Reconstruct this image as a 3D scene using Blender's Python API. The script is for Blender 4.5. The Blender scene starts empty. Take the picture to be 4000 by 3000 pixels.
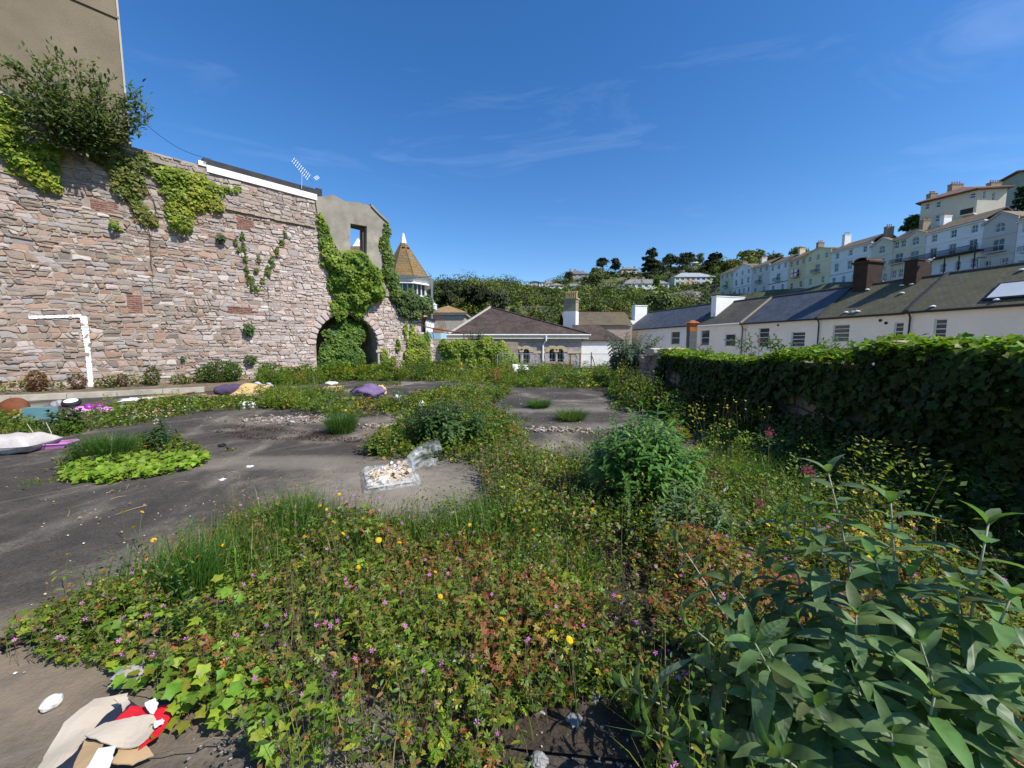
import bpy, bmesh, math, random
import numpy as np
from mathutils import Vector, Matrix
from mathutils.geometry import tessellate_polygon
R = random.Random(11)
rng = np.random.default_rng(11)
rad = math.radians
scene = bpy.context.scene
col = scene.collection
# ------------------------------------------------------------------ camera
EYE = 1.6
PITCH = rad(5.5)
FPX = 1500.0
cam_data = bpy.data.cameras.new('camera')
cam_data.sensor_width = 36.0
cam_data.lens = FPX / 4000.0 * 36.0
cam_data.clip_start = 0.05
cam_data.clip_end = 6000
cam = bpy.data.objects.new('camera', cam_data)
cam.location = (0, 0, EYE)
cam.rotation_euler = (rad(90) - PITCH, 0, 0)
col.objects.link(cam)
scene.camera = cam
# ------------------------------------------------------------------ sky and sun
SUN_EL = rad(47)
SUN_AZ = rad(121)            # clockwise from +Y: right of and a little behind the camera
sun_vec = Vector((math.sin(SUN_AZ) * math.cos(SUN_EL), math.cos(SUN_AZ) * math.cos(SUN_EL), math.sin(SUN_EL)))
world = bpy.data.worlds.new('World')
scene.world = world
world.use_nodes = True
wt = world.node_tree
for n in list(wt.nodes):
	wt.nodes.remove(n)
w_out = wt.nodes.new('ShaderNodeOutputWorld')
w_bg = wt.nodes.new('ShaderNodeBackground')
w_sky = wt.nodes.new('ShaderNodeTexSky')
w_sky.sky_type = 'NISHITA'
w_sky.sun_disc = False
w_sky.sun_elevation = SUN_EL
w_sky.sun_rotation = SUN_AZ
w_sky.altitude = 30
w_sky.air_density = 1.0
w_sky.dust_density = 0.2
w_sky.ozone_density = 3.0
w_bg.inputs['Strength'].default_value = 0.142
# thin cirrus, streaked by stretched noise over the whole dome
w_tc = wt.nodes.new('ShaderNodeTexCoord')
w_map = wt.nodes.new('ShaderNodeMapping')
w_map.inputs['Scale'].default_value = (1.5, 2.2, 7.0)
w_map.inputs['Rotation'].default_value = (0.0, rad(-10), 0.0)
w_map.inputs['Location'].default_value = (0.35, 0.2, 0.9)
w_n1 = wt.nodes.new('ShaderNodeTexNoise')
w_n1.inputs['Scale'].default_value = 1.5
w_n1.inputs['Detail'].default_value = 8
w_n1.inputs['Roughness'].default_value = 0.62
w_n1.inputs['Distortion'].default_value = 0.9
w_r1 = wt.nodes.new('ShaderNodeMapRange')
w_r1.inputs['From Min'].default_value = 0.56
w_r1.inputs['From Max'].default_value = 0.82
w_r1.inputs['To Max'].default_value = 0.10
w_mix = wt.nodes.new('ShaderNodeMix')
w_mix.data_type = 'RGBA'
w_mix.inputs['B'].default_value = (5.5, 6.6, 8.2, 1)
w_hs = wt.nodes.new('ShaderNodeHueSaturation')
w_hs.inputs['Saturation'].default_value = 1.30
w_hs.inputs['Hue'].default_value = 0.506
wt.links.new(w_tc.outputs['Generated'], w_map.inputs['Vector'])
wt.links.new(w_map.outputs['Vector'], w_n1.inputs['Vector'])
wt.links.new(w_n1.outputs['Fac'], w_r1.inputs['Value'])
wt.links.new(w_r1.outputs['Result'], w_mix.inputs['Factor'])
wt.links.new(w_sky.outputs['Color'], w_hs.inputs['Color'])
wt.links.new(w_hs.outputs['Color'], w_mix.inputs['A'])
wt.links.new(w_mix.outputs['Result'], w_bg.inputs['Color'])
wt.links.new(w_bg.outputs['Background'], w_out.inputs['Surface'])
sun_data = bpy.data.lights.new('sun', 'SUN')
sun_data.energy = 5.0
sun_data.angle = rad(0.53)
sun_data.color = (1.0, 0.955, 0.87)
sun = bpy.data.objects.new('sun', sun_data)
sun.rotation_euler = (-sun_vec).to_track_quat('-Z', 'Y').to_euler()
sun.location = (30, -20, 60)
col.objects.link(sun)
vs = scene.view_settings
vs.view_transform = 'Standard'
vs.look = 'None'
vs.exposure = 0.32
vs.gamma = 1.0
vs.use_curve_mapping = False
scene.cycles.use_denoising = True
scene.cycles.max_bounces = 6
scene.cycles.diffuse_bounces = 3
scene.cycles.glossy_bounces = 2
scene.cycles.transmission_bounces = 4
scene.cycles.transparent_max_bounces = 8
scene.cycles.caustics_reflective = False
scene.cycles.caustics_refractive = False
# ------------------------------------------------------------------ pixel helpers (photo is 4000 x 3000)
def ray(px, py):
	u = (px - 2000) / FPX
	v = (1500 - py) / FPX
	return Vector((u, math.cos(PITCH) + v * math.sin(PITCH), -math.sin(PITCH) + v * math.cos(PITCH)))
def at(px, py, Y):
	r = ray(px, py)
	k = Y / r.y
	return Vector((r.x * k, Y, EYE + r.z * k))
def gp(px, py, z=0.0):
	r = ray(px, py)
	k = (z - EYE) / r.z
	return Vector((r.x * k, r.y * k, z))
class Frame:
	"""a vertical facade: origin, unit run U, unit outward normal N"""
	def __init__(s, o, u, n=None):
		s.o = Vector(o); s.u = Vector((u[0], u[1], 0)).normalized()
		s.n = Vector(n).normalized() if n else Vector((s.u.y, -s.u.x, 0))
	def p(s, t, z, d=0.0):
		return s.o + s.u * t + Vector((0, 0, z)) + s.n * d
	def hit(s, px, py, d=0.0):
		r = ray(px, py)
		c = Vector((0, 0, EYE))
		o = s.o + s.n * d
		k = (o - c).dot(s.n) / r.dot(s.n)
		q = c + r * k - s.o
		return (q.dot(s.u), q.z)
# ------------------------------------------------------------------ value noise in numpy
_lat = rng.random((256, 256))
def vnoise(x, y):
	x = np.asarray(x, float); y = np.asarray(y, float)
	xi = np.floor(x).astype(int); yi = np.floor(y).astype(int)
	fx = x - xi; fy = y - yi
	fx = fx * fx * (3 - 2 * fx); fy = fy * fy * (3 - 2 * fy)
	a = _lat[xi % 256, yi % 256]; b = _lat[(xi + 1) % 256, yi % 256]
	c = _lat[xi % 256, (yi + 1) % 256]; d = _lat[(xi + 1) % 256, (yi + 1) % 256]
	return (a * (1 - fx) + b * fx) * (1 - fy) + (c * (1 - fx) + d * fx) * fy
def fbm(x, y, o=4):
	s = 0; a = .5; t = 0
	for i in range(o):
		s = s + a * vnoise(np.asarray(x) * 2 ** i + 17.3 * i, np.asarray(y) * 2 ** i + 5.1 * i); t += a; a *= .5
	return s / t
# ------------------------------------------------------------------ object helpers
def tag(o, label=None, cat=None, group=None, kind=None):
	if label: o['label'] = label
	if cat: o['category'] = cat
	if group: o['group'] = group
	if kind: o['kind'] = kind
	return o
def empty(name, loc, label=None, cat=None, group=None):
	o = bpy.data.objects.new(name, None)
	o.empty_display_size = 0.1
	o.location = loc
	col.objects.link(o)
	return tag(o, label, cat, group)
def put(o, parent=None):
	col.objects.link(o)
	if parent is not None:
		o.parent = parent
		q = parent
		off = Vector((0, 0, 0))
		while q is not None:
			off += q.location
			q = q.parent
		o.location = o.location - off       # parents are only translated
	return o
def tri_mesh(name, V, F, cols=None, smooth=False):
	"""fast mesh from numpy arrays; F is (m,3) or (m,4)"""
	V = np.ascontiguousarray(V, dtype=np.float32); F = np.ascontiguousarray(F, dtype=np.int32)
	me = bpy.data.meshes.new(name)
	m, k = F.shape
	me.vertices.add(len(V)); me.vertices.foreach_set('co', V.ravel())
	me.loops.add(m * k); me.loops.foreach_set('vertex_index', F.ravel())
	me.polygons.add(m)
	me.polygons.foreach_set('loop_start', np.arange(0, m * k, k, dtype=np.int32))
	me.polygons.foreach_set('loop_total', np.full(m, k, dtype=np.int32))
	if smooth: me.polygons.foreach_set('use_smooth', np.ones(m, dtype=bool))
	me.update(calc_edges=True)
	if cols is not None:
		a = me.attributes.new('col', 'FLOAT_COLOR', 'POINT')
		c4 = np.ones((len(V), 4), np.float32); c4[:, :3] = cols
		a.data.foreach_set('color', c4.ravel())
	return me
def mesh_obj(name, me, mat, parent=None, loc=None):
	o = bpy.data.objects.new(name, me)
	if mat is not None and not me.materials:
		for m in (mat if isinstance(mat, (list, tuple)) else [mat]): me.materials.append(m)
	if loc is not None: o.location = loc
	return put(o, parent)
class MB:
	"""collects polygons, builds ONE mesh object"""
	def __init__(s): s.v = []; s.f = []; s.c = []; s.mi = []; s.cur = 0; s.col = None
	def add(s, vs_, fs):
		b = len(s.v)
		s.v += [tuple(q) for q in vs_]
		if s.col is not None: s.c += [s.col] * len(vs_)
		for f in fs:
			s.f.append(tuple(b + i for i in f)); s.mi.append(s.cur)
		return s
	def hexa(s, p):            # 8 points: bottom 4 (ccw), top 4
		return s.add(p, [(3, 2, 1, 0), (4, 5, 6, 7), (0, 1, 5, 4), (1, 2, 6, 5), (2, 3, 7, 6), (3, 0, 4, 7)])
	def box(s, x0, x1, y0, y1, z0, z1):
		return s.hexa([(x0, y0, z0), (x1, y0, z0), (x1, y1, z0), (x0, y1, z0), (x0, y0, z1), (x1, y0, z1), (x1, y1, z1), (x0, y1, z1)])
	def obox(s, c, M, hx, hy, hz):   # oriented box: centre, 3x3 or axes
		X, Y, Z = [Vector(a) for a in M]; c = Vector(c)
		q = []
		for sz in (-1, 1):
			for sx, sy in ((-1, -1), (1, -1), (1, 1), (-1, 1)):
				q.append(c + X * hx * sx + Y * hy * sy + Z * hz * sz)
		return s.hexa(q)
	def fbox(s, fr, t0, t1, z0, z1, d0, d1):   # box in a facade frame (d0 < d1, d outward)
		return s.hexa([fr.p(t0, z0, d1), fr.p(t1, z0, d1), fr.p(t1, z0, d0), fr.p(t0, z0, d0),
                       fr.p(t0, z1, d1), fr.p(t1, z1, d1), fr.p(t1, z1, d0), fr.p(t0, z1, d0)])
	def tube(s, pts, r0, r1=None, n=6, cap=True):
		pts = [Vector(p) for p in pts]; r1 = r0 if r1 is None else r1
		vs_ = []; fs = []
		for i, p in enumerate(pts):
			d = (pts[min(i + 1, len(pts) - 1)] - pts[max(i - 1, 0)])
			d = d.normalized() if d.length > 1e-9 else Vector((0, 0, 1))
			a = d.cross(Vector((0.31, 0.17, 0.93)))
			if a.length < 1e-3: a = d.cross(Vector((1, 0, 0)))
			a.normalize(); b = d.cross(a)
			r = r0 + (r1 - r0) * i / max(1, len(pts) - 1)
			for k in range(n):
				t = 2 * math.pi * k / n
				vs_.append(p + (a * math.cos(t) + b * math.sin(t)) * r)
		for i in range(len(pts) - 1):
			for k in range(n):
				fs.append((i * n + k, i * n + (k + 1) % n, (i + 1) * n + (k + 1) % n, (i + 1) * n + k))
		if cap:
			fs.append(tuple(range(n - 1, -1, -1))); fs.append(tuple(range((len(pts) - 1) * n, len(pts) * n)))
		return s.add(vs_, fs)
	def lathe(s, prof, c, n=16, axis=None):   # prof [(r,h)], about axis through c
		Z = Vector(axis or (0, 0, 1)).normalized(); X = Z.orthogonal().normalized(); Y = Z.cross(X); c = Vector(c)
		vs_ = []; fs = []
		for r, h in prof:
			for k in range(n):
				t = 2 * math.pi * k / n
				vs_.append(c + Z * h + (X * math.cos(t) + Y * math.sin(t)) * max(r, 1e-4))
		for i in range(len(prof) - 1):
			for k in range(n):
				fs.append((i * n + k, i * n + (k + 1) % n, (i + 1) * n + (k + 1) % n, (i + 1) * n + k))
		fs.append(tuple(range(n - 1, -1, -1))); fs.append(tuple(range((len(prof) - 1) * n, len(prof) * n)))
		return s.add(vs_, fs)
	def slab(s, fr, outer, holes, d0, d1):
		"""polygon with holes in a facade frame, extruded from d0 (back) to d1 (front)"""
		polys = [outer] + list(holes)
		tris = tessellate_polygon([[Vector((a, b, 0)) for a, b in p] for p in polys])
		flat = [q for p in polys for q in p]; n = len(flat)
		vs_ = [fr.p(a, b, d1) for a, b in flat] + [fr.p(a, b, d0) for a, b in flat]
		fs = []
		for t in tris:
			(ax, ay), (bx, by), (cx, cy) = [flat[i] for i in t]
			ccw = (bx - ax) * (cy - ay) - (by - ay) * (cx - ax) > 0
			t = tuple(t) if ccw else tuple(reversed(t))
			fs.append(t); fs.append(tuple(n + i for i in reversed(t)))
		b = 0
		for p in polys:
			m = len(p)
			for i in range(m):
				j = (i + 1) % m
				fs.append((b + i, b + j, n + b + j, n + b + i))
			b += m
		return s.add(vs_, fs)
	def build(s, name, mat, parent=None, smooth=False, loc=None):
		me = bpy.data.meshes.new(name)
		V = [Vector(q) for q in s.v]
		if loc is not None:
			L = Vector(loc); V = [q - L for q in V]
		me.from_pydata([tuple(q) for q in V], [], s.f)
		if smooth: me.polygons.foreach_set('use_smooth', [True] * len(s.f))
		if s.c and len(s.c) == len(s.v):
			a = me.attributes.new('col', 'FLOAT_COLOR', 'POINT')
			a.data.foreach_set('color', [x for q in s.c for x in (*q[:3], 1.0)])
		if isinstance(mat, (list, tuple)):
			for m in mat: me.materials.append(m)
			me.polygons.foreach_set('material_index', s.mi)
		else:
			me.materials.append(mat)
		me.update()
		bm = bmesh.new(); bm.from_mesh(me)
		bmesh.ops.recalc_face_normals(bm, faces=bm.faces)
		bm.to_mesh(me); bm.free()
		o = bpy.data.objects.new(name, me)
		if loc is not None: o.location = loc
		return put(o, parent)
# ------------------------------------------------------------------ materials
def new_mat(name):
	m = bpy.data.materials.new(name); m.use_nodes = True
	nt = m.node_tree
	b = nt.nodes['Principled BSDF']
	return m, nt, b, nt.nodes['Material Output']
def N(nt, kind, **kw):
	n = nt.nodes.new(kind)
	for k, v in kw.items():
		if k in n.inputs: n.inputs[k].default_value = v
		else: setattr(n, k, v)
	return n
def ramp(nt, src, stops):
	r = nt.nodes.new('ShaderNodeValToRGB')
	el = r.color_ramp.elements
	while len(el) < len(stops): el.new(0.5)
	for e, (p, c) in zip(el, stops):
		e.position = p; e.color = (*c, 1) if len(c) == 3 else c
	nt.links.new(src, r.inputs['Fac'])
	return r
def mixc(nt, fac, a, b, mode='MIX'):
	m = nt.nodes.new('ShaderNodeMix'); m.data_type = 'RGBA'; m.blend_type = mode
	for sock, v in (('Factor', fac), ('A', a), ('B', b)):
		if isinstance(v, bpy.types.NodeSocket): nt.links.new(v, m.inputs[sock])
		elif sock == 'Factor': m.inputs[sock].default_value = v
		else: m.inputs[sock].default_value = (*v, 1)
	return m.outputs['Result']
def pos(nt):
	return nt.nodes.new('ShaderNodeNewGeometry').outputs['Position']
def noise(nt, vec, scale, detail=5, rough=.6, dist=0.0):
	n = N(nt, 'ShaderNodeTexNoise', Scale=scale, Detail=detail, Roughness=rough, Distortion=dist)
	nt.links.new(vec, n.inputs['Vector'])
	return n.outputs['Fac']
def bump(nt, b, h, strength=.4, dist=.02):
	bp = N(nt, 'ShaderNodeBump', Strength=strength, Distance=dist)
	nt.links.new(h, bp.inputs['Height'])
	nt.links.new(bp.outputs['Normal'], b.inputs['Normal'])
def plain(name, base, var=.25, scale=2.0, rough=.8, bstr=.3, bscale=40, bdist=.01, metal=0.0, attr=False, spec=.3, stain=None, stain_amt=.5):
	"""weathered matte surface: two-scale noise on the base colour, optional stain colour, fine bump"""
	m, nt, b, out = new_mat(name)
	p = pos(nt)
	n1 = noise(nt, p, scale, 6, .65)
	dark = tuple(c * (1 - var) for c in base); lite = tuple(min(1, c * (1 + var)) for c in base)
	c = ramp(nt, n1, [(.3, dark), (.7, lite)]).outputs['Color']
	if attr:
		at_ = N(nt, 'ShaderNodeAttribute', attribute_name='col')
		c = mixc(nt, 1.0, at_.outputs['Color'], c, 'MULTIPLY')
	if stain:
		n2 = noise(nt, p, scale * .35, 7, .7, .6)
		r = N(nt, 'ShaderNodeMapRange', **{'From Min': .5, 'From Max': .68, 'To Max': stain_amt}); nt.links.new(n2, r.inputs['Value'])
		c = mixc(nt, r.outputs['Result'], c, stain)
	nt.links.new(c, b.inputs['Base Color'])
	b.inputs['Roughness'].default_value = rough
	b.inputs['Metallic'].default_value = metal
	b.inputs['Specular IOR Level'].default_value = spec
	if bstr: bump(nt, b, noise(nt, p, bscale, 4, .6), bstr, bdist)
	return m
def leaf_mat(name, trans=.35, rough=.45, spec=.35, veins=False, tint=(1, 1, 1)):
	m, nt, b, out = new_mat(name)
	at_ = N(nt, 'ShaderNodeAttribute', attribute_name='col')
	p = pos(nt)
	n1 = noise(nt, p, 25, 3, .6)
	c = mixc(nt, 1.0, at_.outputs['Color'], ramp(nt, n1, [(.3, (.78, .78, .74)), (.7, (1.2, 1.2, 1.12))]).outputs['Color'], 'MULTIPLY')
	nt.links.new(c, b.inputs['Base Color'])
	b.inputs['Roughness'].default_value = rough
	b.inputs['Specular IOR Level'].default_value = spec
	tr = nt.nodes.new('ShaderNodeBsdfTranslucent')
	tc = mixc(nt, 1.0, c, (1.7, 1.9, .7), 'MULTIPLY')
	nt.links.new(tc, tr.inputs['Color'])
	mx = nt.nodes.new('ShaderNodeMixShader'); mx.inputs['Fac'].default_value = trans
	nt.links.new(b.outputs['BSDF'], mx.inputs[1]); nt.links.new(tr.outputs['BSDF'], mx.inputs[2])
	nt.links.new(mx.outputs['Shader'], out.inputs['Surface'])
	return m
def glass_mat(name, base=(.02, .025, .03), rough=.08):
	m, nt, b, out = new_mat(name)
	b.inputs['Base Color'].default_value = (*base, 1)
	b.inputs['Roughness'].default_value = rough
	b.inputs['Specular IOR Level'].default_value = .6
	p = pos(nt); bump(nt, b, noise(nt, p, 1.3, 2), .05, .05)
	return m
M = {}
M['white'] = plain('white_paint', (.78, .77, .74), .06, 1.5, .6, .08, stain=(.45, .43, .38), stain_amt=.25)
M['white_trim'] = plain('white_trim', (.8, .8, .78), .05, 3, .45, .03)
M['black_pipe'] = plain('black_pipe', (.015, .015, .016), .2, 3, .4, .05)
M['glass'] = glass_mat('window_glass')
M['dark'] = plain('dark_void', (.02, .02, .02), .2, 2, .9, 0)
M['leaf'] = leaf_mat('leaf')
M['leaf_gloss'] = leaf_mat('leaf_gloss', .3, .32, .5)
M['leaf_far'] = leaf_mat('leaf_far', .15, .7, .1)
M['stem'] = plain('stem', (.16, .12, .08), .3, 20, .8, .2, attr=False)
M['stemcol'] = plain('stem_coloured', (1, 1, 1), .2, 20, .8, .0, attr=True)
M['bark'] = plain('bark', (.09, .07, .05), .4, 6, .9, .5, 25, .02)
M['stone'] = plain('rubble_stone', (1, 1, 1), .2, 7.0, .9, .7, 28, .02, attr=True, stain=(.42, .36, .29), stain_amt=.35)
M['mortar'] = plain('lime_mortar', (.36, .285, .22), .22, 3.0, .95, .6, 30, .02, stain=(.22, .18, .15), stain_amt=.6)
M['render'] = plain('cement_render', (.25, .225, .185), .25, 1.4, .95, .5, 60, .01, stain=(.42, .38, .30), stain_amt=.65)
M['wood'] = plain('weathered_wood', (.42, .31, .19), .3, 12, .8, .3)
M['metal'] = plain('galvanised_steel', (.45, .46, .46), .15, 8, .45, .1, metal=.7)
M['rust'] = plain('rust', (.17, .055, .022), .4, 9, .85, .4, stain=(.07, .03, .02))
# ================================================================== GROUND
YARD_Z = 0.0
def concrete_mat():
	m, nt, b, out = new_mat('old_concrete')
	p = pos(nt)
	mp = N(nt, 'ShaderNodeMapping'); mp.inputs['Scale'].default_value = (1, .8, 1); mp.inputs['Rotation'].default_value = (0, 0, rad(35))
	nt.links.new(p, mp.inputs['Vector'])
	big = noise(nt, mp.outputs['Vector'], .75, 8, .62, .5)
	fine = noise(nt, p, 55, 3, .7)
	mid = noise(nt, p, 6, 6, .7)
	c = ramp(nt, big, [(.34, (.042, .038, .035)), (.50, (.066, .059, .053)), (.585, (.13, .115, .097)), (.70, (.27, .24, .2))]).outputs['Color']
	c = mixc(nt, 1.0, c, ramp(nt, mid, [(.3, (.72, .72, .72)), (.7, (1.25, 1.25, 1.25))]).outputs['Color'], 'MULTIPLY')
	c = mixc(nt, 1.0, c, ramp(nt, fine, [(.3, (.6, .6, .6)), (.72, (1.55, 1.5, 1.42))]).outputs['Color'], 'MULTIPLY')
	# sandy dirt washed over the corner by the cardboard and round the rubble sack
	sx = nt.nodes.new('ShaderNodeSeparateXYZ'); nt.links.new(p, sx.inputs['Vector'])
	def blob(cx, cy, rx, ry):
		def ax(o, c_, r_):
			a = N(nt, 'ShaderNodeMath', operation='SUBTRACT'); nt.links.new(o, a.inputs[0]); a.inputs[1].default_value = c_
			d = N(nt, 'ShaderNodeMath', operation='DIVIDE'); nt.links.new(a.outputs[0], d.inputs[0]); d.inputs[1].default_value = r_
			e = N(nt, 'ShaderNodeMath', operation='POWER'); nt.links.new(d.outputs[0], e.inputs[0]); e.inputs[1].default_value = 2
			return e.outputs[0]
		s = N(nt, 'ShaderNodeMath', operation='ADD'); nt.links.new(ax(sx.outputs['X'], cx, rx), s.inputs[0]); nt.links.new(ax(sx.outputs['Y'], cy, ry), s.inputs[1])
		n_ = N(nt, 'ShaderNodeMath', operation='MULTIPLY_ADD'); nt.links.new(mid, n_.inputs[0]); n_.inputs[1].default_value = 2.2; nt.links.new(s.outputs[0], n_.inputs[2])
		mr = N(nt, 'ShaderNodeMapRange', **{'From Min': 1.0, 'From Max': 2.3, 'To Min': .85, 'To Max': 0.0}); nt.links.new(n_.outputs[0], mr.inputs['Value'])
		return mr.outputs['Result']
	for (cx, cy, rx, ry, cc) in ((-2.6, 1.55, 1.5, .75, (.24, .19, .135)), (-1.3, 4.3, 1.5, 1.0, (.27, .235, .185)), (-3.3, 5.2, 2.2, .35, (.2, .175, .14)),
                                 (2.4, 7.6, 1.5, .5, (.2, .18, .15)), (-4.5, 8.3, 2.2, .5, (.23, .19, .15)), (1.6, 9.8, 2.0, .5, (.22, .2, .17)), (1.2, 1.2, 1.3, .8, (.07, .06, .05))):
		c = mixc(nt, blob(cx, cy, rx, ry), c, cc)
	# cracks
	vd = N(nt, 'ShaderNodeTexVoronoi', feature='DISTANCE_TO_EDGE', Scale=.3)
	wv = mixc(nt, .3, p, N(nt, 'ShaderNodeTexNoise', Scale=3.0).outputs['Color'])
	nt.links.new(wv, vd.inputs['Vector'])
	cr = N(nt, 'ShaderNodeMapRange', **{'From Min': .0012, 'From Max': .005, 'To Min': .4, 'To Max': 0}); nt.links.new(vd.outputs['Distance'], cr.inputs['Value'])
	c = mixc(nt, cr.outputs['Result'], c, (.19, .17, .14))
	nt.links.new(c, b.inputs['Base Color'])
	b.inputs['Roughness'].default_value = .92
	b.inputs['Specular IOR Level'].default_value = .25
	h = N(nt, 'ShaderNodeMath', operation='ADD'); nt.links.new(fine, h.inputs[0]); nt.links.new(mid, h.inputs[1])
	bump(nt, b, h.outputs[0], .6, .012)
	return m
M['concrete'] = concrete_mat()
M['pale_concrete'] = plain('pale_concrete', (.40, .36, .29), .2, 3, .9, .5, 40, .01, stain=(.2, .18, .15), stain_amt=.7)
def ctrl_terrain():
	P = np.array([(0, 70, -4), (-40, 70, -4), (20, 78, -4), (0, 0, -4), (-60, 0, -4), (60, 0, -4), (40, 40, -4), (30, 60, -4), (38, 80, -3.5), (-25, 90, -3), (25, 100, 0), (55, 70, -1), (58, 40, -2),
                  (0, 120, 3), (-30, 150, 12), (-60, 150, 14), (-50, 230, 35), (-100, 240, 34), (0, 240, 36), (30, 190, 24), (40, 230, 42), (75, 235, 52), (50, 150, 13), (60, 120, 9), (65, 95, 7), (66, 75, 6),
                  (89, 72, 15.5), (85, 100, 18), (83, 125, 19.5), (82, 155, 20.5), (92, 45, 12), (96, 20, 9), (110, 80, 28), (112, 110, 31), (105, 150, 29), (110, 190, 38), (115, 50, 26),
                  (150, 90, 40), (150, 150, 36), (140, 220, 46), (100, 260, 52), (200, 100, 50), (-300, 300, 30), (300, 300, 40), (0, 400, 38), (200, 400, 45), (-300, 0, -4), (0, -200, -4), (200, -100, -4)], float)
	P = [tuple(q) for q in P if not (tuple(q[:2]) in {(75, 235), (40, 230), (30, 190), (50, 150), (110, 190), (100, 260)})]
	for (px, py, Y) in ((2660, 1117, 205), (2718, 1117, 205), (2790, 1117, 205), (2460, 1130, 200), (2590, 1130, 200), (2395, 1132, 205), (2245, 1131, 205), (2118, 1121, 215), (2145, 1121, 218), (2175, 1127, 208), (2256, 1085, 236), (2300, 1085, 236), (2458, 1063, 246), (2720, 1038, 272), (2620, 1045, 245), (2542, 1072, 240), (2380, 1072, 240), (2790, 1060, 235), (2850, 1080, 190), (2926, 1055, 190), (3030, 1035, 170), (3120, 1010, 160), (2000, 1115, 225), (1850, 1120, 225), (1700, 1120, 225), (2670, 1190, 148), (2560, 1170, 165), (2350, 1215, 122), (2200, 1190, 140), (2000, 1190, 140), (1800, 1200, 130), (2400, 1160, 170), (2250, 1160, 165), (2050, 1150, 175)):
		q = at(px, py, Y); P.append((q.x, q.y, q.z - .8))
		if py < 1140 and Y > 199: P.append((q.x * .94, q.y * .94, q.z - 4.5))
	return np.array(P, float)
_TP = ctrl_terrain()
def terrain_z(X, Y):
	X = np.asarray(X, float); Y = np.asarray(Y, float)
	num = 0; den = 0
	for x, y, z in _TP:
		w = 1 / ((X - x) ** 2 + (Y - y) ** 2 + 14.0) ** 2
		num = num + w * z; den = den + w
	return num / den
def build_terrain():
	xs = np.concatenate([np.linspace(-3000, -220, 12), np.linspace(-200, 260, 116), np.linspace(290, 3000, 12)])
	ys = np.concatenate([np.linspace(-3000, -120, 10), np.linspace(-100, 440, 136), np.linspace(480, 3500, 12)])
	gx, gy = np.meshgrid(xs, ys)
	z = terrain_z(gx, gy)
	far = np.clip((np.hypot(gx, gy - 100) - 330) / 600, 0, 1)
	z = z * (1 - far) + (-4) * far
	z = z + (fbm(gx / 18, gy / 18, 4) - .5) * 2.5 * np.clip((z + 3.5) / 6, 0, 1)
	z = np.where((np.abs(gx + 2) < 34) & (gy < 66) & (gy > -12), -4.0, z)
	V = np.stack([gx, gy, z], -1).reshape(-1, 3)
	ny, nx = gx.shape
	i = np.arange(ny - 1)[:, None] * nx + np.arange(nx - 1)[None]
	F = np.stack([i, i + 1, i + nx + 1, i + nx], -1).reshape(-1, 4)
	mt = plain('hillside_soil', (.075, .085, .035), .5, .25, .95, .6, 1.2, .3, stain=(.16, .145, .12), stain_amt=.8)
	tag(mesh_obj('terrain', tri_mesh('terrain', V, F, smooth=True), mt), kind='structure')
build_terrain()
# ================================================================== LEFT STONE WALL
LW = Frame((-16.4, 12.3, 0), (.69, .724))        # t runs to the right in the picture, N faces the yard
def lw(px, py): return LW.hit(px, py)
WTOP = 8.92
def yard():
	e = LW.p(-14, 0, -.3); e2 = LW.p(18.2, 0, -.3)
	m = MB()
	pts = [(e.x, e.y), (e2.x, e2.y), (-3.6, 25.6), (10.5, 25.6), (10.5, -7), (e.x, -7)]
	# a finely divided top so that it can be slightly uneven
	nx, ny = 100, 110
	xs = np.linspace(-30, 10.5, nx); ys = np.linspace(-7, 25.6, ny)
	gx, gy = np.meshgrid(xs, ys)
	# keep inside: right of the wall line
	dist = (gx - LW.o.x) * LW.n.x + (gy - LW.o.y) * LW.n.y
	shift = np.where(dist < -.3, (-.3 - dist), 0)
	gx2 = gx + shift * LW.n.x; gy2 = np.clip(gy + shift * LW.n.y, -7.5, 25.6)
	z = (fbm(gx2 * .35, gy2 * .35, 3) - .5) * .05
	z = np.minimum(z, 0.018)
	V = np.stack([gx2, gy2, z], -1).reshape(-1, 3)
	i = np.arange(ny - 1)[:, None] * nx + np.arange(nx - 1)[None]
	F = np.stack([i, i + 1, i + nx + 1, i + nx], -1).reshape(-1, 4)
	o = mesh_obj('yard', tri_mesh('yard', V, F, smooth=True), M['concrete'])
	tag(o, kind='structure')
	m = MB()   # retaining face of the raised yard
	m.add([(-30, -7, -4.4), (10.5, -7, -4.4), (10.5, 25.6, -4.4), (-6, 25.6, -4.4), (-30, -7, -.05), (10.5, -7, -.05), (10.5, 25.6, -.05), (-6, 25.6, -.05)],
          [(0, 1, 5, 4), (1, 2, 6, 5), (2, 3, 7, 6)])
	tag(m.build('retaining_wall', M['mortar']), kind='structure')
yard()
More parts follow.
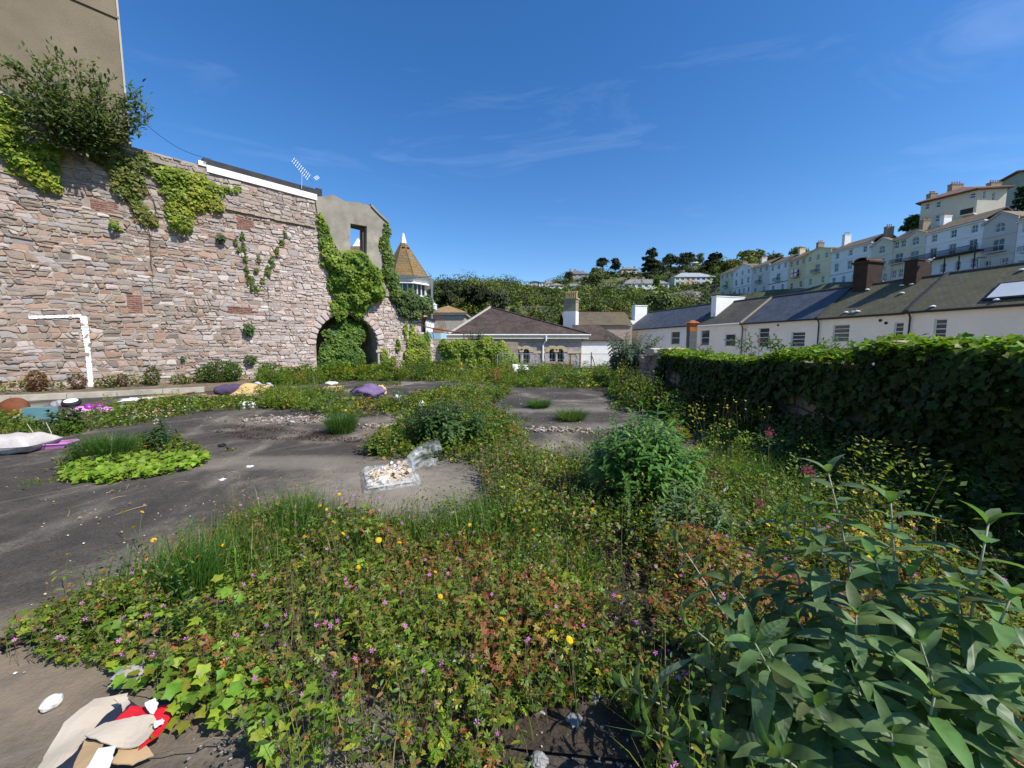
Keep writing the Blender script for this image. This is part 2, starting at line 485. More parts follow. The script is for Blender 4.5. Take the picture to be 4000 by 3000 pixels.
# ---- random rubble: voronoi cells of a jittered, stretched row grid, clipped by half planes
def clip(poly, a, b, c):             # keep a*x+b*y<=c
	out = []
	n = len(poly)
	for i in range(n):
		p, q = poly[i], poly[(i + 1) % n]
		dp = a * p[0] + b * p[1] - c; dq = a * q[0] + b * q[1] - c
		if dp <= 0: out.append(p)
		if dp * dq < 0:
			t = dp / (dp - dq); out.append((p[0] + t * (q[0] - p[0]), p[1] + t * (q[1] - p[1])))
	return out
def rubble_cells(t0, t1, z0, z1, w, h, rough=1.0):
	"""coursed random rubble: wavering courses cut into stones of very uneven length, some split or merged"""
	zs = [z0]
	while zs[-1] < z1: zs.append(zs[-1] + h * R.choice([.5, .65, .8, .95, 1.05, 1.25, 1.6]))
	zs[-1] = z1
	seeds = [R.uniform(0, 99) for _ in zs]
	def bz(k, t):
		if k == 0 or k == len(zs) - 1: return zs[k]
		return zs[k] + (float(vnoise(t * 1.1 + seeds[k], k * 3.3)) - .5) * h * .9 * rough + (float(vnoise(t * 4.3, seeds[k])) - .5) * h * .45 * rough
	cells = []
	for k in range(len(zs) - 1):
		hh = zs[k + 1] - zs[k]
		t = t0 - R.uniform(0, w); sl = R.uniform(-.3, .3) * hh
		while t < t1:
			ww = max(.1, w * R.choice([.3, .45, .55, .7, .85, 1, 1.2, 1.5, 1.9]) * (1 if hh > h * .7 else 1.2)); sr = R.uniform(-.35, .35) * hh * rough
			a, b = t, t + ww
			lo = [(a - sl, bz(k, a))] + ([(a + ww * R.uniform(.35, .65), bz(k, a + ww * .5) + R.uniform(-.01, .015))] if ww > .2 else []) + [(b - sr, bz(k, b))]
			hi = [(b + sr, bz(k + 1, b))] + ([(a + ww * R.uniform(.35, .65), bz(k + 1, a + ww * .5) + R.uniform(-.015, .01))] if ww > .2 else []) + [(a + sl, bz(k + 1, a))]
			mz = (lo[0][1] + lo[-1][1] + hi[0][1] + hi[-1][1]) / 4
			if hh > h * 1.15 and ww > w * .6 and R.random() < .4:
				f = R.uniform(.35, .65); ml = (a, lo[0][1] + (hi[-1][1] - lo[0][1]) * f); mr = (b, lo[-1][1] + (hi[0][1] - lo[-1][1]) * f)
				cells.append(((a + b) / 2, mz - hh * .25, lo + [mr, ml])); cells.append(((a + b) / 2, mz + hh * .25, [ml, mr] + hi))
			else: cells.append(((a + b) / 2, mz, lo + hi))
			t = b; sl = sr
	return cells
def stone_geo(fr, poly, gap, proud, base=-.03):
	"""irregular dressed face: chamfered prism of a polygon"""
	cx = sum(p[0] for p in poly) / len(poly); cz = sum(p[1] for p in poly) / len(poly)
	# soften the corners: add edge points and jitter
	pts = []
	n = len(poly)
	for i in range(n):
		p, q = poly[i], poly[(i + 1) % n]
		L = math.hypot(q[0] - p[0], q[1] - p[1])
		if L < .02: continue
		k_ = R.uniform(.05, .2); pts.append((p[0] * (1 - k_) + q[0] * k_, p[1] * (1 - k_) + q[1] * k_)); pts.append((p[0] * .1 + q[0] * .9, p[1] * .1 + q[1] * .9)) if L > .3 else None
		if L > .12: pts.append((p[0] * .5 + q[0] * .5 + R.uniform(-.012, .012), p[1] * .5 + q[1] * .5 + R.uniform(-.012, .012)))
	if len(pts) < 3: return None
	def inset(k):
		o = []
		for (x, z) in pts:
			dx, dz = cx - x, cz - z; L = math.hypot(dx, dz) + 1e-6
			kk = min(k, L * .6)
			o.append((x + dx / L * kk, z + dz / L * kk))
		return o
	r0 = inset(gap); r1 = inset(gap + .012)
	tilt = (R.uniform(-.05, .05), R.uniform(-.05, .05))
	V = [fr.p(x, z, base) for x, z in r0] + [fr.p(x, z, proud * .7) for x, z in r0] + [fr.p(x, z, proud + (x - cx) * tilt[0] + (z - cz) * tilt[1]) for x, z in r1]
	n = len(pts)
	V.append(fr.p(cx, cz, proud * 1.18))
	F = []
	for k in (0, 1):
		for i in range(n):
			j = (i + 1) % n
			F.append((k * n + i, k * n + j, (k + 1) * n + j, (k + 1) * n + i))
	for i in range(n): F.append((2 * n + i, 2 * n + (i + 1) % n, 3 * n))
	return V, F
def inpoly(x, y, poly):
	c = False; n = len(poly); j = n - 1
	for i in range(n):
		if (poly[i][1] > y) != (poly[j][1] > y) and x < (poly[j][0] - poly[i][0]) * (y - poly[i][1]) / (poly[j][1] - poly[i][1]) + poly[i][0]: c = not c
		j = i
	return c
PAL_WALL = [(.45, .37, .335), (.42, .35, .325), (.40, .34, .325), (.50, .41, .37), (.43, .33, .28), (.40, .27, .21), (.53, .46, .42), (.36, .31, .295), (.46, .35, .30), (.55, .48, .44)]
PAL_BROWN = [(.31, .235, .18), (.27, .215, .175), (.36, .28, .22), (.33, .21, .15), (.29, .25, .225), (.41, .345, .29), (.22, .18, .15), (.36, .325, .30), (.40, .26, .19)]
PAL_PALE = [(.56, .46, .42), (.53, .44, .40), (.58, .50, .46), (.51, .43, .405), (.55, .42, .36), (.60, .53, .49), (.48, .405, .38), (.57, .39, .31)]
PAL_GREY = [(.35, .295, .265), (.31, .265, .24), (.39, .325, .28), (.28, .24, .22), (.42, .35, .30), (.34, .275, .23)]
def pxpoly(fr, pts): return [fr.hit(x, y) for x, y in pts]
ruin_px = [(1228, 768), (1262, 770), (1300, 762), (1345, 788), (1400, 792), (1445, 806), (1475, 838), (1512, 872), (1524, 1000), (1528, 1160), (1470, 1152), (1405, 1075), (1330, 1000), (1275, 900), (1240, 850)]
RUIN = pxpoly(LW, ruin_px)
HOLE = pxpoly(LW, [(1366, 985), (1430, 992), (1430, 885), (1366, 874)])
ARCH_L = lw(1237, 1400)[0]; ARCH_R = lw(1476, 1400)[0]
ARCH_C = (ARCH_L + ARCH_R) / 2; ARCH_W = (ARCH_R - ARCH_L) / 2
ARCH_TOP = lw(1350, 1228)[1]; ARCH_SPR = ARCH_TOP - ARCH_W * .98
def arch_pts(k=1.0, n=16, base=0.0):
	w = ARCH_W * k; h = (ARCH_TOP - ARCH_SPR) + ARCH_W * (k - 1)
	o = [(ARCH_C + w, base)]
	for i in range(n + 1):
		a = math.pi * i / n
		o.append((ARCH_C + w * math.cos(a), ARCH_SPR + h * math.sin(a)))
	o.append((ARCH_C - w, base))
	return o
T_END = lw(1704, 1400)[0]
wall_out = [(-14, -.3), (ARCH_C - ARCH_W, -.3)] 
top_px = [(1512, 874), (1475, 840), (1445, 808), (1400, 794), (1345, 790), (1300, 764), (1262, 772)]
right_px = [(1704, 1332), (1660, 1318), (1622, 1262), (1580, 1222), (1530, 1165), (1524, 1000)]
WALL_OUT = [(-14, -.3), (T_END, -.3)] + pxpoly(LW, right_px) + pxpoly(LW, top_px) + [(lw(1228, 768)[0], WTOP), (-14, WTOP)]
SLOT = pxpoly(LW, [(552, 650), (632, 668), (638, 650), (548, 622)])
def left_wall():
	root = empty('stone_wall', LW.p(4, 0, 0), 'tall lichen-grey and pink rubble stone wall along the left of the yard', 'stone wall')
	m = MB(); m.slab(LW, WALL_OUT, [arch_pts(1.0, 16, -.29)[::-1], HOLE, SLOT], -.75, 0.0)
	m.build('wall_core', M['mortar'], root)
	# niche behind the arch
	m = MB(); m.slab(LW, [(ARCH_C - ARCH_W - .3, -.3), (ARCH_C + ARCH_W + .3, -.3), (ARCH_C + ARCH_W + .3, ARCH_TOP + .4), (ARCH_C - ARCH_W - .3, ARCH_TOP + .4)], [], -2.2, -2.0)
	m.build('niche_back', M['mortar'], root)
	m = MB()
	ap = arch_pts(1.01, 16, -.29)
	for i in range(len(ap) - 1):
		a, b = ap[i], ap[i + 1]
		m.add([LW.p(a[0], a[1], -.74), LW.p(b[0], b[1], -.74), LW.p(b[0], b[1], -2.05), LW.p(a[0], a[1], -2.05)], [(0, 1, 2, 3)])
	m.build('niche_vault', M['mortar'], root)
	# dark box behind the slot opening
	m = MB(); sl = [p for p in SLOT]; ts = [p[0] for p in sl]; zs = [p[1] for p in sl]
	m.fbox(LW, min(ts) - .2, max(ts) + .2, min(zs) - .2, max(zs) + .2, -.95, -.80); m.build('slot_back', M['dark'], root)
	m = MB(); a = lw(543, 618); b = lw(675, 650)
	m.fbox(LW, a[0] - .1, b[0], max(zs) + .0, max(zs) + .14, -.3, .07); m.build('lintel', M['render'], root)
	# render coat on the ruined gable
	m = MB(); m.slab(LW, [RUIN[i] for i in range(len(RUIN) - 1, -1, -1)], [HOLE], 0.004, .085)
	m.build('render_coat', M['render'], root)
	hs = HOLE
	m = MB(); m.fbox(LW, hs[0][0] - .12, hs[1][0] + .14, hs[0][1] - .16, hs[0][1] + .0, -.4, .16); m.build('window_sill', M['render'], root)
	m = MB(); m.fbox(LW, hs[1][0] - .09, hs[1][0] + .005, hs[0][1] + .01, hs[3][1] - .02, -.3, -.18)
	m.fbox(LW, hs[0][0], hs[1][0] - .09, hs[3][1] - .12, hs[3][1] - .03, -.3, -.18); m.build('window_frame', M['bark'], root)
	# coping on the raked top of the gable
	m = MB(); q = pxpoly(LW, [(1445, 806), (1475, 838), (1514, 874)])
	for a, b in zip(q[:-1], q[1:]):
		m.hexa([LW.p(a[0], a[1] - .02, .16), LW.p(b[0], b[1] - .02, .16), LW.p(b[0], b[1] - .02, -.8), LW.p(a[0], a[1] - .02, -.8),
				LW.p(a[0], a[1] + .1, .16), LW.p(b[0], b[1] + .1, .16), LW.p(b[0], b[1] + .1, -.8), LW.p(a[0], a[1] + .1, -.8)])
	m.build('coping', M['render'], root)
	# string course ledge
	a = lw(880, 800); b = lw(1232, 900)
	m = MB(); zz = (a[1] + b[1]) / 2
	for i in range(14):
		t0 = a[0] + (b[0] - a[0]) * i / 14; t1 = a[0] + (b[0] - a[0]) * (i + .97) / 14
		m.fbox(LW, t0, t1, zz - .05 + R.uniform(-.02, .02), zz + .05 + R.uniform(-.02, .02), -.05, .12 + R.uniform(-.02, .01))
	m.build('string_course', M['mortar'], root)
	# voussoirs round the arch
	K = 19
	for i in range(K):
		a0 = math.pi * i / K + .012; a1 = math.pi * (i + 1) / K - .012
		h = ARCH_TOP - ARCH_SPR; w = ARCH_W
		o = R.uniform(.36, .5)
		poly = [(ARCH_C + (w + .0) * math.cos(a0), ARCH_SPR + h * math.sin(a0)), (ARCH_C + (w + o) * math.cos(a0), ARCH_SPR + (h + o) * math.sin(a0)),
				(ARCH_C + (w + o) * math.cos(a1), ARCH_SPR + (h + o) * math.sin(a1)), (ARCH_C + w * math.cos(a1), ARCH_SPR + h * math.sin(a1))]
		g = stone_geo(LW, poly, .008, .07, -.3)
		if g:
			mm = MB(); mm.col = R.choice(PAL_PALE); mm.add(*g); mm.build('voussoir', M['stone'], root)
	# rubble facing
	ring = arch_pts(1.0, 24, -.3); h = ARCH_TOP - ARCH_SPR
	cells = rubble_cells(-3.2, T_END + .1, 0.0, WTOP - .005, .25, .138, 1.05)
	bt = [(lw(385, 940)[0], lw(385, 940)[1]), ]
	white_a = lw(110, 1240); white_b = lw(322, 1240)
	items = []
	brick_rects = []
	for (x0, y0, x1, y1) in ((355, 792, 455, 818), (925, 862, 985, 896), (885, 1202, 985, 1222), (500, 1155, 545, 1220)):
		a = lw(x0, y1); b = lw(x1, y0); brick_rects.append((a[0], b[0], a[1], b[1]))
	for (t, z, poly) in cells:
		if inpoly(t, z, RUIN) or not inpoly(t, z, WALL_OUT): continue
		if any(not inpoly(x, max(y, .0), WALL_OUT) for x, y in poly if y > .05) and t > ARCH_R: 
			poly = [(x, min(y, z + .1)) for x, y in poly]
		inside = inpoly(t, z, ring)
		if inside: continue
		if z > ARCH_SPR and ((t - ARCH_C) / (ARCH_W + .3)) ** 2 + ((z - ARCH_SPR) / (h + .3)) ** 2 < 1: continue
		if z <= ARCH_SPR and abs(t - ARCH_C) < ARCH_W + .1: continue
		if min(p[0] for p in SLOT) - .12 < t < max(p[0] for p in SLOT) + .1 and min(p[1] for p in SLOT) - .02 < z < max(p[1] for p in SLOT) + .04: continue
		if min(abs(z - y) for _, y in poly) > .5: continue
		if any(a0 - .05 < t < a1 + .05 and c0 - .03 < z < c1 + .03 for a0, a1, c0, c1 in brick_rects): continue
		area = 0
		for i in range(len(poly)):
			x0_, y0_ = poly[i]; x1_, y1_ = poly[(i + 1) % len(poly)]; area += x0_ * y1_ - x1_ * y0_
		area = abs(area) / 2
		if area > .3 or area < .004: continue
		pt = LW.p(t, z); d = (pt - Vector((0, 0, EYE))).length
		big = area / (d * d) if t > -.15 else 0
		g = stone_geo(LW, [(x, max(y, -.02)) for x, y in poly], R.uniform(.006, .018), R.choice([.008, .014, .02, .028, .04, .055]))
		if not g: continue
		# colour zones of the wall itself: brown and mixed on the left, paler and pinker to the right, grey slate-like on top
		f = min(1, max(0, (t - 2.5) / 8.5)) + R.uniform(-.22, .22)
		if z > zz - .15 + R.uniform(-.3, .3) and t > lw(700, 700)[0]: pal = PAL_GREY if R.random() < .7 else PAL_WALL
		elif z > 6.8 and f < .6: pal = PAL_BROWN if R.random() < .75 else PAL_GREY
		elif f < .4: pal = PAL_BROWN if R.random() < .72 else PAL_WALL
		elif f < .7: pal = PAL_WALL
		else: pal = PAL_PALE if R.random() < .75 else PAL_WALL
		c = R.choice(pal); k = R.uniform(.85, 1.15); c = tuple(x * k for x in c)
		# hand-painted white goal line: the paint follows the stone faces
		items.append((big, g, c))
	items.sort(key=lambda q: -q[0])
	for big, g, c in items[:280]:
		mm = MB(); mm.col = c; mm.add(*g); mm.build('stone', M['stone'], root)
	mm = MB()
	for big, g, c in items[280:]:
		mm.col = c; mm.add(*g)
	tag(mm.build('rubble_stones', M['stone'], root), kind='stuff')
	# brick infill patches
	for (a0, a1, c0, c1) in brick_rects:
		z = c0; k = 0
		while z < c1 - .03:
			t = a0 - (k % 2) * .11
			while t < a1:
				mm = MB(); kk = R.uniform(.75, 1.2); mm.col = (.27 * kk, .13 * kk, .10 * kk)
				mm.fbox(LW, max(t, a0) + .006, min(t + .215, a1 + .05), z + .005, z + .062, -.02, R.uniform(.012, .03))
				if min(t + .215, a1 + .05) - max(t, a0) > .05: mm.build('brick', M['stone'], root)
				t += .225
			z += .075; k += 1
	# painted goal: brush strokes lie on the stones
	m = MB()
	M['goal_paint'] = plain('white_masonry_paint', (.82, .82, .80), .08, 20, .7, .4)
	def stroke(p0, p1, w):
		n = 26
		for i in range(n):
			f0, f1 = i / n, (i + 1.04) / n
			x0, y0 = p0[0] + (p1[0] - p0[0]) * f0, p0[1] + (p1[1] - p0[1]) * f0
			x1, y1 = p0[0] + (p1[0] - p0[0]) * f1, p0[1] + (p1[1] - p0[1]) * f1
			dx, dy = x1 - x0, y1 - y0; L = math.hypot(dx, dy); nx, ny = -dy / L, dx / L
			wa = w * R.uniform(.75, 1.15); wb = w * R.uniform(.75, 1.15)
			dd = .05 + R.uniform(0, .008)
			m.add([LW.p(x0 - nx * wa, y0 - ny * wa, dd), LW.p(x1 - nx * wb, y1 - ny * wb, dd), LW.p(x1 + nx * wb, y1 + ny * wb, dd), LW.p(x0 + nx * wa, y0 + ny * wa, dd),
                   LW.p(x0 - nx * wa, y0 - ny * wa, dd - .03), LW.p(x1 - nx * wb, y1 - ny * wb, dd - .03), LW.p(x1 + nx * wb, y1 + ny * wb, dd - .03), LW.p(x0 + nx * wa, y0 + ny * wa, dd - .03)],
                  [(0, 1, 2, 3), (0, 4, 5, 1), (1, 5, 6, 2), (2, 6, 7, 3), (3, 7, 4, 0)])
	stroke(lw(112, 1240), lw(318, 1234), .05); stroke(lw(326, 1234), lw(340, 1340), .085); stroke(lw(340, 1340), lw(356, 1512), .07)
	m.build('painted_goal_line', M['goal_paint'], root)
left_wall()
# ---- concrete kerb along the foot of the wall
def kerb():
	a = gp(-200, 1580); b = gp(800, 1530)
	d = (b - a).normalized(); n = Vector((d.y, -d.x, 0))
	K = Frame((a.x, a.y, 0), (d.x, d.y))
	L = (b - a).length
	root = empty('low_kerb', K.p(L / 2, 0, 0), 'low pale concrete kerb at the foot of the stone wall', 'kerb')
	n_ = 5
	for i in range(n_):
		m = MB(); t0 = L * i / n_; t1 = L * (i + 1) / n_ - .015
		m.fbox(K, t0, t1, -.05, .16 + R.uniform(-.01, .01), -.35, R.uniform(-.01, .01)); m.build('kerb_block', M['pale_concrete'], root)
	m = MB(); q = [K.p(-2, .12, -.355), K.p(L + 3.5, -.06, -.3), LW.p(10.0, .2, .0), LW.p(-4, .2, 0)]
	m.add(q, [(0, 1, 2, 3)]); o = m.build('soil_verge', M['soil'], None); tag(o, kind='structure')
M['soil'] = plain('dry_soil', (.16, .125, .085), .4, 4, .95, .7, 30, .03)
kerb()
# ---- tall rendered house end standing above the wall on the left
def tall_building():
	TB = Frame(LW.p(0, 0, -.12), (LW.u.x, LW.u.y))
	te = TB.hit(508, 585)[0]
	root = empty('rendered_house', TB.p(te - 4, 8, -3), 'tall blank brown-grey roughcast house end rising above the stone wall', 'house')
	m = MB(); m.slab(TB, [(-20, 7.5), (te, 8.7), (te, 30), (-20, 30)], [], -9, -.02)
	mt = plain('roughcast', (.195, .158, .108), .14, .8, .95, .8, 45, .02, stain=(.12, .105, .08), stain_amt=.6)
	m.build('wall', mt, root)
	z1 = TB.hit(455, 66)[1]
	m = MB(); m.fbox(TB, -20, te + .02, z1 - .05, z1 + .02, -.03, .035); m.build('drip_moulding', mt, root)
	m = MB(); m.fbox(TB, te - .02, te + .035, 8.9, 29.9, -.2, .02); m.build('corner_bead', plain('corner_bead', (.42, .38, .32), .1, 2, .9, .2), root)
	# the projecting concrete ledge behind the climbing bush
	a = TB.hit(0, 365); b = TB.hit(90, 420)
	m = MB(); m.fbox(TB, -6, TB.hit(175, 450)[0], a[1] - .12, a[1] + .06, .0, .3); m.build('ledge', M['pale_concrete'], root)
tall_building()
# ---- white fascia and flat felt roof on the wall head, with the aerial
def fascia():
	a = lw(805, 650); b = lw(1236, 775)
	t0, t1 = a[0], b[0]
	root = empty('flat_roof_edge', LW.p((t0 + t1) / 2, WTOP, -1), 'white fascia board with black felt roof edge on the wall top', 'roof')
	m = MB(); m.fbox(LW, t0, t1, WTOP - .22, WTOP + .05, .02, .1); m.build('fascia_board', M['white_trim'], root)
	m = MB(); m.fbox(LW, t0 - .1, t1 + .05, WTOP + .053, WTOP + .3, -3.5, .06)
	m.fbox(LW, t1 + .051, t1 + .3, WTOP + .05, WTOP + .42, -3.5, -.05)
	m.build('felt_roof', plain('roofing_felt', (.045, .045, .05), .3, 3, .9, .4), root)
	m = MB(); m.fbox(LW, t0 - .25, t0 - .004, WTOP - .02, WTOP + .16, -.3, .06); m.build('gutter_end', M['white_trim'], root)
	# aerial
	p = LW.p(lw(1172, 725)[0], WTOP + .1, .15); top = LW.p(lw(1175, 690)[0], lw(1175, 684)[1], .15)
	ro = empty('tv_aerial', p, 'grey rooftop television aerial on the white fascia', 'aerial')
	m = MB(); m.tube([p, top], .022, n=6); m.build('mast', M['metal'], ro)
	q0 = LW.p(lw(1133, 632)[0], lw(1133, 632)[1], .35); q1 = LW.p(lw(1222, 708)[0], lw(1222, 708)[1], -.05)
	bm_ = MB(); bm_.tube([q0, q1], .016, n=5); bm_.build('boom', M['metal'], ro)
	ax = (q1 - q0).normalized(); side = ax.cross(LW.n).normalized()
	for i in range(10):
		c = q0.lerp(q1, .03 + i * .085); h = .12 + .006 * i
		e = MB(); e.tube([c - side * h, c + side * h], .008, n=4); e.build('element', M['metal'], ro)
	for s in (-1, 1):
		e = MB(); c = q0.lerp(q1, .93)
		for k in range(0, 5, 2):
			e.tube([c + side * s * .05 + ax * .03 * k - LW.n * .25 * s, c + side * s * (.3) + ax * (.03 * k + .1) + LW.n * .25], .007, n=4)
		e.build('reflector', M['metal'], ro)
	# overhead wire
	w0 = LW.p(lw(500, 470)[0], lw(500, 440)[1], .4); w1 = LW.p(t0 + .2, WTOP + .35, .0)
	m = MB(); pts = []
	for i in range(13):
		f = i / 12; q = w0.lerp(w1, f); q.z -= .35 * math.sin(math.pi * f); pts.append(q)
	m.tube(pts, .008, n=4); o = m.build('overhead_cable', M['black_pipe']); tag(o, 'thin black cable sagging from the rendered house to the white fascia', 'cable')
fascia()
# ================================================================== LEAF INSTANCING IN NUMPY
KITE_V = np.array([(0, 0, 0), (.36, .45, .07), (0, 1, -.05), (-.36, .45, .07)], float); KITE_F = np.array([(0, 1, 2), (0, 2, 3)])
_iv = [(0, .08), (.36, -.02), (.40, .24), (.60, .46), (.31, .60), (0, 1), (-.31, .60), (-.60, .46), (-.40, .24), (-.36, -.02)]
IVY_V = np.array([(0, .36, -.05)] + [(x, y, .12 * abs(x) - .10 * max(0, y - .5)) for x, y in _iv], float)
IVY_F = np.array([(0, 1 + i, 1 + (i + 1) % 10) for i in range(10)])
def _geran():
	V = [(0, .1, 0)]; F = []
	for a, L in ((-88, .72), (-45, .9), (0, 1.0), (45, .9), (88, .72)):
		c, s = math.cos(rad(a)), math.sin(rad(a)); b = len(V)
		for (x, y) in ((.2, .62), (.0, 1.0), (-.2, .62)):
			V.append((s * y * L + c * x * L, c * y * L - s * x * L + .1, .06 - .12 * y * y))
		F += [(0, b, b + 1), (0, b + 1, b + 2)]
	return np.array(V, float), np.array(F)
GER_V, GER_F = _geran()
def lance_proto(rows=6, w=.17, droop=.35, fold=.25):
	V = []; F = []
	for i in range(rows + 1):
		t = i / rows
		ww = w * (math.sin(math.pi * min(1, t * .93 + .06)) ** .75) * (1 if t < 1 else 0)
		z = -droop * t * t
		y = t * (1 - .12 * droop * t)
		V += [(-ww, y, z + fold * ww), (0, y, z), (ww, y, z + fold * ww)]
	for i in range(rows):
		b = i * 3
		for k in (0, 1):
			F += [(b + k, b + k + 1, b + k + 4), (b + k, b + k + 4, b + k + 3)]
	return np.array(V, float), np.array(F)
LAN_V, LAN_F = lance_proto(3, .15, .3, .25)
def unit(a): return a / (np.linalg.norm(a, axis=-1, keepdims=True) + 1e-9)
def place(pv, pf, P, D, Nn, S, C):
	"""instances of a leaf prototype: P base, D length axis, Nn approximate normal, S size, C colour"""
	n = len(P); k = len(pv)
	D = unit(D); X = unit(np.cross(D, Nn)); Z = np.cross(X, D)
	S = np.broadcast_to(np.asarray(S, float), (n,))
	V = P[:, None] + S[:, None, None] * (pv[None, :, 0:1] * X[:, None] + pv[None, :, 1:2] * D[:, None] + pv[None, :, 2:3] * Z[:, None])
	F = pf[None] + (np.arange(n) * k)[:, None, None]
	Cc = np.repeat(C, k, axis=0)
	return V.reshape(-1, 3), F.reshape(-1, pf.shape[1]), Cc
def merge(L):
	V = []; F = []; C = []; b = 0
	for v, f, c in L:
		if len(v) == 0: continue
		V.append(v); F.append(f + b); C.append(c); b += len(v)
	return np.concatenate(V), np.concatenate(F), np.concatenate(C)
def stems_geo(P, r, C, sides=3):
	"""P (n,K,3) polylines, r (n,) base radius -> prisms"""
	n, K, _ = P.shape
	d = unit(P[:, -1] - P[:, 0]); a = unit(np.cross(d, np.array([.3, .2, .93]))); b = np.cross(d, a)
	V = []
	for k in range(K):
		rr = r * (1 - .6 * k / (K - 1))
		for s in range(sides):
			t = 2 * math.pi * s / sides
			V.append(P[:, k] + rr[:, None] * (a * math.cos(t) + b * math.sin(t)))
	V = np.stack(V, 1)                       # n, K*sides, 3
	F = []
	for k in range(K - 1):
		for s in range(sides):
			i0 = k * sides + s; i1 = k * sides + (s + 1) % sides
			F += [(i0, i1, i1 + sides), (i0, i1 + sides, i0 + sides)]
	F = np.array(F)[None] + (np.arange(n) * K * sides)[:, None, None]
	return V.reshape(-1, 3), F.reshape(-1, 3), np.repeat(C, K * sides, axis=0)
def blades_geo(B, H, lean, W, C, K=4, face=None):
	"""grass blades: base B (n,3), height H, lean vector (n,2), width W"""
	n = len(B)
	t = np.linspace(0, 1, K + 1)
	P = B[:, None] + np.stack([lean[:, None, 0] * t[None] ** 1.8, lean[:, None, 1] * t[None] ** 1.8,
                               H[:, None] * (t[None] - .25 * t[None] ** 3 * np.clip(np.linalg.norm(lean, axis=1)[:, None] / (H[:, None] + 1e-6), 0, 2))], -1)
	ang = rng.random(n) * 2 * np.pi if face is None else face
	side = np.stack([np.cos(ang), np.sin(ang), np.zeros(n)], -1)
	w = W[:, None] * (1 - t[None] ** 1.6) * .5 + .0002
	L = P - side[:, None] * w[..., None]; Rr = P + side[:, None] * w[..., None]
	V = np.stack([L, Rr], 2).reshape(n, (K + 1) * 2, 3)
	F = []
	for k in range(K):
		b = 2 * k; F += [(b, b + 1, b + 3), (b, b + 3, b + 2)]
	F = np.array(F)[None] + (np.arange(n) * (K + 1) * 2)[:, None, None]
	return V.reshape(-1, 3), F.reshape(-1, 3), np.repeat(C, (K + 1) * 2, axis=0)
def vary(c, n, hv=.12, vv=.25):
	c = np.array(c, float)
	o = np.repeat(c[None], n, 0) if c.ndim == 1 else c
	o = o * (1 + rng.normal(0, vv, (n, 1))) * (1 + rng.normal(0, hv, (n, 3)))
	return np.clip(o, .004, .9)
def rand_dir(n):
	v = rng.normal(size=(n, 3)); return unit(v)
def foliage(name, geo, mat, parent=None, stuff=False, loc=None):
	V, F, C = geo
	if loc is not None: V = V - np.array(loc)
	o = mesh_obj(name, tri_mesh(name, V, F, C), mat, None, loc)
	if parent is not None:
		col.objects.unlink(o); put(o, parent)
	if stuff: tag(o, kind='stuff')
	return o
# ================================================================== WINDOWS AND WALLS
M['frame'] = plain('white_window_frame', (.72, .72, .70), .06, 4, .5, .05)
M['pane_light'] = glass_mat('pane_light', (.09, .105, .12), .1)
def window(fr, parent, t0, t1, z0, z1, d=-.12, cols=2, rows=2, fm=None, pm=None, fw=.06, arch=False, bar=.03):
	m = MB()
	if arch:
		r = (t1 - t0) / 2; c = (t0 + t1) / 2; zs = z1 - r
		o = [(t0, z0), (t1, z0)] + [(c + r * math.cos(math.pi * i / 8), zs + r * math.sin(math.pi * i / 8)) for i in range(9)]
		k = .86
		inn = [(t0 + fw, z0 + fw), (t1 - fw, z0 + fw)] + [(c + (r - fw) * math.cos(math.pi * i / 8), zs + (r - fw) * math.sin(math.pi * i / 8)) for i in range(9)]
		m.slab(fr, o, [inn[::-1]], d, d + .06)
	else:
		m.slab(fr, [(t0, z0), (t1, z0), (t1, z1), (t0, z1)], [[(t0 + fw, z1 - fw), (t1 - fw, z1 - fw), (t1 - fw, z0 + fw), (t0 + fw, z0 + fw)]], d, d + .06)
	for i in range(1, cols):
		t = t0 + (t1 - t0) * i / cols; m.fbox(fr, t - bar / 2, t + bar / 2, z0 + fw, z1 - fw, d + .005, d + .04)
	for i in range(1, rows):
		z = z0 + (z1 - z0) * i / rows; b2 = bar if i * 2 != rows else bar * 1.5
		m.fbox(fr, t0 + fw, t1 - fw, z - b2 / 2, z + b2 / 2, d + .003, d + .045)
	c0 = fr.p((t0 + t1) / 2, z0, d)
	w = m.build('window', fm or M['frame'], parent, loc=c0)
	g = MB()
	e = .01
	if arch: g.slab(fr, [(t0 + e, z0 + e), (t1 - e, z0 + e)] + [(c + (r - e) * math.cos(math.pi * i / 8), zs + (r - e) * math.sin(math.pi * i / 8)) for i in range(9)], [], d - .01, d + .015)
	else: g.fbox(fr, t0 + e, t1 - e, z0 + e, z1 - e, d - .01, d + .015)
	g.build('pane', pm or M['glass'], w)
	return w
def hole(t0, t1, z0, z1, arch=False):
	if not arch: return [(t0, z0), (t0, z1), (t1, z1), (t1, z0)]
	r = (t1 - t0) / 2; c = (t0 + t1) / 2; zs = z1 - r
	return ([(t0, z0), (t1, z0)] + [(c + r * math.cos(math.pi * i / 8), zs + r * math.sin(math.pi * i / 8)) for i in range(9)])[::-1]
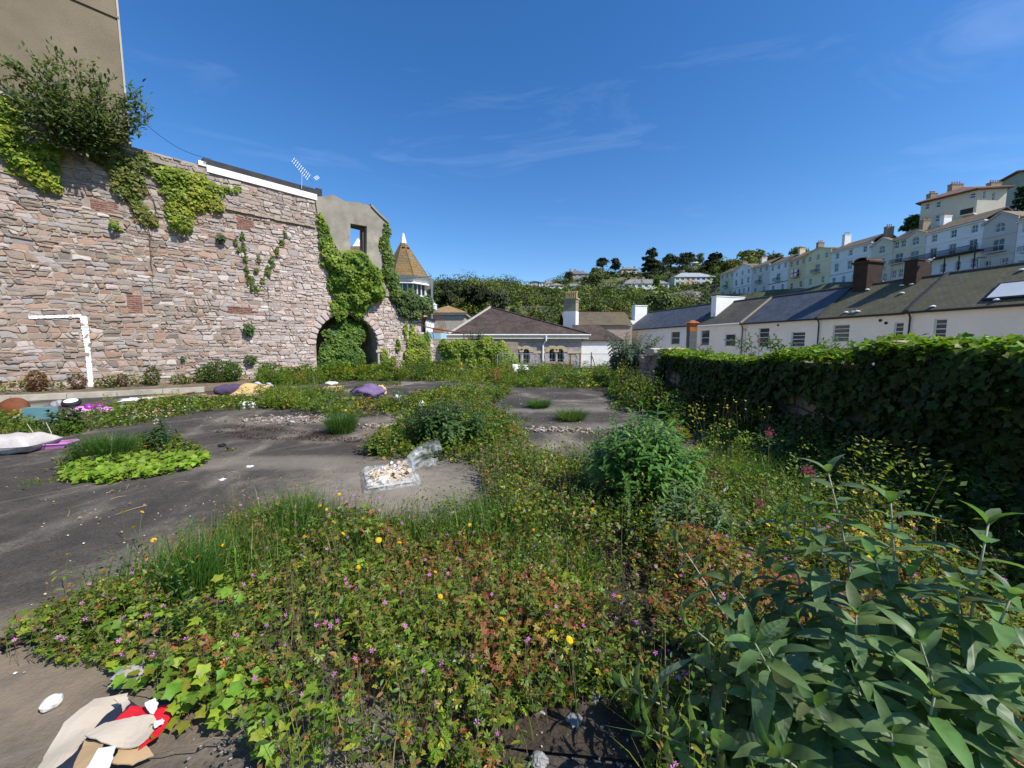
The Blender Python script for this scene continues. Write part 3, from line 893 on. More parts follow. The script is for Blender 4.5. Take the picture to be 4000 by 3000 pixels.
def chimney(parent, c, ux, hw, hd, z0, z1, mat, pots=2, potmat=None, cap=True, name='chimney'):
	"""stack centred on c=(x,y); ux its run direction"""
	U = Vector((ux[0], ux[1], 0)).normalized(); V_ = Vector((U.y, -U.x, 0)); Z = Vector((0, 0, 1))
	m = MB(); base = Vector((c[0], c[1], 0))
	m.obox(base + Z * (z0 + z1) / 2, (U, V_, Z), hw, hd, (z1 - z0) / 2)
	if cap:
		m.obox(base + Z * (z1 + .06), (U, V_, Z), hw + .07, hd + .07, .06)
		m.obox(base + Z * (z1 - .25), (U, V_, Z), hw + .035, hd + .035, .05)
	ch = m.build(name, mat, parent, loc=base + Z * z0)
	for i in range(pots):
		f = (i + .5) / pots * 2 - 1
		q = MB(); q.lathe([(.12, 0), (.14, .05), (.11, .12), (.1, .45), (.13, .48), (.13, .56), (.09, .56)], base + U * f * (hw - .12) + Z * (z1 + .12), 8)
		q.build('chimney_pot', potmat or M['pot'], ch)
	return ch
M['pot'] = plain('clay_pot', (.42, .2, .11), .2, 8, .8, .2)
M['pot_buff'] = plain('buff_clay_pot', (.58, .42, .2), .15, 8, .8, .2)
def slate_mat(name, c1, c2, U, kz, w=.34, h=.3, mort=(.02, .02, .022), moss=None, moss_amt=.6, rough=.75, var=.5):
	m, nt, b, out = new_mat(name)
	p = pos(nt)
	dt = N(nt, 'ShaderNodeVectorMath', operation='DOT_PRODUCT'); nt.links.new(p, dt.inputs[0]); dt.inputs[1].default_value = (U[0], U[1], 0)
	sx = nt.nodes.new('ShaderNodeSeparateXYZ'); nt.links.new(p, sx.inputs['Vector'])
	mz = N(nt, 'ShaderNodeMath', operation='MULTIPLY'); nt.links.new(sx.outputs['Z'], mz.inputs[0]); mz.inputs[1].default_value = kz
	cb = nt.nodes.new('ShaderNodeCombineXYZ'); nt.links.new(dt.outputs['Value'], cb.inputs['X']); nt.links.new(mz.outputs[0], cb.inputs['Y'])
	br = N(nt, 'ShaderNodeTexBrick', Scale=1.0, **{'Mortar Size': .014, 'Mortar Smooth': .3, 'Bias': -.1, 'Brick Width': w, 'Row Height': h})
	br.inputs['Color1'].default_value = (*c1, 1); br.inputs['Color2'].default_value = (*c2, 1); br.inputs['Mortar'].default_value = (*mort, 1)
	nt.links.new(cb.outputs['Vector'], br.inputs['Vector'])
	n1 = noise(nt, p, 1.1, 6, .7)
	c = mixc(nt, var, br.outputs['Color'], mixc(nt, 1.0, br.outputs['Color'], ramp(nt, n1, [(.3, (.45, .45, .45)), (.7, (1.6, 1.55, 1.5))]).outputs['Color'], 'MULTIPLY'))
	if moss:
		n2 = noise(nt, p, .55, 7, .75, .8)
		r = N(nt, 'ShaderNodeMapRange', **{'From Min': .42, 'From Max': .62, 'To Max': moss_amt}); nt.links.new(n2, r.inputs['Value'])
		c = mixc(nt, r.outputs['Result'], c, moss)
	nt.links.new(c, b.inputs['Base Color'])
	b.inputs['Roughness'].default_value = rough; b.inputs['Specular IOR Level'].default_value = .3
	# course steps: sawtooth height down the slope plus the joints
	fr_ = N(nt, 'ShaderNodeMath', operation='FRACT'); dv = N(nt, 'ShaderNodeMath', operation='DIVIDE'); nt.links.new(mz.outputs[0], dv.inputs[0]); dv.inputs[1].default_value = h
	nt.links.new(dv.outputs[0], fr_.inputs[0])
	s1 = N(nt, 'ShaderNodeMath', operation='MULTIPLY_ADD'); nt.links.new(fr_.outputs[0], s1.inputs[0]); s1.inputs[1].default_value = -.6
	nt.links.new(br.outputs['Fac'], s1.inputs[2])
	s2 = N(nt, 'ShaderNodeMath', operation='MULTIPLY_ADD'); nt.links.new(n1, s2.inputs[0]); s2.inputs[1].default_value = .5; nt.links.new(s1.outputs[0], s2.inputs[2])
	bp = N(nt, 'ShaderNodeBump', Strength=.7, Distance=.04); bp.invert = True
	nt.links.new(s2.outputs[0], bp.inputs['Height']); nt.links.new(bp.outputs['Normal'], b.inputs['Normal'])
	return m
def roof_pitch(m, fr, t0, t1, ze, zr, df, dr, th=.12, tr0=None, tr1=None):
	"""one slope: eave at d=df,z=ze, ridge at d=dr,z=zr"""
	a0 = t0 if tr0 is None else tr0; a1 = t1 if tr1 is None else tr1
	m.hexa([fr.p(t0, ze, df), fr.p(t1, ze, df), fr.p(a1, zr, dr), fr.p(a0, zr, dr),
			fr.p(t0, ze + th, df), fr.p(t1, ze + th, df), fr.p(a1, zr + th, dr), fr.p(a0, zr + th, dr)])
# ================================================================== WHITE TERRACE ON THE RIGHT (beyond the ivy wall)
TR = Frame((19.1, 65.0, 0), (.28, -.96))
def terrace():
	U = (TR.u.x, TR.u.y)
	blue = slate_mat('blue_slate', (.075, .085, .105), (.10, .11, .13), U, 1.75, .3, .27, (.04, .045, .055), None, rough=.6)
	mossy = slate_mat('mossy_slate', (.12, .105, .075), (.155, .135, .095), U, 1.75, .34, .3, (.03, .028, .02), (.10, .105, .035), .75)
	dull = slate_mat('brown_slate', (.085, .078, .068), (.12, .108, .09), U, 1.75, .32, .28, (.04, .036, .03), (.11, .10, .045), .5)
	wallm = plain('cream_masonry_paint', (.88, .77, .62), .05, .8, .8, .25, 30, .01, stain=(.7, .6, .46), stain_amt=.3)
	greym = plain('grey_masonry_paint', (.74, .71, .66), .05, .8, .8, .2, 30, .01)
	winm = glass_mat('sash_glass', (.035, .04, .045), .12)
	# px of the left and right boundary on the eaves line, eave row, roof, wall
	secs = [('A', 2452, 2722, 1291, 1266, blue, greym, 'pale grey end house of the low terrace, with blue slate roof'),
			('B', 2722, 2897, 1268, 1264, dull, wallm, 'cream house with brown streaked slate roof behind the rusty flue'),
			('C', 2897, 3194, 1264, 1242, blue, wallm, 'cream house with dark blue slate roof, two sash windows'),
			('D', 3194, 3549, 1243, 1221, mossy, wallm, 'cream house with mossy roof and one broad sash window'),
			('E', 3549, 4000, 1219, 1185, mossy, wallm, 'nearest cream terrace house, mossy roof with skylight at the frame edge')]
	wins = {'A': [(2620, 2656, 1294, 1345)], 'B': [(2736, 2772, 1288, 1350), (2830, 2874, 1304, 1352)], 'C': [(2960, 3006, 1279, 1356), (3088, 3146, 1295, 1354)],
			'D': [(3250, 3320, 1266, 1335), (3488, 3532, 1258, 1332)], 'E': [(3643, 3702, 1244, 1324)]}
	prev_t = None
	for nm, x0, x1, y0, y1, rm, wm, lab in secs:
		ta = TR.hit(x0, y0)[0]; tb = TR.hit(x1, y1)[0]
		ze = (TR.hit(x0, y0)[1] + TR.hit(x1, y1)[1]) / 2
		if nm == 'E': tb += 9
		proud = {'A': 0, 'B': .02, 'C': .0, 'D': .03, 'E': .12}[nm]
		fr = Frame(TR.p(0, 0, proud), U)
		root = empty('terraced_house', fr.p((ta + tb) / 2, -4, -4), lab, 'house', 'low cream terrace beyond the ivy wall')
		holes = []; wl = []
		for (a, b, c, d) in wins[nm]:
			p = fr.hit(a, d); q = fr.hit(b, c)
			holes.append(hole(p[0], q[0], p[1], q[1])); wl.append((p[0], q[0], p[1], q[1]))
		m = MB(); m.slab(fr, [(ta, -4.2), (tb, -4.2), (tb, ze - .01), (ta, ze - .01)], holes, -.3, 0)
		m.build('wall', wm, root)
		m = MB(); m.fbox(fr, ta + .02, tb - .02, -4.2, ze - .05, -8, -7.7); m.build('rear_wall', wm, root)
		for (a, b, c, d) in wl:
			window(fr, root, a + .002, b - .002, c + .002, d - .002, -.17, 1 if nm != 'A' else 1, 4 if nm in 'CDE' else 2, pm=winm, fw=.07, bar=.045)
			s = MB(); s.fbox(fr, a - .08, b + .08, c - .1, c, -.1, .08); s.build('window_sill', wm, root)
		zr = ze + 2.85
		m = MB(); roof_pitch(m, fr, ta, tb - .005, ze - .12, zr, .28, -4.0); roof_pitch(m, fr, ta, tb - .005, ze - .1, zr - .002, -8.25, -4.0)
		rf = m.build('roof', rm, root)
		m = MB(); m.tube([fr.p(ta, zr + .13, -4), fr.p(tb - .01, zr + .13, -4)], .11, n=6); m.build('ridge_tiles', M['slate_ridge'], rf)
		m = MB(); m.tube([fr.p(ta + .03, ze - .1, .32), fr.p(tb - .03, ze - .1, .32)], .075, n=6); m.build('gutter', M['black_pipe'] if nm != 'B' else M['white_trim'], root)
		if nm in 'CDE':   # raised party verge
			m = MB(); m.hexa([fr.p(ta, ze - .05, .3), fr.p(ta + .22, ze - .05, .3), fr.p(ta + .22, zr + .06, -4), fr.p(ta, zr + .06, -4),
                              fr.p(ta, ze + .12, .3), fr.p(ta + .22, ze + .12, .3), fr.p(ta + .22, zr + .24, -4), fr.p(ta, zr + .24, -4)])
			m.build('verge', M['verge'] if nm == 'C' else M['slate_ridge'], rf)
			m = MB(); xx = ta + .25
			m.tube([fr.p(xx, ze - .15, .3), fr.p(xx, ze - .45, .12), fr.p(xx, -4, .12)], .055, n=6); m.build('downpipe', M['black_pipe'], root)
		if nm in 'DE':   # roof vents / lead slates
			for k in range(6 if nm == 'D' else 3):
				tt = ta + (tb - ta) * R.uniform(.1, .8) if nm == 'D' else ta + R.uniform(.5, 5); f = R.choice([.06, .1, .55, .8])
				q = fr.p(tt, ze - .12 + (zr - ze + .12) * f + .16, .28 - 4.28 * f)
				v = MB(); v.lathe([(.16, 0), (.16, .05), (.1, .1), (.02, .12)], q, 8); v.build('roof_vent', M['white_trim'], rf)
		if nm == 'D':
			for (a, b) in ((3440, 1252), (3462, 1262)):
				h_ = fr.hit(a, b); v = MB(); v.lathe([(.1, 0), (.12, .05), (.06, .06)], fr.p(h_[0], h_[1], 0), 10, fr.n); v.build('wall_vent', M['black_pipe'], root)
		if nm == 'C':
			h_ = fr.hit(3040, 1270); v = MB(); v.lathe([(.08, 0), (.1, .05), (.05, .06)], fr.p(h_[0], h_[1], 0), 10, fr.n); v.build('wall_vent', M['black_pipe'], root)
		if nm == 'E':    # skylight lying on the slope
			a = TR.hit(3835, 1180)[0]
			def sp(t, f, l): return fr.p(t, ze - .12 + (zr - ze + .12) * f + .12 + l * .8, .28 - 4.28 * f + l * .55)
			m = MB(); m.hexa([sp(a, .12, 0), sp(a + 2.6, .12, 0), sp(a + 2.6, .5, 0), sp(a, .5, 0), sp(a, .12, .14), sp(a + 2.6, .12, .14), sp(a + 2.6, .5, .14), sp(a, .5, .14)])
			sk = m.build('skylight', M['black_pipe'], rf)
			m = MB(); m.hexa([sp(a + .12, .15, .141), sp(a + 2.48, .15, .141), sp(a + 2.48, .47, .141), sp(a + .12, .47, .141), sp(a + .12, .15, .155), sp(a + 2.48, .15, .155), sp(a + 2.48, .47, .155), sp(a + .12, .47, .155)])
			m.build('pane', plain('skylight_glass', (.55, .58, .6), .05, 1, .15, 0), root)
	# big white chimney between A and B
	fr = TR
	tc = TR.hit(2745, 1260)[0]; zb = TR.hit(2740, 1268)[1]
	ch = empty('chimney_stack', TR.p(tc, zb + 1, -2.2), 'broad white rendered chimney stack on the low terrace roof', 'chimney')
	m = MB(); m.fbox(TR, tc - .02, tc + .75, zb + .0, zb + 3.4, -5.6, -1.2); m.build('stack', M['white'], ch)
	m = MB(); m.fbox(TR, tc - .08, tc + .81, zb + 3.4, zb + 3.5, -5.66, -1.14); m.build('cap', M['white'], ch)
	# white chimney and parapet on the far end of A
	t0 = TR.hit(2452, 1290)[0]
	ch = empty('chimney_stack', TR.p(t0 - .3, zb + .5, -1.5), 'white rendered chimney with curved shoulder at the far terrace end', 'chimney')
	m = MB(); m.fbox(TR, t0 - .9, t0 - .0, zb + .2, zb + 4.0, -3.6, -1.3); m.fbox(TR, t0 - .9, t0 - .0, zb - .4, zb + 1.6, -1.295, -.1); m.build('stack', M['white'], ch)
	m = MB(); m.fbox(TR, t0 - .98, t0 + .08, zb + 4.0, zb + 4.14, -3.7, -1.2); m.build('cap', M['white'], ch)
	# dark brick chimneys with tile cap
	brickd = slate_mat('dark_brick', (.05, .032, .024), (.07, .042, .03), U, 1.0, .23, .085, (.03, .022, .018), None, rough=.9)
	tile = plain('brown_clay', (.16, .085, .05), .35, 6, .8, .4)
	zD = TR.hit(3370, 1135)[1]
	def stack(px, pyb, pyt, w, dpt, lab, capped):
		fr2 = Frame(TR.p(0, 0, -4.0), U); p = fr2.hit(px, pyb); q = fr2.hit(px, pyt)
		c = fr2.p(p[0], 0, 0)
		ro = empty('chimney_stack', fr2.p(p[0], p[1], 0), lab, 'chimney', 'dark brick chimneys on the mossy roof')
		m = MB(); m.fbox(fr2, p[0] - w, p[0] + w, p[1] - .8, q[1], -dpt, dpt); m.build('stack', brickd, ro)
		m = MB(); m.fbox(fr2, p[0] - w - .06, p[0] + w + .06, q[1], q[1] + .1, -dpt - .06, dpt + .06)
		if not capped:
			m.build('cap', brickd, ro)
		else:
			m.fbox(fr2, p[0] - w - .14, p[0] + w + .14, q[1] + .1, q[1] + .24, -dpt - .14, dpt + .14); m.build('cap', brickd, ro)
			m = MB(); n = 9    # half-round ridge tiles over the stack
			L = 2 * (dpt + .12)
			for i in range(n):
				a0 = -dpt - .12 + L * i / n; a1 = a0 + L / n * .96
				r0 = w * .9; vs_ = []; fs = []
				for k in range(9):
					an = math.pi * k / 8
					for a, rr in ((a0, r0), (a1, r0 * 1.06)):
						vs_.append(fr2.p(p[0] + rr * math.cos(an), q[1] + .24 + rr * .62 * math.sin(an), a))
				for k in range(8): fs.append((2 * k, 2 * k + 1, 2 * k + 3, 2 * k + 2))
				m.add(vs_, fs)
			m.build('ridge_tile_cap', tile, ro)
	stack(3385, 1120, 1036, .55, .95, 'dark brick chimney capped with half-round tiles on the mossy roof', True)
	stack(3580, 1100, 1024, .42, .85, 'plain dark brick chimney without pots, a gull on top', False)
	# flue duct
	f = at(2700, 1350, 30.0)
	ro = empty('flue_duct', (f.x, f.y, -2), 'square grey metal flue with rusty pyramid cap beside the cream house', 'flue')
	zt = at(2700, 1268, 30).z; w = .28
	m = MB(); m.box(f.x - w, f.x + w, 30 - w, 30 + w, -4, zt - .55); m.build('duct', plain('dull_duct', (.1, .1, .105), .2, 4, .6, .1, metal=.3), ro)
	m = MB(); m.box(f.x - w - .01, f.x + w + .01, 30 - w - .01, 30 + w + .01, zt - .549, zt + .1); m.build('cowl', M['rust_orange'], ro)
	m = MB(); a = w + .16; z = zt + .1
	m.add([(f.x - a, 30 - a, z), (f.x + a, 30 - a, z), (f.x + a, 30 + a, z), (f.x - a, 30 + a, z), (f.x - .12, 29.88, z + .22), (f.x + .12, 29.88, z + .22), (f.x + .12, 30.12, z + .22), (f.x - .12, 30.12, z + .22)],
          [(3, 2, 1, 0), (0, 1, 5, 4), (1, 2, 6, 5), (2, 3, 7, 6), (3, 0, 4, 7), (4, 5, 6, 7)]); m.build('rain_cap', M['rust_orange'], ro)
M['slate_ridge'] = plain('ridge', (.06, .055, .055), .3, 4, .85, .3)
M['verge'] = plain('mortar_verge', (.34, .28, .18), .25, 4, .9, .4)
M['rust_orange'] = plain('orange_rust', (.30, .10, .035), .35, 5, .85, .3)
terrace()
def bounce_pavement():  # unseen pale paving, added to bounce warm light onto the terrace fronts
	m = MB(); m.add([(10.8, 12, -3.985), (33, 12, -3.985), (24, 48, -3.985), (18.5, 66, -3.985), (10.8, 60, -3.985)], [(0, 1, 2, 3, 4)])
	tag(m.build('bounce_pavement', plain('pale_bounce_paving', (.42, .37, .30), .12, 1.5, .9, .3)), kind='structure')
bounce_pavement()
# ================================================================== STATION-LIKE HIPPED BUILDING AT THE BACK
def station():
	Y = 49.0
	U = (1, 0)
	SF = Frame((0, Y, 0), (1, 0))
	def s(px, py): return SF.hit(px, py)
	root = empty('hipped_building', (0, Y + 8, -4), 'single-storey stone building with big brown hipped roof and arched windows', 'building')
	xl = s(1745, 1310)[0]; xr = s(2272, 1310)[0]; ze = s(2000, 1320)[1]
	stone = slate_mat('squared_rubble', (.40, .345, .335), (.30, .27, .275), (1, 0), 1.0, .62, .27, (.42, .37, .33), None, rough=.9, var=.6)
	dress = plain('bath_stone', (.52, .41, .25), .15, 3, .9, .3)
	quoin = plain('grey_quoin', (.40, .38, .36), .12, 3, .9, .3)
	arches = []
	for (a, b) in ((2007, 2034), (2041, 2069), (2144, 2171), (2175, 2202)):
		p = s(a, 1412); q = s(b, 1362); arches.append((p[0], q[0], p[1], q[1]))
	m = MB(); m.slab(SF, [(xl, -4), (xr, -4), (xr, ze), (xl, ze)], [hole(a, b, c - .4, d, True) for a, b, c, d in arches], -.45, 0); m.build('wall', stone, root)
	m = MB(); m.box(xl + .02, xr - .02, Y + 16.5, Y + 16.9, -4, ze - .05); m.box(xr - .4, xr - .01, Y + .46, Y + 16.4, -4, ze - .05); m.build('side_wall', stone, root)
	m = MB(); m.fbox(SF, xl, xr, ze - .55, ze - .01, .003, .06); m.build('eave_shadow_band', plain('eave_shadow_grey', (.3, .28, .25), .15, 2, .9, .3), root)  # grey band painted in where the eave shadow falls on the wall
	zsp = arches[0][3] - (arches[0][1] - arches[0][0]) / 2
	edges = [xl] + [e for k in (0, 2) for e in (arches[k][0] - .02, arches[k + 1][1] + .02)] + [xr + .03]
	for k in range(0, len(edges), 2):
		m = MB(); m.fbox(SF, edges[k] - (0 if k == 0 else -.45), edges[k + 1] - (.45 if k < 4 else 0), zsp - .15, zsp + .12, .003, .1); m.build('string_course', dress, root)
	for (a, b, c, d) in arches:
		r = (b - a) / 2; cx = (a + b) / 2; zs = d - r
		K = 9
		for i in range(K):       # arch stones
			a0 = math.pi * i / K + .01; a1 = math.pi * (i + 1) / K - .01
			mm = MB(); o = .42
			mm.slab(SF, [(cx + r * math.cos(a0), zs + r * math.sin(a0)), (cx + (r + o) * math.cos(a0), zs + (r + o) * math.sin(a0)), (cx + (r + o) * math.cos(a1), zs + (r + o) * math.sin(a1)), (cx + r * math.cos(a1), zs + r * math.sin(a1))], [], -.2, .08 + .004 * (i % 3))
			mm.build('arch_stone', dress, root)
		window(SF, root, a + .003, b - .003, c - .4, d - .003, -.32, 2, 3, fm=M['frame'], pm=M['glass'], arch=True, fw=.08)
	for x in (xr - .35,) + tuple(arches[k][0] - .3 for k in (0, 2)) + tuple(arches[k][1] + .3 for k in (1, 3)):
		z = -1.5; k = 0
		while z < zsp - .2:
			mm = MB(); w = .3 if k % 2 else .22
			mm.fbox(SF, x - w, x + w * (1 if x < xr - .4 else 1.05), z, min(z + .38, zsp - .16), .003, .05); mm.build('quoin', quoin, root)
			z += .4; k += 1
	# fascia, gutter, downpipe
	xe0 = s(1690, 1305)[0]; xe1 = s(2305, 1305)[0]
	zg = s(2100, 1303)[1]
	m = MB(); m.box(xe0, xe1 - .25, Y - .50, Y - .40, ze - .12, ze + .3); m.build('fascia', M['cream_trim'], root)
	m = MB(); m.box(xe0, xe1 - .3, Y - .399, Y - .002, ze + .0, ze + .04); m.build('soffit', M['cream_trim'], root)
	m = MB(); m.tube([(xe0, Y - .58, ze + .36), (xe1, Y - .58, ze + .36)], .09, n=6); m.build('gutter', M['white_trim'], root)
	dp = s(2121, 1310)[0]
	m = MB(); m.tube([(dp + .35, Y - .58, ze + .3), (dp + .35, Y - .55, ze - .35), (dp, Y - .12, ze - .9), (dp, Y - .12, -3.5)], .1, n=6); m.build('downpipe', M['white_trim'], root)
	# hipped roof
	apex = at(1916, 1201, Y + 8)
	roofm = slate_mat('brown_pantile', (.05, .036, .03), (.085, .06, .05), (1, 0), 2.1, .3, .32, (.02, .015, .013), (.11, .085, .07), .5, rough=.85, var=.8)
	A = Vector((s(1766, 1300)[0] - .4, Y - .58, ze + .42)); B = Vector((xe1 - .1, Y - .58, ze + .42)); C = Vector((A.x - 1.2, Y + 17, ze + .42)); D = Vector((xe1 - .1, Y + 17, ze + .42))
	m = MB(); dn = Vector((0, 0, -.14))
	m.add([A, B, D, C, apex, A + dn, B + dn, D + dn, C + dn], [(0, 1, 4), (1, 2, 4), (2, 3, 4), (3, 0, 4), (0, 5, 6, 1), (1, 6, 7, 2), (2, 7, 8, 3), (3, 8, 5, 0), (5, 8, 7, 6)])
	rf = m.build('roof', roofm, root)
	for q, r_, mt in ((A, .16, M['hip']), (B, .12, roofm), (C, .12, roofm)):
		m = MB(); m.tube([q + Vector((0, 0, .05)), apex + Vector((0, 0, .05))], r_, n=6); m.build('hip_tiles', mt, rf)
	# skylight strip on the left slope
	def ls(f, g):       # point on left slope
		p = C.lerp(A, g); return p.lerp(apex, f) + Vector((-.1, -.02, .1))
	m = MB(); m.hexa([ls(.3, .50), ls(.3, .58), ls(.72, .58), ls(.72, .50)] + [q + Vector((-.03, -.02, .08)) for q in (ls(.3, .50), ls(.3, .58), ls(.72, .58), ls(.72, .50))])
	m.build('skylight', plain('pale_glazing', (.5, .53, .55), .06, 2, .2, 0), rf)
	# left wing eave that shows above the ivy wall
	LFx0 = s(1722, 1310)[0]; LFx1 = s(1764, 1310)[0]
	# small white-walled annexe on the right
	an = empty('annexe', (10, Y + 3, -4), 'small white annexe with brown tiled lean-to roof right of the hipped building', 'building')
	AF = Frame((0, Y + 2.5, 0), (1, 0))
	a0 = AF.hit(2258, 1340)[0]; a1 = AF.hit(2425, 1340)[0]; az = AF.hit(2300, 1338)[1]
	m = MB(); m.slab(AF, [(a0, -4), (a1, -4), (a1, az), (a0, az)], [], -5, 0); m.build('wall', M['white'], an)
	m = MB(); m.fbox(AF, a0, a1, az + .002, az + .18, -.2, .12); m.build('fascia', M['cream_trim'], an)
	m = MB(); z2 = at(2300, 1272, Y + 6.5).z
	roof_pitch(m, AF, a0, a1 + .4, az + .19, z2, .3, -4.0, tr0=a0 - .2, tr1=AF.hit(2362, 1270)[0]); m.build('roof', roofm, an)
	# long low roof behind with buff-potted chimney
	bk = empty('rear_range', (10, Y + 14, -4), 'long low range with lichen-brown roof behind the annexe', 'building')
	BF = Frame((0, Y + 11, 0), (1, 0))
	b0 = BF.hit(2205, 1275)[0]; b1 = BF.hit(2470, 1275)[0]; bz = BF.hit(2300, 1272)[1]; bz2 = at(2300, 1222, Y + 15).z
	m = MB(); m.slab(BF, [(b0, -4), (b1, -4), (b1, bz), (b0, bz)], [], -8, 0); m.build('wall', M['mortar'], bk)
	lich = slate_mat('lichened_slate', (.10, .085, .06), (.14, .115, .075), (1, 0), 1.8, .35, .3, (.04, .035, .03), (.17, .12, .05), .6)
	m = MB(); roof_pitch(m, BF, b0, b1, bz + .01, bz2, .3, -4.2); roof_pitch(m, BF, b0, b1, bz + .01, bz2 - .01, -8.6, -4.2); rf2 = m.build('roof', lich, bk)
	# crested ridge: perforated ridge tiles
	m = MB(); t = b0
	while t < b1:
		c = BF.p(t, bz2 + .12, -4.2)
		m.add([c + Vector((0, 0, 0)), c + Vector((.16, 0, .22)), c + Vector((.32, 0, 0)), c + Vector((0, .05, 0)), c + Vector((.16, .05, .22)), c + Vector((.32, .05, 0))], [(0, 2, 1), (3, 4, 5), (0, 1, 4, 3), (1, 2, 5, 4)])
		t += .36
	m.build('ridge_cresting', M['rust'], rf2)
	c = at(2230, 1265, Y + 9)
	zc0 = at(2230, 1268, Y + 9).z; zc1 = at(2230, 1168, Y + 9).z; zm = at(2230, 1218, Y + 9).z
	ck = empty('chimney_stack', (c.x, Y + 9, zc0), 'tall stone chimney with white base and row of buff pots', 'chimney')
	m = MB(); m.obox((c.x, Y + 9, (zc0 + zm) / 2 - .5), (Vector((.9, -.44, 0)), Vector((.44, .9, 0)), Vector((0, 0, 1))), .95, .75, (zm - zc0) / 2 + .5); m.build('rendered_base', M['white'], ck)
	m = MB(); ax = (Vector((.9, -.44, 0)), Vector((.44, .9, 0)), Vector((0, 0, 1)))
	m.obox((c.x, Y + 9, (zm + zc1) / 2), ax, .93, .73, (zc1 - zm) / 2); m.obox((c.x, Y + 9, zc1 + .0), ax, 1.05, .85, .12); m.obox((c.x, Y + 9, zc1 - .45), ax, .99, .79, .07)
	m.build('stack', plain('ochre_stone', (.30, .26, .17), .3, 4, .9, .5), ck)
	for i in range(6):
		f = (i - 2.5) / 2.5 * .8; q = Vector((c.x, Y + 9, zc1 + .12)) + ax[0] * f
		p = MB(); p.lathe([(.13, 0), (.15, .06), (.11, .12), (.12, .75), (.17, .82), (.17, .95), (.1, .95)], q, 8); p.build('chimney_pot', M['pot_buff'], ck)
	# distant low pavilion roof at the left
	pv = empty('pavilion', at(1760, 1240, 62) - Vector((0, 0, 6)), 'low pavilion with shallow ochre tiled hipped roof behind the scaffold', 'building')
	q = at(1760, 1219, 62); w = 3.6; ze2 = at(1760, 1200, 62).z; zt = at(1760, 1196, 66).z
	zl = at(1760, 1222, 62).z
	m = MB(); c0 = at(1755, 1230, 66)
	m.box(c0.x - 3, c0.x + 3, 62.6, 68, -4, zl - .3); m.build('wall', plain('pavilion_wall', (.4, .36, .29), .15, 2, .9, .2), pv)
	m = MB(); m.box(c0.x - 3.4, c0.x + 3.4, 62.2, 68.4, zl - .299, zl + .05); m.build('cornice', M['cream_trim'], pv)
	ap = Vector((c0.x, 65.3, zl + 1.5))
	m = MB(); m.add([(c0.x - 3.6, 62, zl + .052), (c0.x + 3.6, 62, zl + .052), (c0.x + 3.6, 68.6, zl + .052), (c0.x - 3.6, 68.6, zl + .052), ap], [(0, 1, 4), (1, 2, 4), (2, 3, 4), (3, 0, 4), (3, 2, 1, 0)])
	m.build('roof', plain('ochre_tiles', (.28, .18, .085), .3, 2.5, .9, .5, stain=(.16, .09, .06)), pv)
M['cream_trim'] = plain('cream_trim', (.66, .6, .5), .08, 2, .7, .1, stain=(.4, .35, .28), stain_amt=.5)
M['hip'] = plain('hip_mortar', (.36, .33, .31), .25, 5, .9, .4)
station()
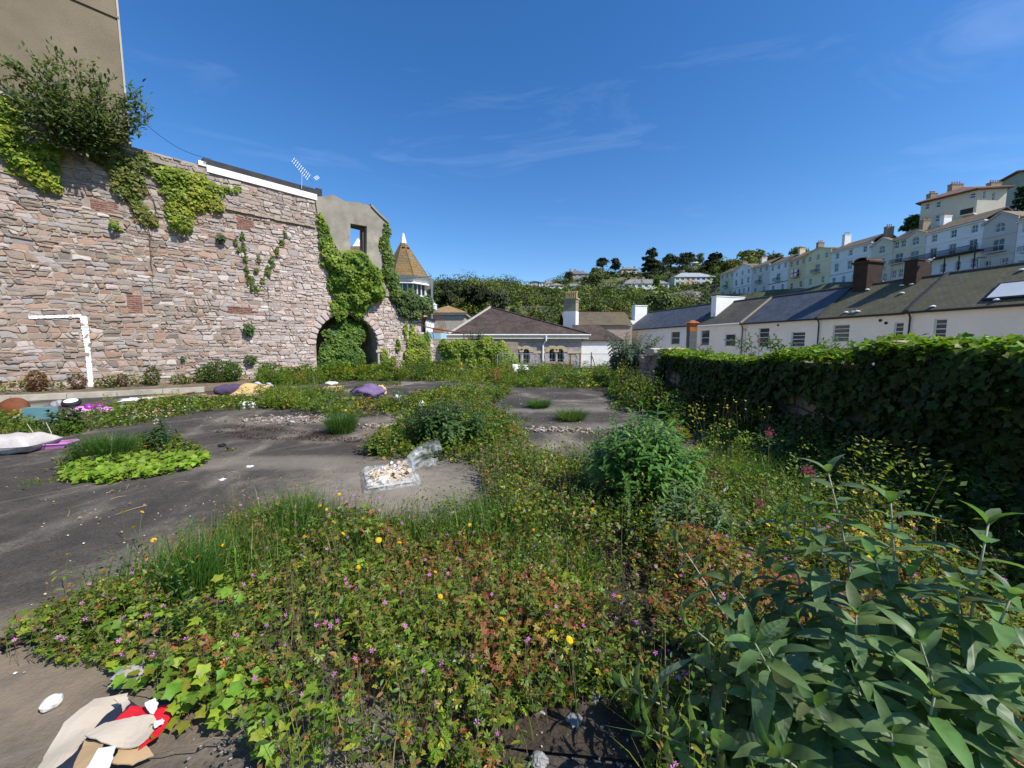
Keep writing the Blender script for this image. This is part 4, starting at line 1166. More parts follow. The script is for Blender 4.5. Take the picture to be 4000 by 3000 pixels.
# ================================================================== TURRET WITH PYRAMID SPIRE
def turret():
	Y = 40.0
	c = at(1590, 1100, Y)
	zb = at(1590, 1092, Y).z; zt = at(1575, 912, Y).z
	root = empty('turret', (c.x, Y, -4), 'octagonal turret with lichened stone spire beyond the end of the stone wall', 'turret')
	n = 8; r = 2.45; off = rad(22.5 + 8)
	def ring(rr, z): return [(c.x + rr * math.cos(off + 2 * math.pi * i / n), Y + rr * math.sin(off + 2 * math.pi * i / n), z) for i in range(n)]
	sp = slate_mat('lichen_spire', (.15, .115, .07), (.19, .145, .085), (1, 0), 1.05, .5, .3, (.08, .06, .04), (.27, .155, .03), .7, rough=.9)
	tip = .3
	ax = at(1575, 912, Y); dx = ax.x - c.x
	m = MB()
	lo = ring(r, zb); hi = [(x * .0 + ax.x + (x - c.x) * .13, Y + (y - Y) * .13, zt - 1.0) for x, y, z in lo]
	m.add(lo + hi, [(i, (i + 1) % n, n + (i + 1) % n, n + i) for i in range(n)] + [tuple(range(n - 1, -1, -1)), tuple(range(n, 2 * n))]); m.build('spire', sp, root)
	hi2 = [(ax.x + (x - c.x) * .14, Y + (y - Y) * .14, zt - 1.0) for x, y, z in lo]; hi3 = [(ax.x + (x - c.x) * .04, Y + (y - Y) * .04, zt) for x, y, z in lo]
	m = MB(); m.add(hi2 + hi3, [(i, (i + 1) % n, n + (i + 1) % n, n + i) for i in range(n)] + [tuple(range(n - 1, -1, -1)), tuple(range(n, 2 * n))]); m.build('lead_cap', M['white'], root)
	for i in range(n):    # ribs on the arrises
		m = MB(); m.tube([lo[i], hi[i]], .06, .03, n=5); m.build('spire_rib', sp, root)
	for k in (5, 6):      # small louvres
		a = Vector(lo[k]); b = Vector(lo[(k + 1) % n]); q = (a + b) / 2
		p = q.lerp(Vector((ax.x, Y, zt - .6)), .76); outw = (p - Vector((ax.x, Y, p.z))).normalized(); sd = Vector((-outw.y, outw.x, 0))
		m = MB(); m.obox(p, (sd, outw, Vector((0, 0, 1))), .14, .1, .1); m.build('louvre', M['dark'], root)
	def drum(name, r0, r1, z0, z1, mat):
		a = ring(r0, z0); b = ring(r1, z1)
		m = MB(); m.add(a + b, [(i, (i + 1) % n, n + (i + 1) % n, n + i) for i in range(n)] + [tuple(range(n - 1, -1, -1)), tuple(range(n, 2 * n))]); return m.build(name, mat, root)
	drum('eave_moulding', 2.3, 2.85, zb - .5, zb - .02, M['white']); drum('eave_soffit', 2.5, 2.3, zb - .7, zb - .501, M['white'])
	drum('window_drum', 1.95, 1.95, zb - 1.75, zb - .701, M['glass'])
	a = ring(2.0, zb - 1.75)
	for i in range(n):
		for f in (0.02, .35, .68):
			p = Vector(a[i]).lerp(Vector(a[(i + 1) % n]), f)
			m = MB(); m.box(p.x - .05, p.x + .05, p.y - .05, p.y + .05, zb - 1.75, zb - .702); m.build('mullion', M['frame'], root)
	drum('sill_band', 2.2, 2.25, zb - 2.0, zb - 1.7501, M['white'])
	drum('base', 2.0, 2.05, -4, zb - 2.001, plain('pink_masonry', (.42, .31, .26), .2, 2, .9, .4))
	# adjoining lean-to roof on the left, behind the ruin
	lh = empty('roofed_house', at(1520, 1150, 44) - Vector((0, 0, 6)), 'low slate-roofed house seen between the ruin and the turret', 'house')
	LF = Frame((0, 43.5, 0), (1, 0))
	a0 = LF.hit(1440, 1110)[0]; a1 = LF.hit(1584, 1110)[0]; z0 = LF.hit(1560, 1110)[1]; z1 = at(1530, 1035, 47).z
	m = MB(); m.slab(LF, [(a0, -4), (a1 - .2, -4), (a1 - .2, z0), (a0, z0)], [], -7, 0); m.build('wall', M['cream_trim'], lh)
	m = MB(); roof_pitch(m, LF, a0, a1, z0 + .01, z1, .4, -3.4, tr1=a1 - 1.6); rf = m.build('roof', slate_mat('old_slate', (.12, .10, .085), (.16, .13, .11), (1, 0), 1.7, .32, .28, (.06, .05, .045), (.2, .17, .13), .4), lh)
	m = MB(); m.fbox(LF, a0, a1 - 1.0, z1 + .02, z1 + .22, -3.6, -3.2); m.build('ridge', M['white'], rf)
	# white pyramid finial seen through the window hole in the gable
	fz = at(1392, 980, 60)
	fo = empty('gable_house', (fz.x, 60, -4), 'rooftop with white finial seen through the empty window hole', 'house')
	m = MB(); m.box(fz.x - 4, fz.x + 4, 59, 63, -4, at(1392, 968, 60).z); m.build('wall', plain('far_brick', (.3, .2, .15), .3, 2, .9, .2), fo)
	m = MB(); m.lathe([(.95, 0), (.45, .8), (.1, 1.4)], (at(1397, 960, 60).x, 60.3, at(1392, 966, 60).z), 4); m.build('finial', M['white'], fo)
	# scaffold poles
	sc_ = empty('scaffold', at(1684, 1300, 33) - Vector((0, 0, 5)), 'galvanised scaffold poles in front of the turret', 'scaffold')
	P = at(1684, 1072, 33); Q = at(1684, 1300, 33); L1 = at(1550, 1088, 35)
	for a, b in ((P, Vector((Q.x, Q.y, -4))), (at(1683, 1080, 33), L1), (at(1690, 1090, 33.5), at(1688, 1300, 33.5))):
		m = MB(); m.tube([a, b], .045, n=6); m.build('pole', M['metal'], sc_)
	# lantern on the bracket
	q = at(1697, 1213, 31); 
	ln = empty('wall_lantern', q, 'white cylindrical lantern hanging by the ivy at the wall end', 'lantern')
	h = at(1697, 1186, 31).z - q.z
	m = MB(); m.lathe([(.17, 0), (.2, .06), (.2, h * .75), (.24, h * .78), (.22, h * .86), (.07, h), (.03, h * 1.12)], q, 10); m.build('shade', plain('opal_shade', (.62, .68, .72), .08, 3, .5, 0), ln)
	m = MB(); m.tube([q + Vector((0, 0, h)), q + Vector((-.1, 0, h + .35)), q + Vector((-.9, .3, h + .3))], .035, n=5); m.build('bracket', M['metal'], ln)
	# yard shed with graffitied white boards and rusty rail
	sh = empty('boarded_shed', at(1640, 1290, 29) - Vector((0, 0, 2)), 'white boarded shed with black scribble under the ivy', 'shed')
	SH = Frame((0, 29, 0), (1, 0))
	a = SH.hit(1610, 1300); b = SH.hit(1664, 1248)
	m = MB(); m.slab(SH, [(a[0], -3), (b[0], -3), (b[0], b[1]), (a[0], b[1])], [], -3, 0); m.build('boards', M['white'], sh)
	m = MB(); m.fbox(SH, b[0] - .25, b[0] - .05, -3, b[1] + .1, .003, .08); m.fbox(SH, a[0] - .1, b[0] + .1, b[1] + .0, b[1] + .18, -3, .15); m.build('dark_post', M['black_pipe'], sh)
	m = MB(); px = [(1625, 1268), (1630, 1258), (1634, 1270), (1639, 1256), (1643, 1269), (1648, 1258), (1651, 1268)]
	pts = [SH.p(*SH.hit(x, y), .012) for x, y in px]
	m.tube(pts, .03, n=4); m.build('scribble', M['black_pipe'], sh)
	bl = SH.hit(1690, 1308); bl2 = SH.hit(1722, 1300)
	m = MB(); m.fbox(SH, bl[0] - .3, bl2[0], -3, bl2[1] + .05, -2.5, -.05); o = m.build('blue_board_hut', plain('pale_blue_board', (.35, .55, .68), .15, 2, .7, .1)); tag(o, 'low pale blue boarded hut by the rusty rail', 'hut')
	rr = empty('rusty_railing', at(1750, 1300, 27) - Vector((0, 0, 1)), 'bent rusty rail and wire cage above the ivy wall', 'railing')
	for pts in ([at(1612, 1265, 27), at(1700, 1285, 27), at(1812, 1302, 27)], [at(1812, 1302, 27), at(1813, 1340, 27)]):
		m = MB(); m.tube(pts, .04, n=5); m.build('rail', M['rust'], rr)
	m = MB()
	ca = at(1690, 1285, 28)
	for k in range(6):
		pts = []
		for i in range(9):
			an = math.pi * i / 8; pts.append((ca.x + (.95 - .12 * k) * math.cos(an), 28 + .15 * k, ca.z + 1.3 * math.sin(an) * (1 - .1 * k)))
		m.tube(pts, .014, n=4)
	m.build('wire_cage', M['rust'], rr)
	m = MB(); p0 = SH.hit(1692, 1298); p1 = SH.hit(1735, 1278)
	m.box(at(1692, 1290, 27.6).x, at(1735, 1290, 27.6).x, 27.4, 27.9, at(1700, 1300, 27.6).z, at(1700, 1281, 27.6).z); m.build('brick_pier', plain('pier_brick', (.36, .2, .12), .25, 5, .9, .3), rr)
turret()
# ================================================================== HILLSIDE TERRACE
HR = Frame((82.6, 152.0, 0), (6.4, -80.0))
def hill_row():
	wm = {}
	def wmat(c, nm):
		if nm not in wm: wm[nm] = plain('stucco_' + nm, c, .05, .5, .85, .1, 20, .01, stain=tuple(x * .8 for x in c), stain_amt=.3)
		return wm[nm]
	C = dict(green=(.56, .60, .46), white=(.74, .75, .77), grey=(.60, .59, .55), cream=(.68, .57, .38), yellow=(.72, .66, .44), stone=(.62, .58, .48), dull=(.50, .48, .46))
	words = dict(green='pale green', white='white', grey='pale grey', cream='cream', yellow='pale yellow', stone='buff', dull='dull grey')
	rowslate = slate_mat('hill_slate', (.15, .115, .08), (.19, .145, .10), (HR.u.x, HR.u.y), 1.8, .6, .45, (.09, .07, .05), (.2, .15, .08), .5)
	# px0, px1, eave row at middle, gable apex row or None, colour, note
	H = [(2815, 2870, 1066, None, 'green', 'flat-fronted pale green end house of the hillside terrace'),
         (2870, 2940, 1052, 1031, 'white', 'white gabled hillside house second from the far end'),
         (2940, 3008, 1040, None, 'grey', 'pale grey hillside house left of the white flat-fronted one'),
         (3008, 3082, 1027, None, 'white', 'white flat-fronted hillside house left of the flag'),
         (3082, 3154, 1010, None, 'cream', 'cream hillside house with the red cross flag'),
         (3154, 3250, 986, 966, 'yellow', 'pale yellow gabled hillside house right of the flag'),
         (3250, 3409, 966, None, 'white', 'broad white hillside house behind the dark tiled chimney'),
         (3409, 3493, 955, 929, 'stone', 'buff gabled hillside house with one arched top window'),
         (3493, 3545, 932, None, 'stone', 'narrow recessed buff hillside house between two gables'),
         (3545, 3621, 920, 900, 'stone', 'buff gabled hillside house beside the long white balcony house'),
         (3621, 3851, 886, None, 'white', 'long white hillside house with dark balcony across the front'),
         (3851, 3981, 862, 827, 'dull', 'dull grey gabled hillside house with box balcony near the right edge'),
         (3981, 4120, 850, None, 'white', 'white hillside house cut by the right frame edge')]
	for k, (x0, x1, ye, ya, cn, lab) in enumerate(H):
		xm = (x0 + x1) / 2
		ta = HR.hit(x0, ye)[0]; tb = HR.hit(x1, ye)[0]; ze = HR.hit(xm, ye)[1]
		w = tb - ta; hgt = 9.2; zb = ze - hgt
		proud = .25 if ya else (0.0 if k % 2 else .06)
		fr = Frame(HR.p(0, 0, proud), (HR.u.x, HR.u.y))
		root = empty('terrace_house', fr.p((ta + tb) / 2, zb, -4), lab, 'house', 'stucco terrace on the hillside')
		mt = wmat(C[cn], cn)
		za = fr.hit(xm, ya)[1] if ya else None
		outer = [(ta, zb - 3), (tb, zb - 3), (tb, ze)] + ([((ta + tb) / 2, za)] if ya else []) + [(ta, ze)]
		wins = []
		nt_ = 3 if (w > 5.2) else 2
		if k in (7, 9, 11): nt_ = 1
		top_arch = bool(ya)
		for i in range(nt_):
			c = ta + w * (i + .5) / nt_ if nt_ > 1 else ta + w * .5
			hw = .5 if nt_ > 1 else .7
			wins.append((c - hw, c + hw, ze - 2.0, ze - .5 + (.25 if top_arch and nt_ == 1 else 0), top_arch, 2, 2))
		mid = 1 if w < 9 else 3
		for i in range(mid):
			c = ta + w * (i + .5) / mid; hw = .85 if mid == 1 else .65
			wins.append((c - hw, c + hw, ze - 5.4, ze - 3.2, False, 2, 2))
		for i in range(2 if w < 9 else 4):
			n2 = 2 if w < 9 else 4
			c = ta + w * (i + .5) / n2; wins.append((c - .5, c + .5, ze - 8.6, ze - 6.8, i % 2 == 0 and k % 3 == 1, 2, 2))
		m = MB(); m.slab(fr, outer, [hole(*q[:5]) for q in wins], -.3, 0); m.build('wall', mt, root)
		m = MB(); m.fbox(fr, ta + .01, tb - .01, zb - 3, ze - .02, -8, -7.8); m.fbox(fr, ta + .005, ta + .2, zb - 3, ze - .02, -7.7, -.31); m.fbox(fr, tb - .2, tb - .005, zb - 3, ze - .02, -7.7, -.31); m.build('side_wall', mt, root)
		for q in wins:
			window(fr, root, q[0] + .004, q[1] - .004, q[2] + .004, q[3] - .004, -.2, q[5], q[6], pm=M['pane_light'] if R.random() < .55 else M['glass'], arch=q[4], fw=.1, bar=.06)
		# mouldings
		m = MB(); m.fbox(fr, ta, tb, ze - 2.65, ze - 2.45, .003, .1); m.build('string_course', mt, root) if k != 99 else None
		m = MB(); m.fbox(fr, ta, tb, ze - 6.2, ze - 6.02, .003, .1)
		m.build('string_course', mt if k not in (1, 3, 6) else (M['grey_band'] if k != 3 else M['slate_ridge']), root)
		if mid == 1:
			c = (ta + tb) / 2
			b = MB(); b.fbox(fr, c - 1.3, c + 1.3, ze - 5.62, ze - 5.48, .004, .95); b.build('balcony_floor', mt, root)
			b = MB()
			b.fbox(fr, c - 1.3, c + 1.3, ze - 4.62, ze - 4.56, .88, .94)
			for i in range(14):
				t = c - 1.28 + 2.56 * i / 13; b.fbox(fr, t - .025, t + .025, ze - 5.479, ze - 4.621, .89, .93)
			b.build('balcony_rail', M['black_pipe'], root)
			if k in (0, 1, 2):
				b = MB(); b.fbox(fr, c - 1.15, c + 1.15, ze - 3.1, ze - 2.85, .004, .3); b.slab(fr, [(c - 1.1, ze - 2.85), (c + 1.1, ze - 2.85), (c, ze - 2.68)], [], .004, .2); b.build('hood_mould', mt, root)
		elif k == 10:
			b = MB(); b.fbox(fr, ta + .1, tb + .3, ze - 5.75, ze - 5.5, .004, 1.6); b.build('balcony_floor', M['slate_ridge'], root)
			b = MB(); b.fbox(fr, ta + .1, tb + .3, ze - 4.55, ze - 4.45, 1.5, 1.58)
			n_ = 60
			for i in range(n_):
				t = ta + .12 + (w + .1) * i / (n_ - 1); b.fbox(fr, t - .03, t + .03, ze - 5.499, ze - 4.551, 1.52, 1.56)
			b.build('balcony_rail', M['black_pipe'], root)
			for i in range(5):
				b = MB(); t = ta + .3 + (w - .4) * i / 4; b.fbox(fr, t - .07, t + .07, zb - 1, ze - 5.751, 1.4, 1.54); b.build('balcony_post', M['black_pipe'], root)
		# roof
		if ya:
			c = (ta + tb) / 2
			m = MB()
			for (p, q, zp, zq) in ((ta - .25, c, ze - .08, za + .08), (c, tb + .25, za + .08, ze - .08)):
				m.hexa([fr.p(p, zp, .3), fr.p(q, zq, .3), fr.p(q, zq, -6), fr.p(p, zp, -6), fr.p(p, zp + .14, .3), fr.p(q, zq + .14, .3), fr.p(q, zq + .14, -6), fr.p(p, zp + .14, -6)])
			rf = m.build('roof', rowslate, root)
			m = MB()
			for (p, q, zp, zq) in ((ta - .25, c, ze - .3, za - .14), (c, tb + .25, za - .14, ze - .3)):
				m.hexa([fr.p(p, zp, .302), fr.p(q, zq, .302), fr.p(q, zq, .06), fr.p(p, zp, .06), fr.p(p, zp + .215, .302), fr.p(q, zq + .215, .302), fr.p(q, zq + .215, .06), fr.p(p, zp + .215, .06)])
			m.build('bargeboard', mt, rf)
		else:
			m = MB(); roof_pitch(m, fr, ta - .02, tb + .02, ze, ze + 2.3, .45, -4); roof_pitch(m, fr, ta - .02, tb + .02, ze, ze + 2.29, -8.4, -4); m.build('roof', rowslate, root)
			m = MB(); m.fbox(fr, ta - .02, tb + .02, ze - .22, ze - .002, .003, .42); m.build('cornice', mt, root)
		if k in (1, 2, 4, 6, 7, 9, 10, 5):
			c = fr.p(ta + .5, 0, -3.6)
			chimney(root, (c.x, c.y), (fr.n.x, fr.n.y), .9, .4, ze + .5, ze + (3.6 if k not in (6, 7) else 4.6), M['chim'] if k % 2 else mt, 3)
		if k == 4:    # flag hung over the balcony
			c = (ta + tb) / 2; z0 = ze - 5.3; z1 = ze - 3.1
			fl = empty('flag', fr.p(c, z0, 1.0), 'white flag with red cross hanging from the cream hillside house balcony', 'flag')
			m = MB(); m.fbox(fr, c - 1.1, c + 1.1, z0, z1, .99, 1.01); m.build('cloth', plain('flag_white', (.78, .76, .75), .05, 3, .8, .1), fl)
			m = MB(); m.fbox(fr, c - .16, c + .16, z0, z1, 1.012, 1.02); m.fbox(fr, c - 1.1, c - .161, (z0 + z1) / 2 - .16, (z0 + z1) / 2 + .16, 1.012, 1.02); m.fbox(fr, c + .161, c + 1.1, (z0 + z1) / 2 - .16, (z0 + z1) / 2 + .16, 1.012, 1.02)
			m.build('red_cross', plain('flag_red', (.55, .03, .06), .05, 3, .8, .1), fl)
	# retaining wall below the gardens
	m = MB()
	for (x0, x1, y0, y1) in ((2790, 3000, 1152, 1146), (3000, 3330, 1143, 1120)):
		a = HR.hit(x0, y0); b = HR.hit(x1, y1)
		m.hexa([HR.p(a[0], a[1] - 9, 5.5), HR.p(b[0], b[1] - 9, 5.5), HR.p(b[0], b[1] - 9, 5), HR.p(a[0], a[1] - 9, 5), HR.p(a[0], a[1], 5.5), HR.p(b[0], b[1], 5.5), HR.p(b[0], b[1], 5), HR.p(a[0], a[1], 5)])
	o = m.build('garden_wall', plain('grey_rubble', (.2, .18, .16), .45, 1.2, .95, .8, 4, .1)); tag(o, 'grey rubble retaining wall below the hillside terrace gardens', 'wall')
M['grey_band'] = plain('grey_band', (.42, .40, .42), .1, 2, .8, .1)
M['chim'] = plain('chimney_stone', (.30, .24, .17), .25, 3, .9, .4)
hill_row()
def upper_houses():
	cream = plain('upper_stucco', (.62, .56, .44), .07, .5, .9, .15, stain=(.5, .44, .34), stain_amt=.4)
	tiles = plain('red_brown_tiles', (.19, .10, .075), .3, 1, .9, .4)
	# big bay-fronted house
	A = at(3598, 800, 92); UF = Frame((A.x, A.y, 0), (.42, -.91))
	root = empty('villa', UF.p(6, at(3598, 890, 92).z, -4), 'large cream villa with red-brown eaves high above the hillside terrace', 'house')
	t1 = UF.hit(3822, 740)[0]; ze = (UF.hit(3600, 800)[1] + UF.hit(3815, 738)[1]) / 2
	zb = ze - 13
	wins = []
	for (a, b, c, d) in ((3612, 3634, 820, 792), (3654, 3678, 813, 784), (3612, 3630, 874, 846), (3650, 3674, 868, 838), (3786, 3814, 778, 750), (3782, 3806, 822, 806)):
		p = UF.hit(a, c); q = UF.hit(b, d); wins.append((p[0], q[0], p[1], q[1]))
	m = MB(); m.slab(UF, [(0, zb), (t1, zb), (t1, ze), (0, ze)], [hole(*w) for w in wins], -.3, 0); m.build('wall', cream, root)
	for w in wins: window(UF, root, w[0] + .01, w[1] - .01, w[2] + .01, w[3] - .01, -.2, 1, 2, pm=M['pane_light'], fw=.12, bar=.08)
	# left chamfer and right wing turned toward the yard
	LC = Frame(UF.p(0, 0, 0) - Vector((.55 * 3, -.2 * 3, 0)) * 0, (UF.u.x, UF.u.y))
	c0 = UF.p(t1, 0, 0); RW = Frame((c0.x, c0.y, 0), (.985, -.17))
	t2 = RW.hit(3934, 745)[0]
	w2 = []
	for (a, b, c, d) in ((3840, 3852, 775, 745), (3875, 3888, 782, 752)):
		p = RW.hit(a, c); q = RW.hit(b, d); w2.append((p[0], q[0], p[1], q[1]))
	m = MB(); m.slab(RW, [(0, zb), (t2, zb), (t2, ze), (0, ze)], [hole(*w) for w in w2], -.3, 0); m.build('wing_wall', cream, root)
	for w in w2: window(RW, root, w[0] + .01, w[1] - .01, w[2] + .01, w[3] - .01, -.2, 1, 2, pm=M['glass'], fw=.1, bar=.07)
	m = MB(); p = [UF.p(-.7, ze, .8), UF.p(t1 + .2, ze, .8), RW.p(t2 + .7, ze, .8), RW.p(t2 + .7, ze, -9), UF.p(-.7, ze, -8)]
	cx = sum((q for q in p), Vector((0, 0, 0))) / 5 + Vector((0, 0, 2.6))
	n = 5; up = Vector((0, 0, .25))
	m.add(p + [q + up for q in p] + [cx], [(4, 3, 2, 1, 0)] + [(i, (i + 1) % n, n + (i + 1) % n, n + i) for i in range(n)] + [(n + i, n + (i + 1) % n, 2 * n) for i in range(n)]); m.build('roof', tiles, root)
	for (px, py0, py1, hw) in ((3640, 770, 759, .8), (3730, 752, 722, 1.3), (3880, 740, 716, 1.2)):
		q = at(px, py0, 93); zt = at(px, py1, 93).z
		chimney(root, (q.x, q.y), (1, 0), hw, .5, ze, zt, M['chim'], 4)
	# balcony
	q0 = UF.hit(3762, 846); q1 = UF.hit(3822, 836)
	m = MB(); m.fbox(UF, q0[0], t1 + .2, q0[1] - .25, q0[1], .003, 1.8); m.build('balcony_floor', cream, root)
	m = MB(); m.fbox(UF, q0[0], t1 + .2, q0[1] + 1.0, q0[1] + 1.08, 1.7, 1.78)
	for i in range(30):
		t = q0[0] + .05 + (t1 - q0[0]) * i / 29; m.fbox(UF, t - .03, t + .03, q0[1] + .001, q0[1] + .999, 1.72, 1.76)
	m.build('balcony_rail', M['black_pipe'], root)
	# plain block at the top right corner
	B = at(3925, 760, 108); BF = Frame((B.x, B.y, 0), (.9, -.43))
	r2 = empty('block_house', BF.p(4, at(3925, 860, 108).z, -5), 'grey-green house block at the top of the hill on the right edge', 'house')
	zt = at(3965, 680, 108).z
	m = MB(); m.slab(BF, [(0, zt - 22), (4, zt - 22), (4, at(3940, 722, 108).z), (0, at(3928, 728, 108).z)], [], -8, 0); m.build('lower_wing', M['green_wall'], r2)
	m = MB(); m.slab(BF, [(2.2, zt - 22), (22, zt - 22), (22, zt), (2.2, zt)], [hole(7, 8.6, zt - 4, zt - 2)], -10, .05); m.build('wall', M['green_wall'], r2)
	window(BF, r2, 7.01, 8.59, zt - 3.99, zt - 2.01, -.1, 2, 2, pm=M['glass'])
	m = MB(); m.fbox(BF, 1.4, 23, zt + .01, zt + .35, -10.6, .8); m.build('roof', tiles, r2)
M['green_wall'] = plain('grey_green_stucco', (.30, .32, .26), .1, .6, .9, .2)
upper_houses()
# ================================================================== FAR HOUSES ON THE HILL
def far_house(lab, px0, px1, ybase, yeave, yridge, Y, colr, roofc, nw=3, rows=1, name='hill_house', depth=8, hip=True, chim=(), cols=None, nogrp=False):
	F_ = Frame((0, Y, 0), (1, 0))
	a = F_.hit(px0, yeave); b = F_.hit(px1, yeave); zb = F_.hit(px0, ybase)[1] - 2.5; ze = a[1]
	zr = at(px0, yridge, Y + depth / 2).z
	root = empty(name, ((a[0] + b[0]) / 2, Y + depth / 2, zb), lab, 'house', 'houses across the wooded hill')
	ta, tb = a[0], b[0]; w = tb - ta
	wins = []
	hgt = ze - (zb + 2.5)
	for r_ in range(rows):
		for i in range(nw):
			c = ta + w * (i + .5) / nw; hw = min(.75, w / nw * .28); hh = hgt / rows
			z0 = zb + 2.5 + hh * (r_ + .28); z1 = zb + 2.5 + hh * (r_ + .85)
			wins.append((c - hw, c + hw, z0, z1))
	if cols is None: cols = [colr]
	nseg = len(cols)
	for s in range(nseg):
		s0 = ta + w * s / nseg; s1 = ta + w * (s + 1) / nseg - (.003 if s < nseg - 1 else 0)
		hs = [hole(*q) for q in wins if s0 < (q[0] + q[1]) / 2 < s1]
		m = MB(); m.slab(F_, [(s0, zb), (s1, zb), (s1, ze), (s0, ze)], hs, -.3, 0); m.build('wall', plain('wall_paint', cols[s], .06, .4, .9, 0), root)
	m = MB(); m.box(ta + .01, tb - .01, Y + depth - .3, Y + depth, zb, ze - .02); m.box(ta + .01, ta + .3, Y + .31, Y + depth - .31, zb, ze - .02); m.box(tb - .3, tb - .01, Y + .31, Y + depth - .31, zb, ze - .02); m.build('side_wall', plain('wall_paint', cols[0], .06, .4, .9, 0), root)
	for q in wins: window(F_, root, q[0] + .01, q[1] - .01, q[2] + .01, q[3] - .01, -.15, 2, 1, pm=M['glass'], fw=.12, bar=.1)
	m = MB(); i = min(depth / 2, w / 2 - .2) if hip else 0
	e = .4
	p = [Vector((ta - e, Y - e, ze + .01)), Vector((tb + e, Y - e, ze + .01)), Vector((tb + e, Y + depth + e, ze + .01)), Vector((ta - e, Y + depth + e, ze + .01)), Vector((ta + i, Y + depth / 2, zr)), Vector((tb - i, Y + depth / 2, zr))]
	m.add(p, [(0, 1, 5, 4), (1, 2, 5), (2, 3, 4, 5), (3, 0, 4), (3, 2, 1, 0)]); m.build('roof', plain('far_roof', roofc, .2, .6, .85, .1), root)
	for (cx, cy) in chim:
		q = at(cx, cy, Y + depth / 2); mm = MB(); mm.box(q.x - .5, q.x + .5, Y + depth / 2 - .4, Y + depth / 2 + .4, ze + .3, q.z); mm.build('chimney', M['chim'], root)
	return root
W_ = (.74, .75, .74); SL = (.17, .17, .18); BR = (.26, .2, .15)
far_house('long flat block in green, orange and blue panels on the hill', 2636, 2800, 1117, 1082, 1066, 205, W_, (.30, .33, .35), 8, 2, depth=12, cols=[(.50, .55, .47), (.62, .40, .28), (.50, .57, .70), (.60, .60, .42)])
far_house('wide white house with grey hipped roof left of the coloured block', 2437, 2614, 1128, 1108, 1091, 200, W_, (.2, .19, .18), 7, 1, chim=((2512, 1082),))
far_house('low white bungalow with grey roof left of the wide white house', 2354, 2437, 1132, 1121, 1107, 205, W_, SL, 3, 1, hip=True, chim=((2398, 1103),))
far_house('small white cottage with tall chimney below the rocky outcrop', 2228, 2262, 1131, 1117, 1110, 205, (.6, .62, .6), (.2, .22, .24), 2, 1, hip=False, depth=6, chim=((2264, 1100),))
far_house('white flat-roofed modern house on the left of the hill houses', 2106, 2130, 1121, 1103, 1101, 215, W_, (.1, .1, .11), 2, 1, depth=7)
far_house('white house with brown roof, middle of the left hill cluster', 2130, 2158, 1121, 1106, 1097, 218, W_, BR, 2, 1, depth=7, chim=((2148, 1096),))
far_house('cream gabled bungalow lowest of the left hill cluster', 2148, 2203, 1127, 1115, 1106, 208, (.7, .68, .58), BR, 3, 1, depth=7)
far_house('big grey stone house with four chimneys on the crest', 2212, 2300, 1085, 1070, 1056, 232, (.34, .31, .26), (.14, .13, .14), 4, 1, depth=12, chim=((2228, 1050), (2246, 1051), (2276, 1057), (2306, 1062)))
far_house('dark-roofed house at the left end of the hill crest', 2072, 2106, 1110, 1101, 1097, 224, (.4, .4, .4), (.07, .07, .08), 2, 1, depth=6)
far_house('buff bungalow with two chimneys between the two pine groups', 2428, 2488, 1063, 1052, 1043, 240, (.5, .43, .32), (.2, .18, .17), 3, 1, depth=10, chim=((2434, 1041), (2479, 1040)))
far_house('white gabled hall with glazed end on the ridge between dark trees', 2700, 2738, 1037, 1027, 1019, 262, W_, (.7, .7, .7), 4, 1, depth=14, hip=False)
# ================================================================== TREES AND WOODS
def crown_geo(C, RR, per, size, colr, proto=(KITE_V, KITE_F), up=.25, fill=.35):
	"""leaf shells round lobe centres C (n,3) with radii RR (n,3)"""
	n = len(C)
	idx = np.repeat(np.arange(n), per); k = len(idx)
	d = rand_dir(k); d[:, 2] = np.where(d[:, 2] < -.35, -d[:, 2], d[:, 2])
	rr = np.where(rng.random(k) < fill, rng.uniform(.35, .9, k), rng.uniform(.85, 1.12, k))
	rr = rr * (.82 + .36 * vnoise(d[:, 0] * 3 + idx * 7.1, d[:, 1] * 3 + d[:, 2] * 2.3))
	P = C[idx] + d * RR[idx] * rr[:, None]
	Nn = unit(d + rng.normal(0, .45, (k, 3)) + np.array([0, 0, up]))
	D = unit(np.cross(Nn, rng.normal(size=(k, 3))))
	S = size * rng.uniform(.6, 1.4, k)
	P = P - D * S[:, None] * .5
	return place(proto[0], proto[1], P, D, Nn, S, vary(colr[idx], k, .08, .2))
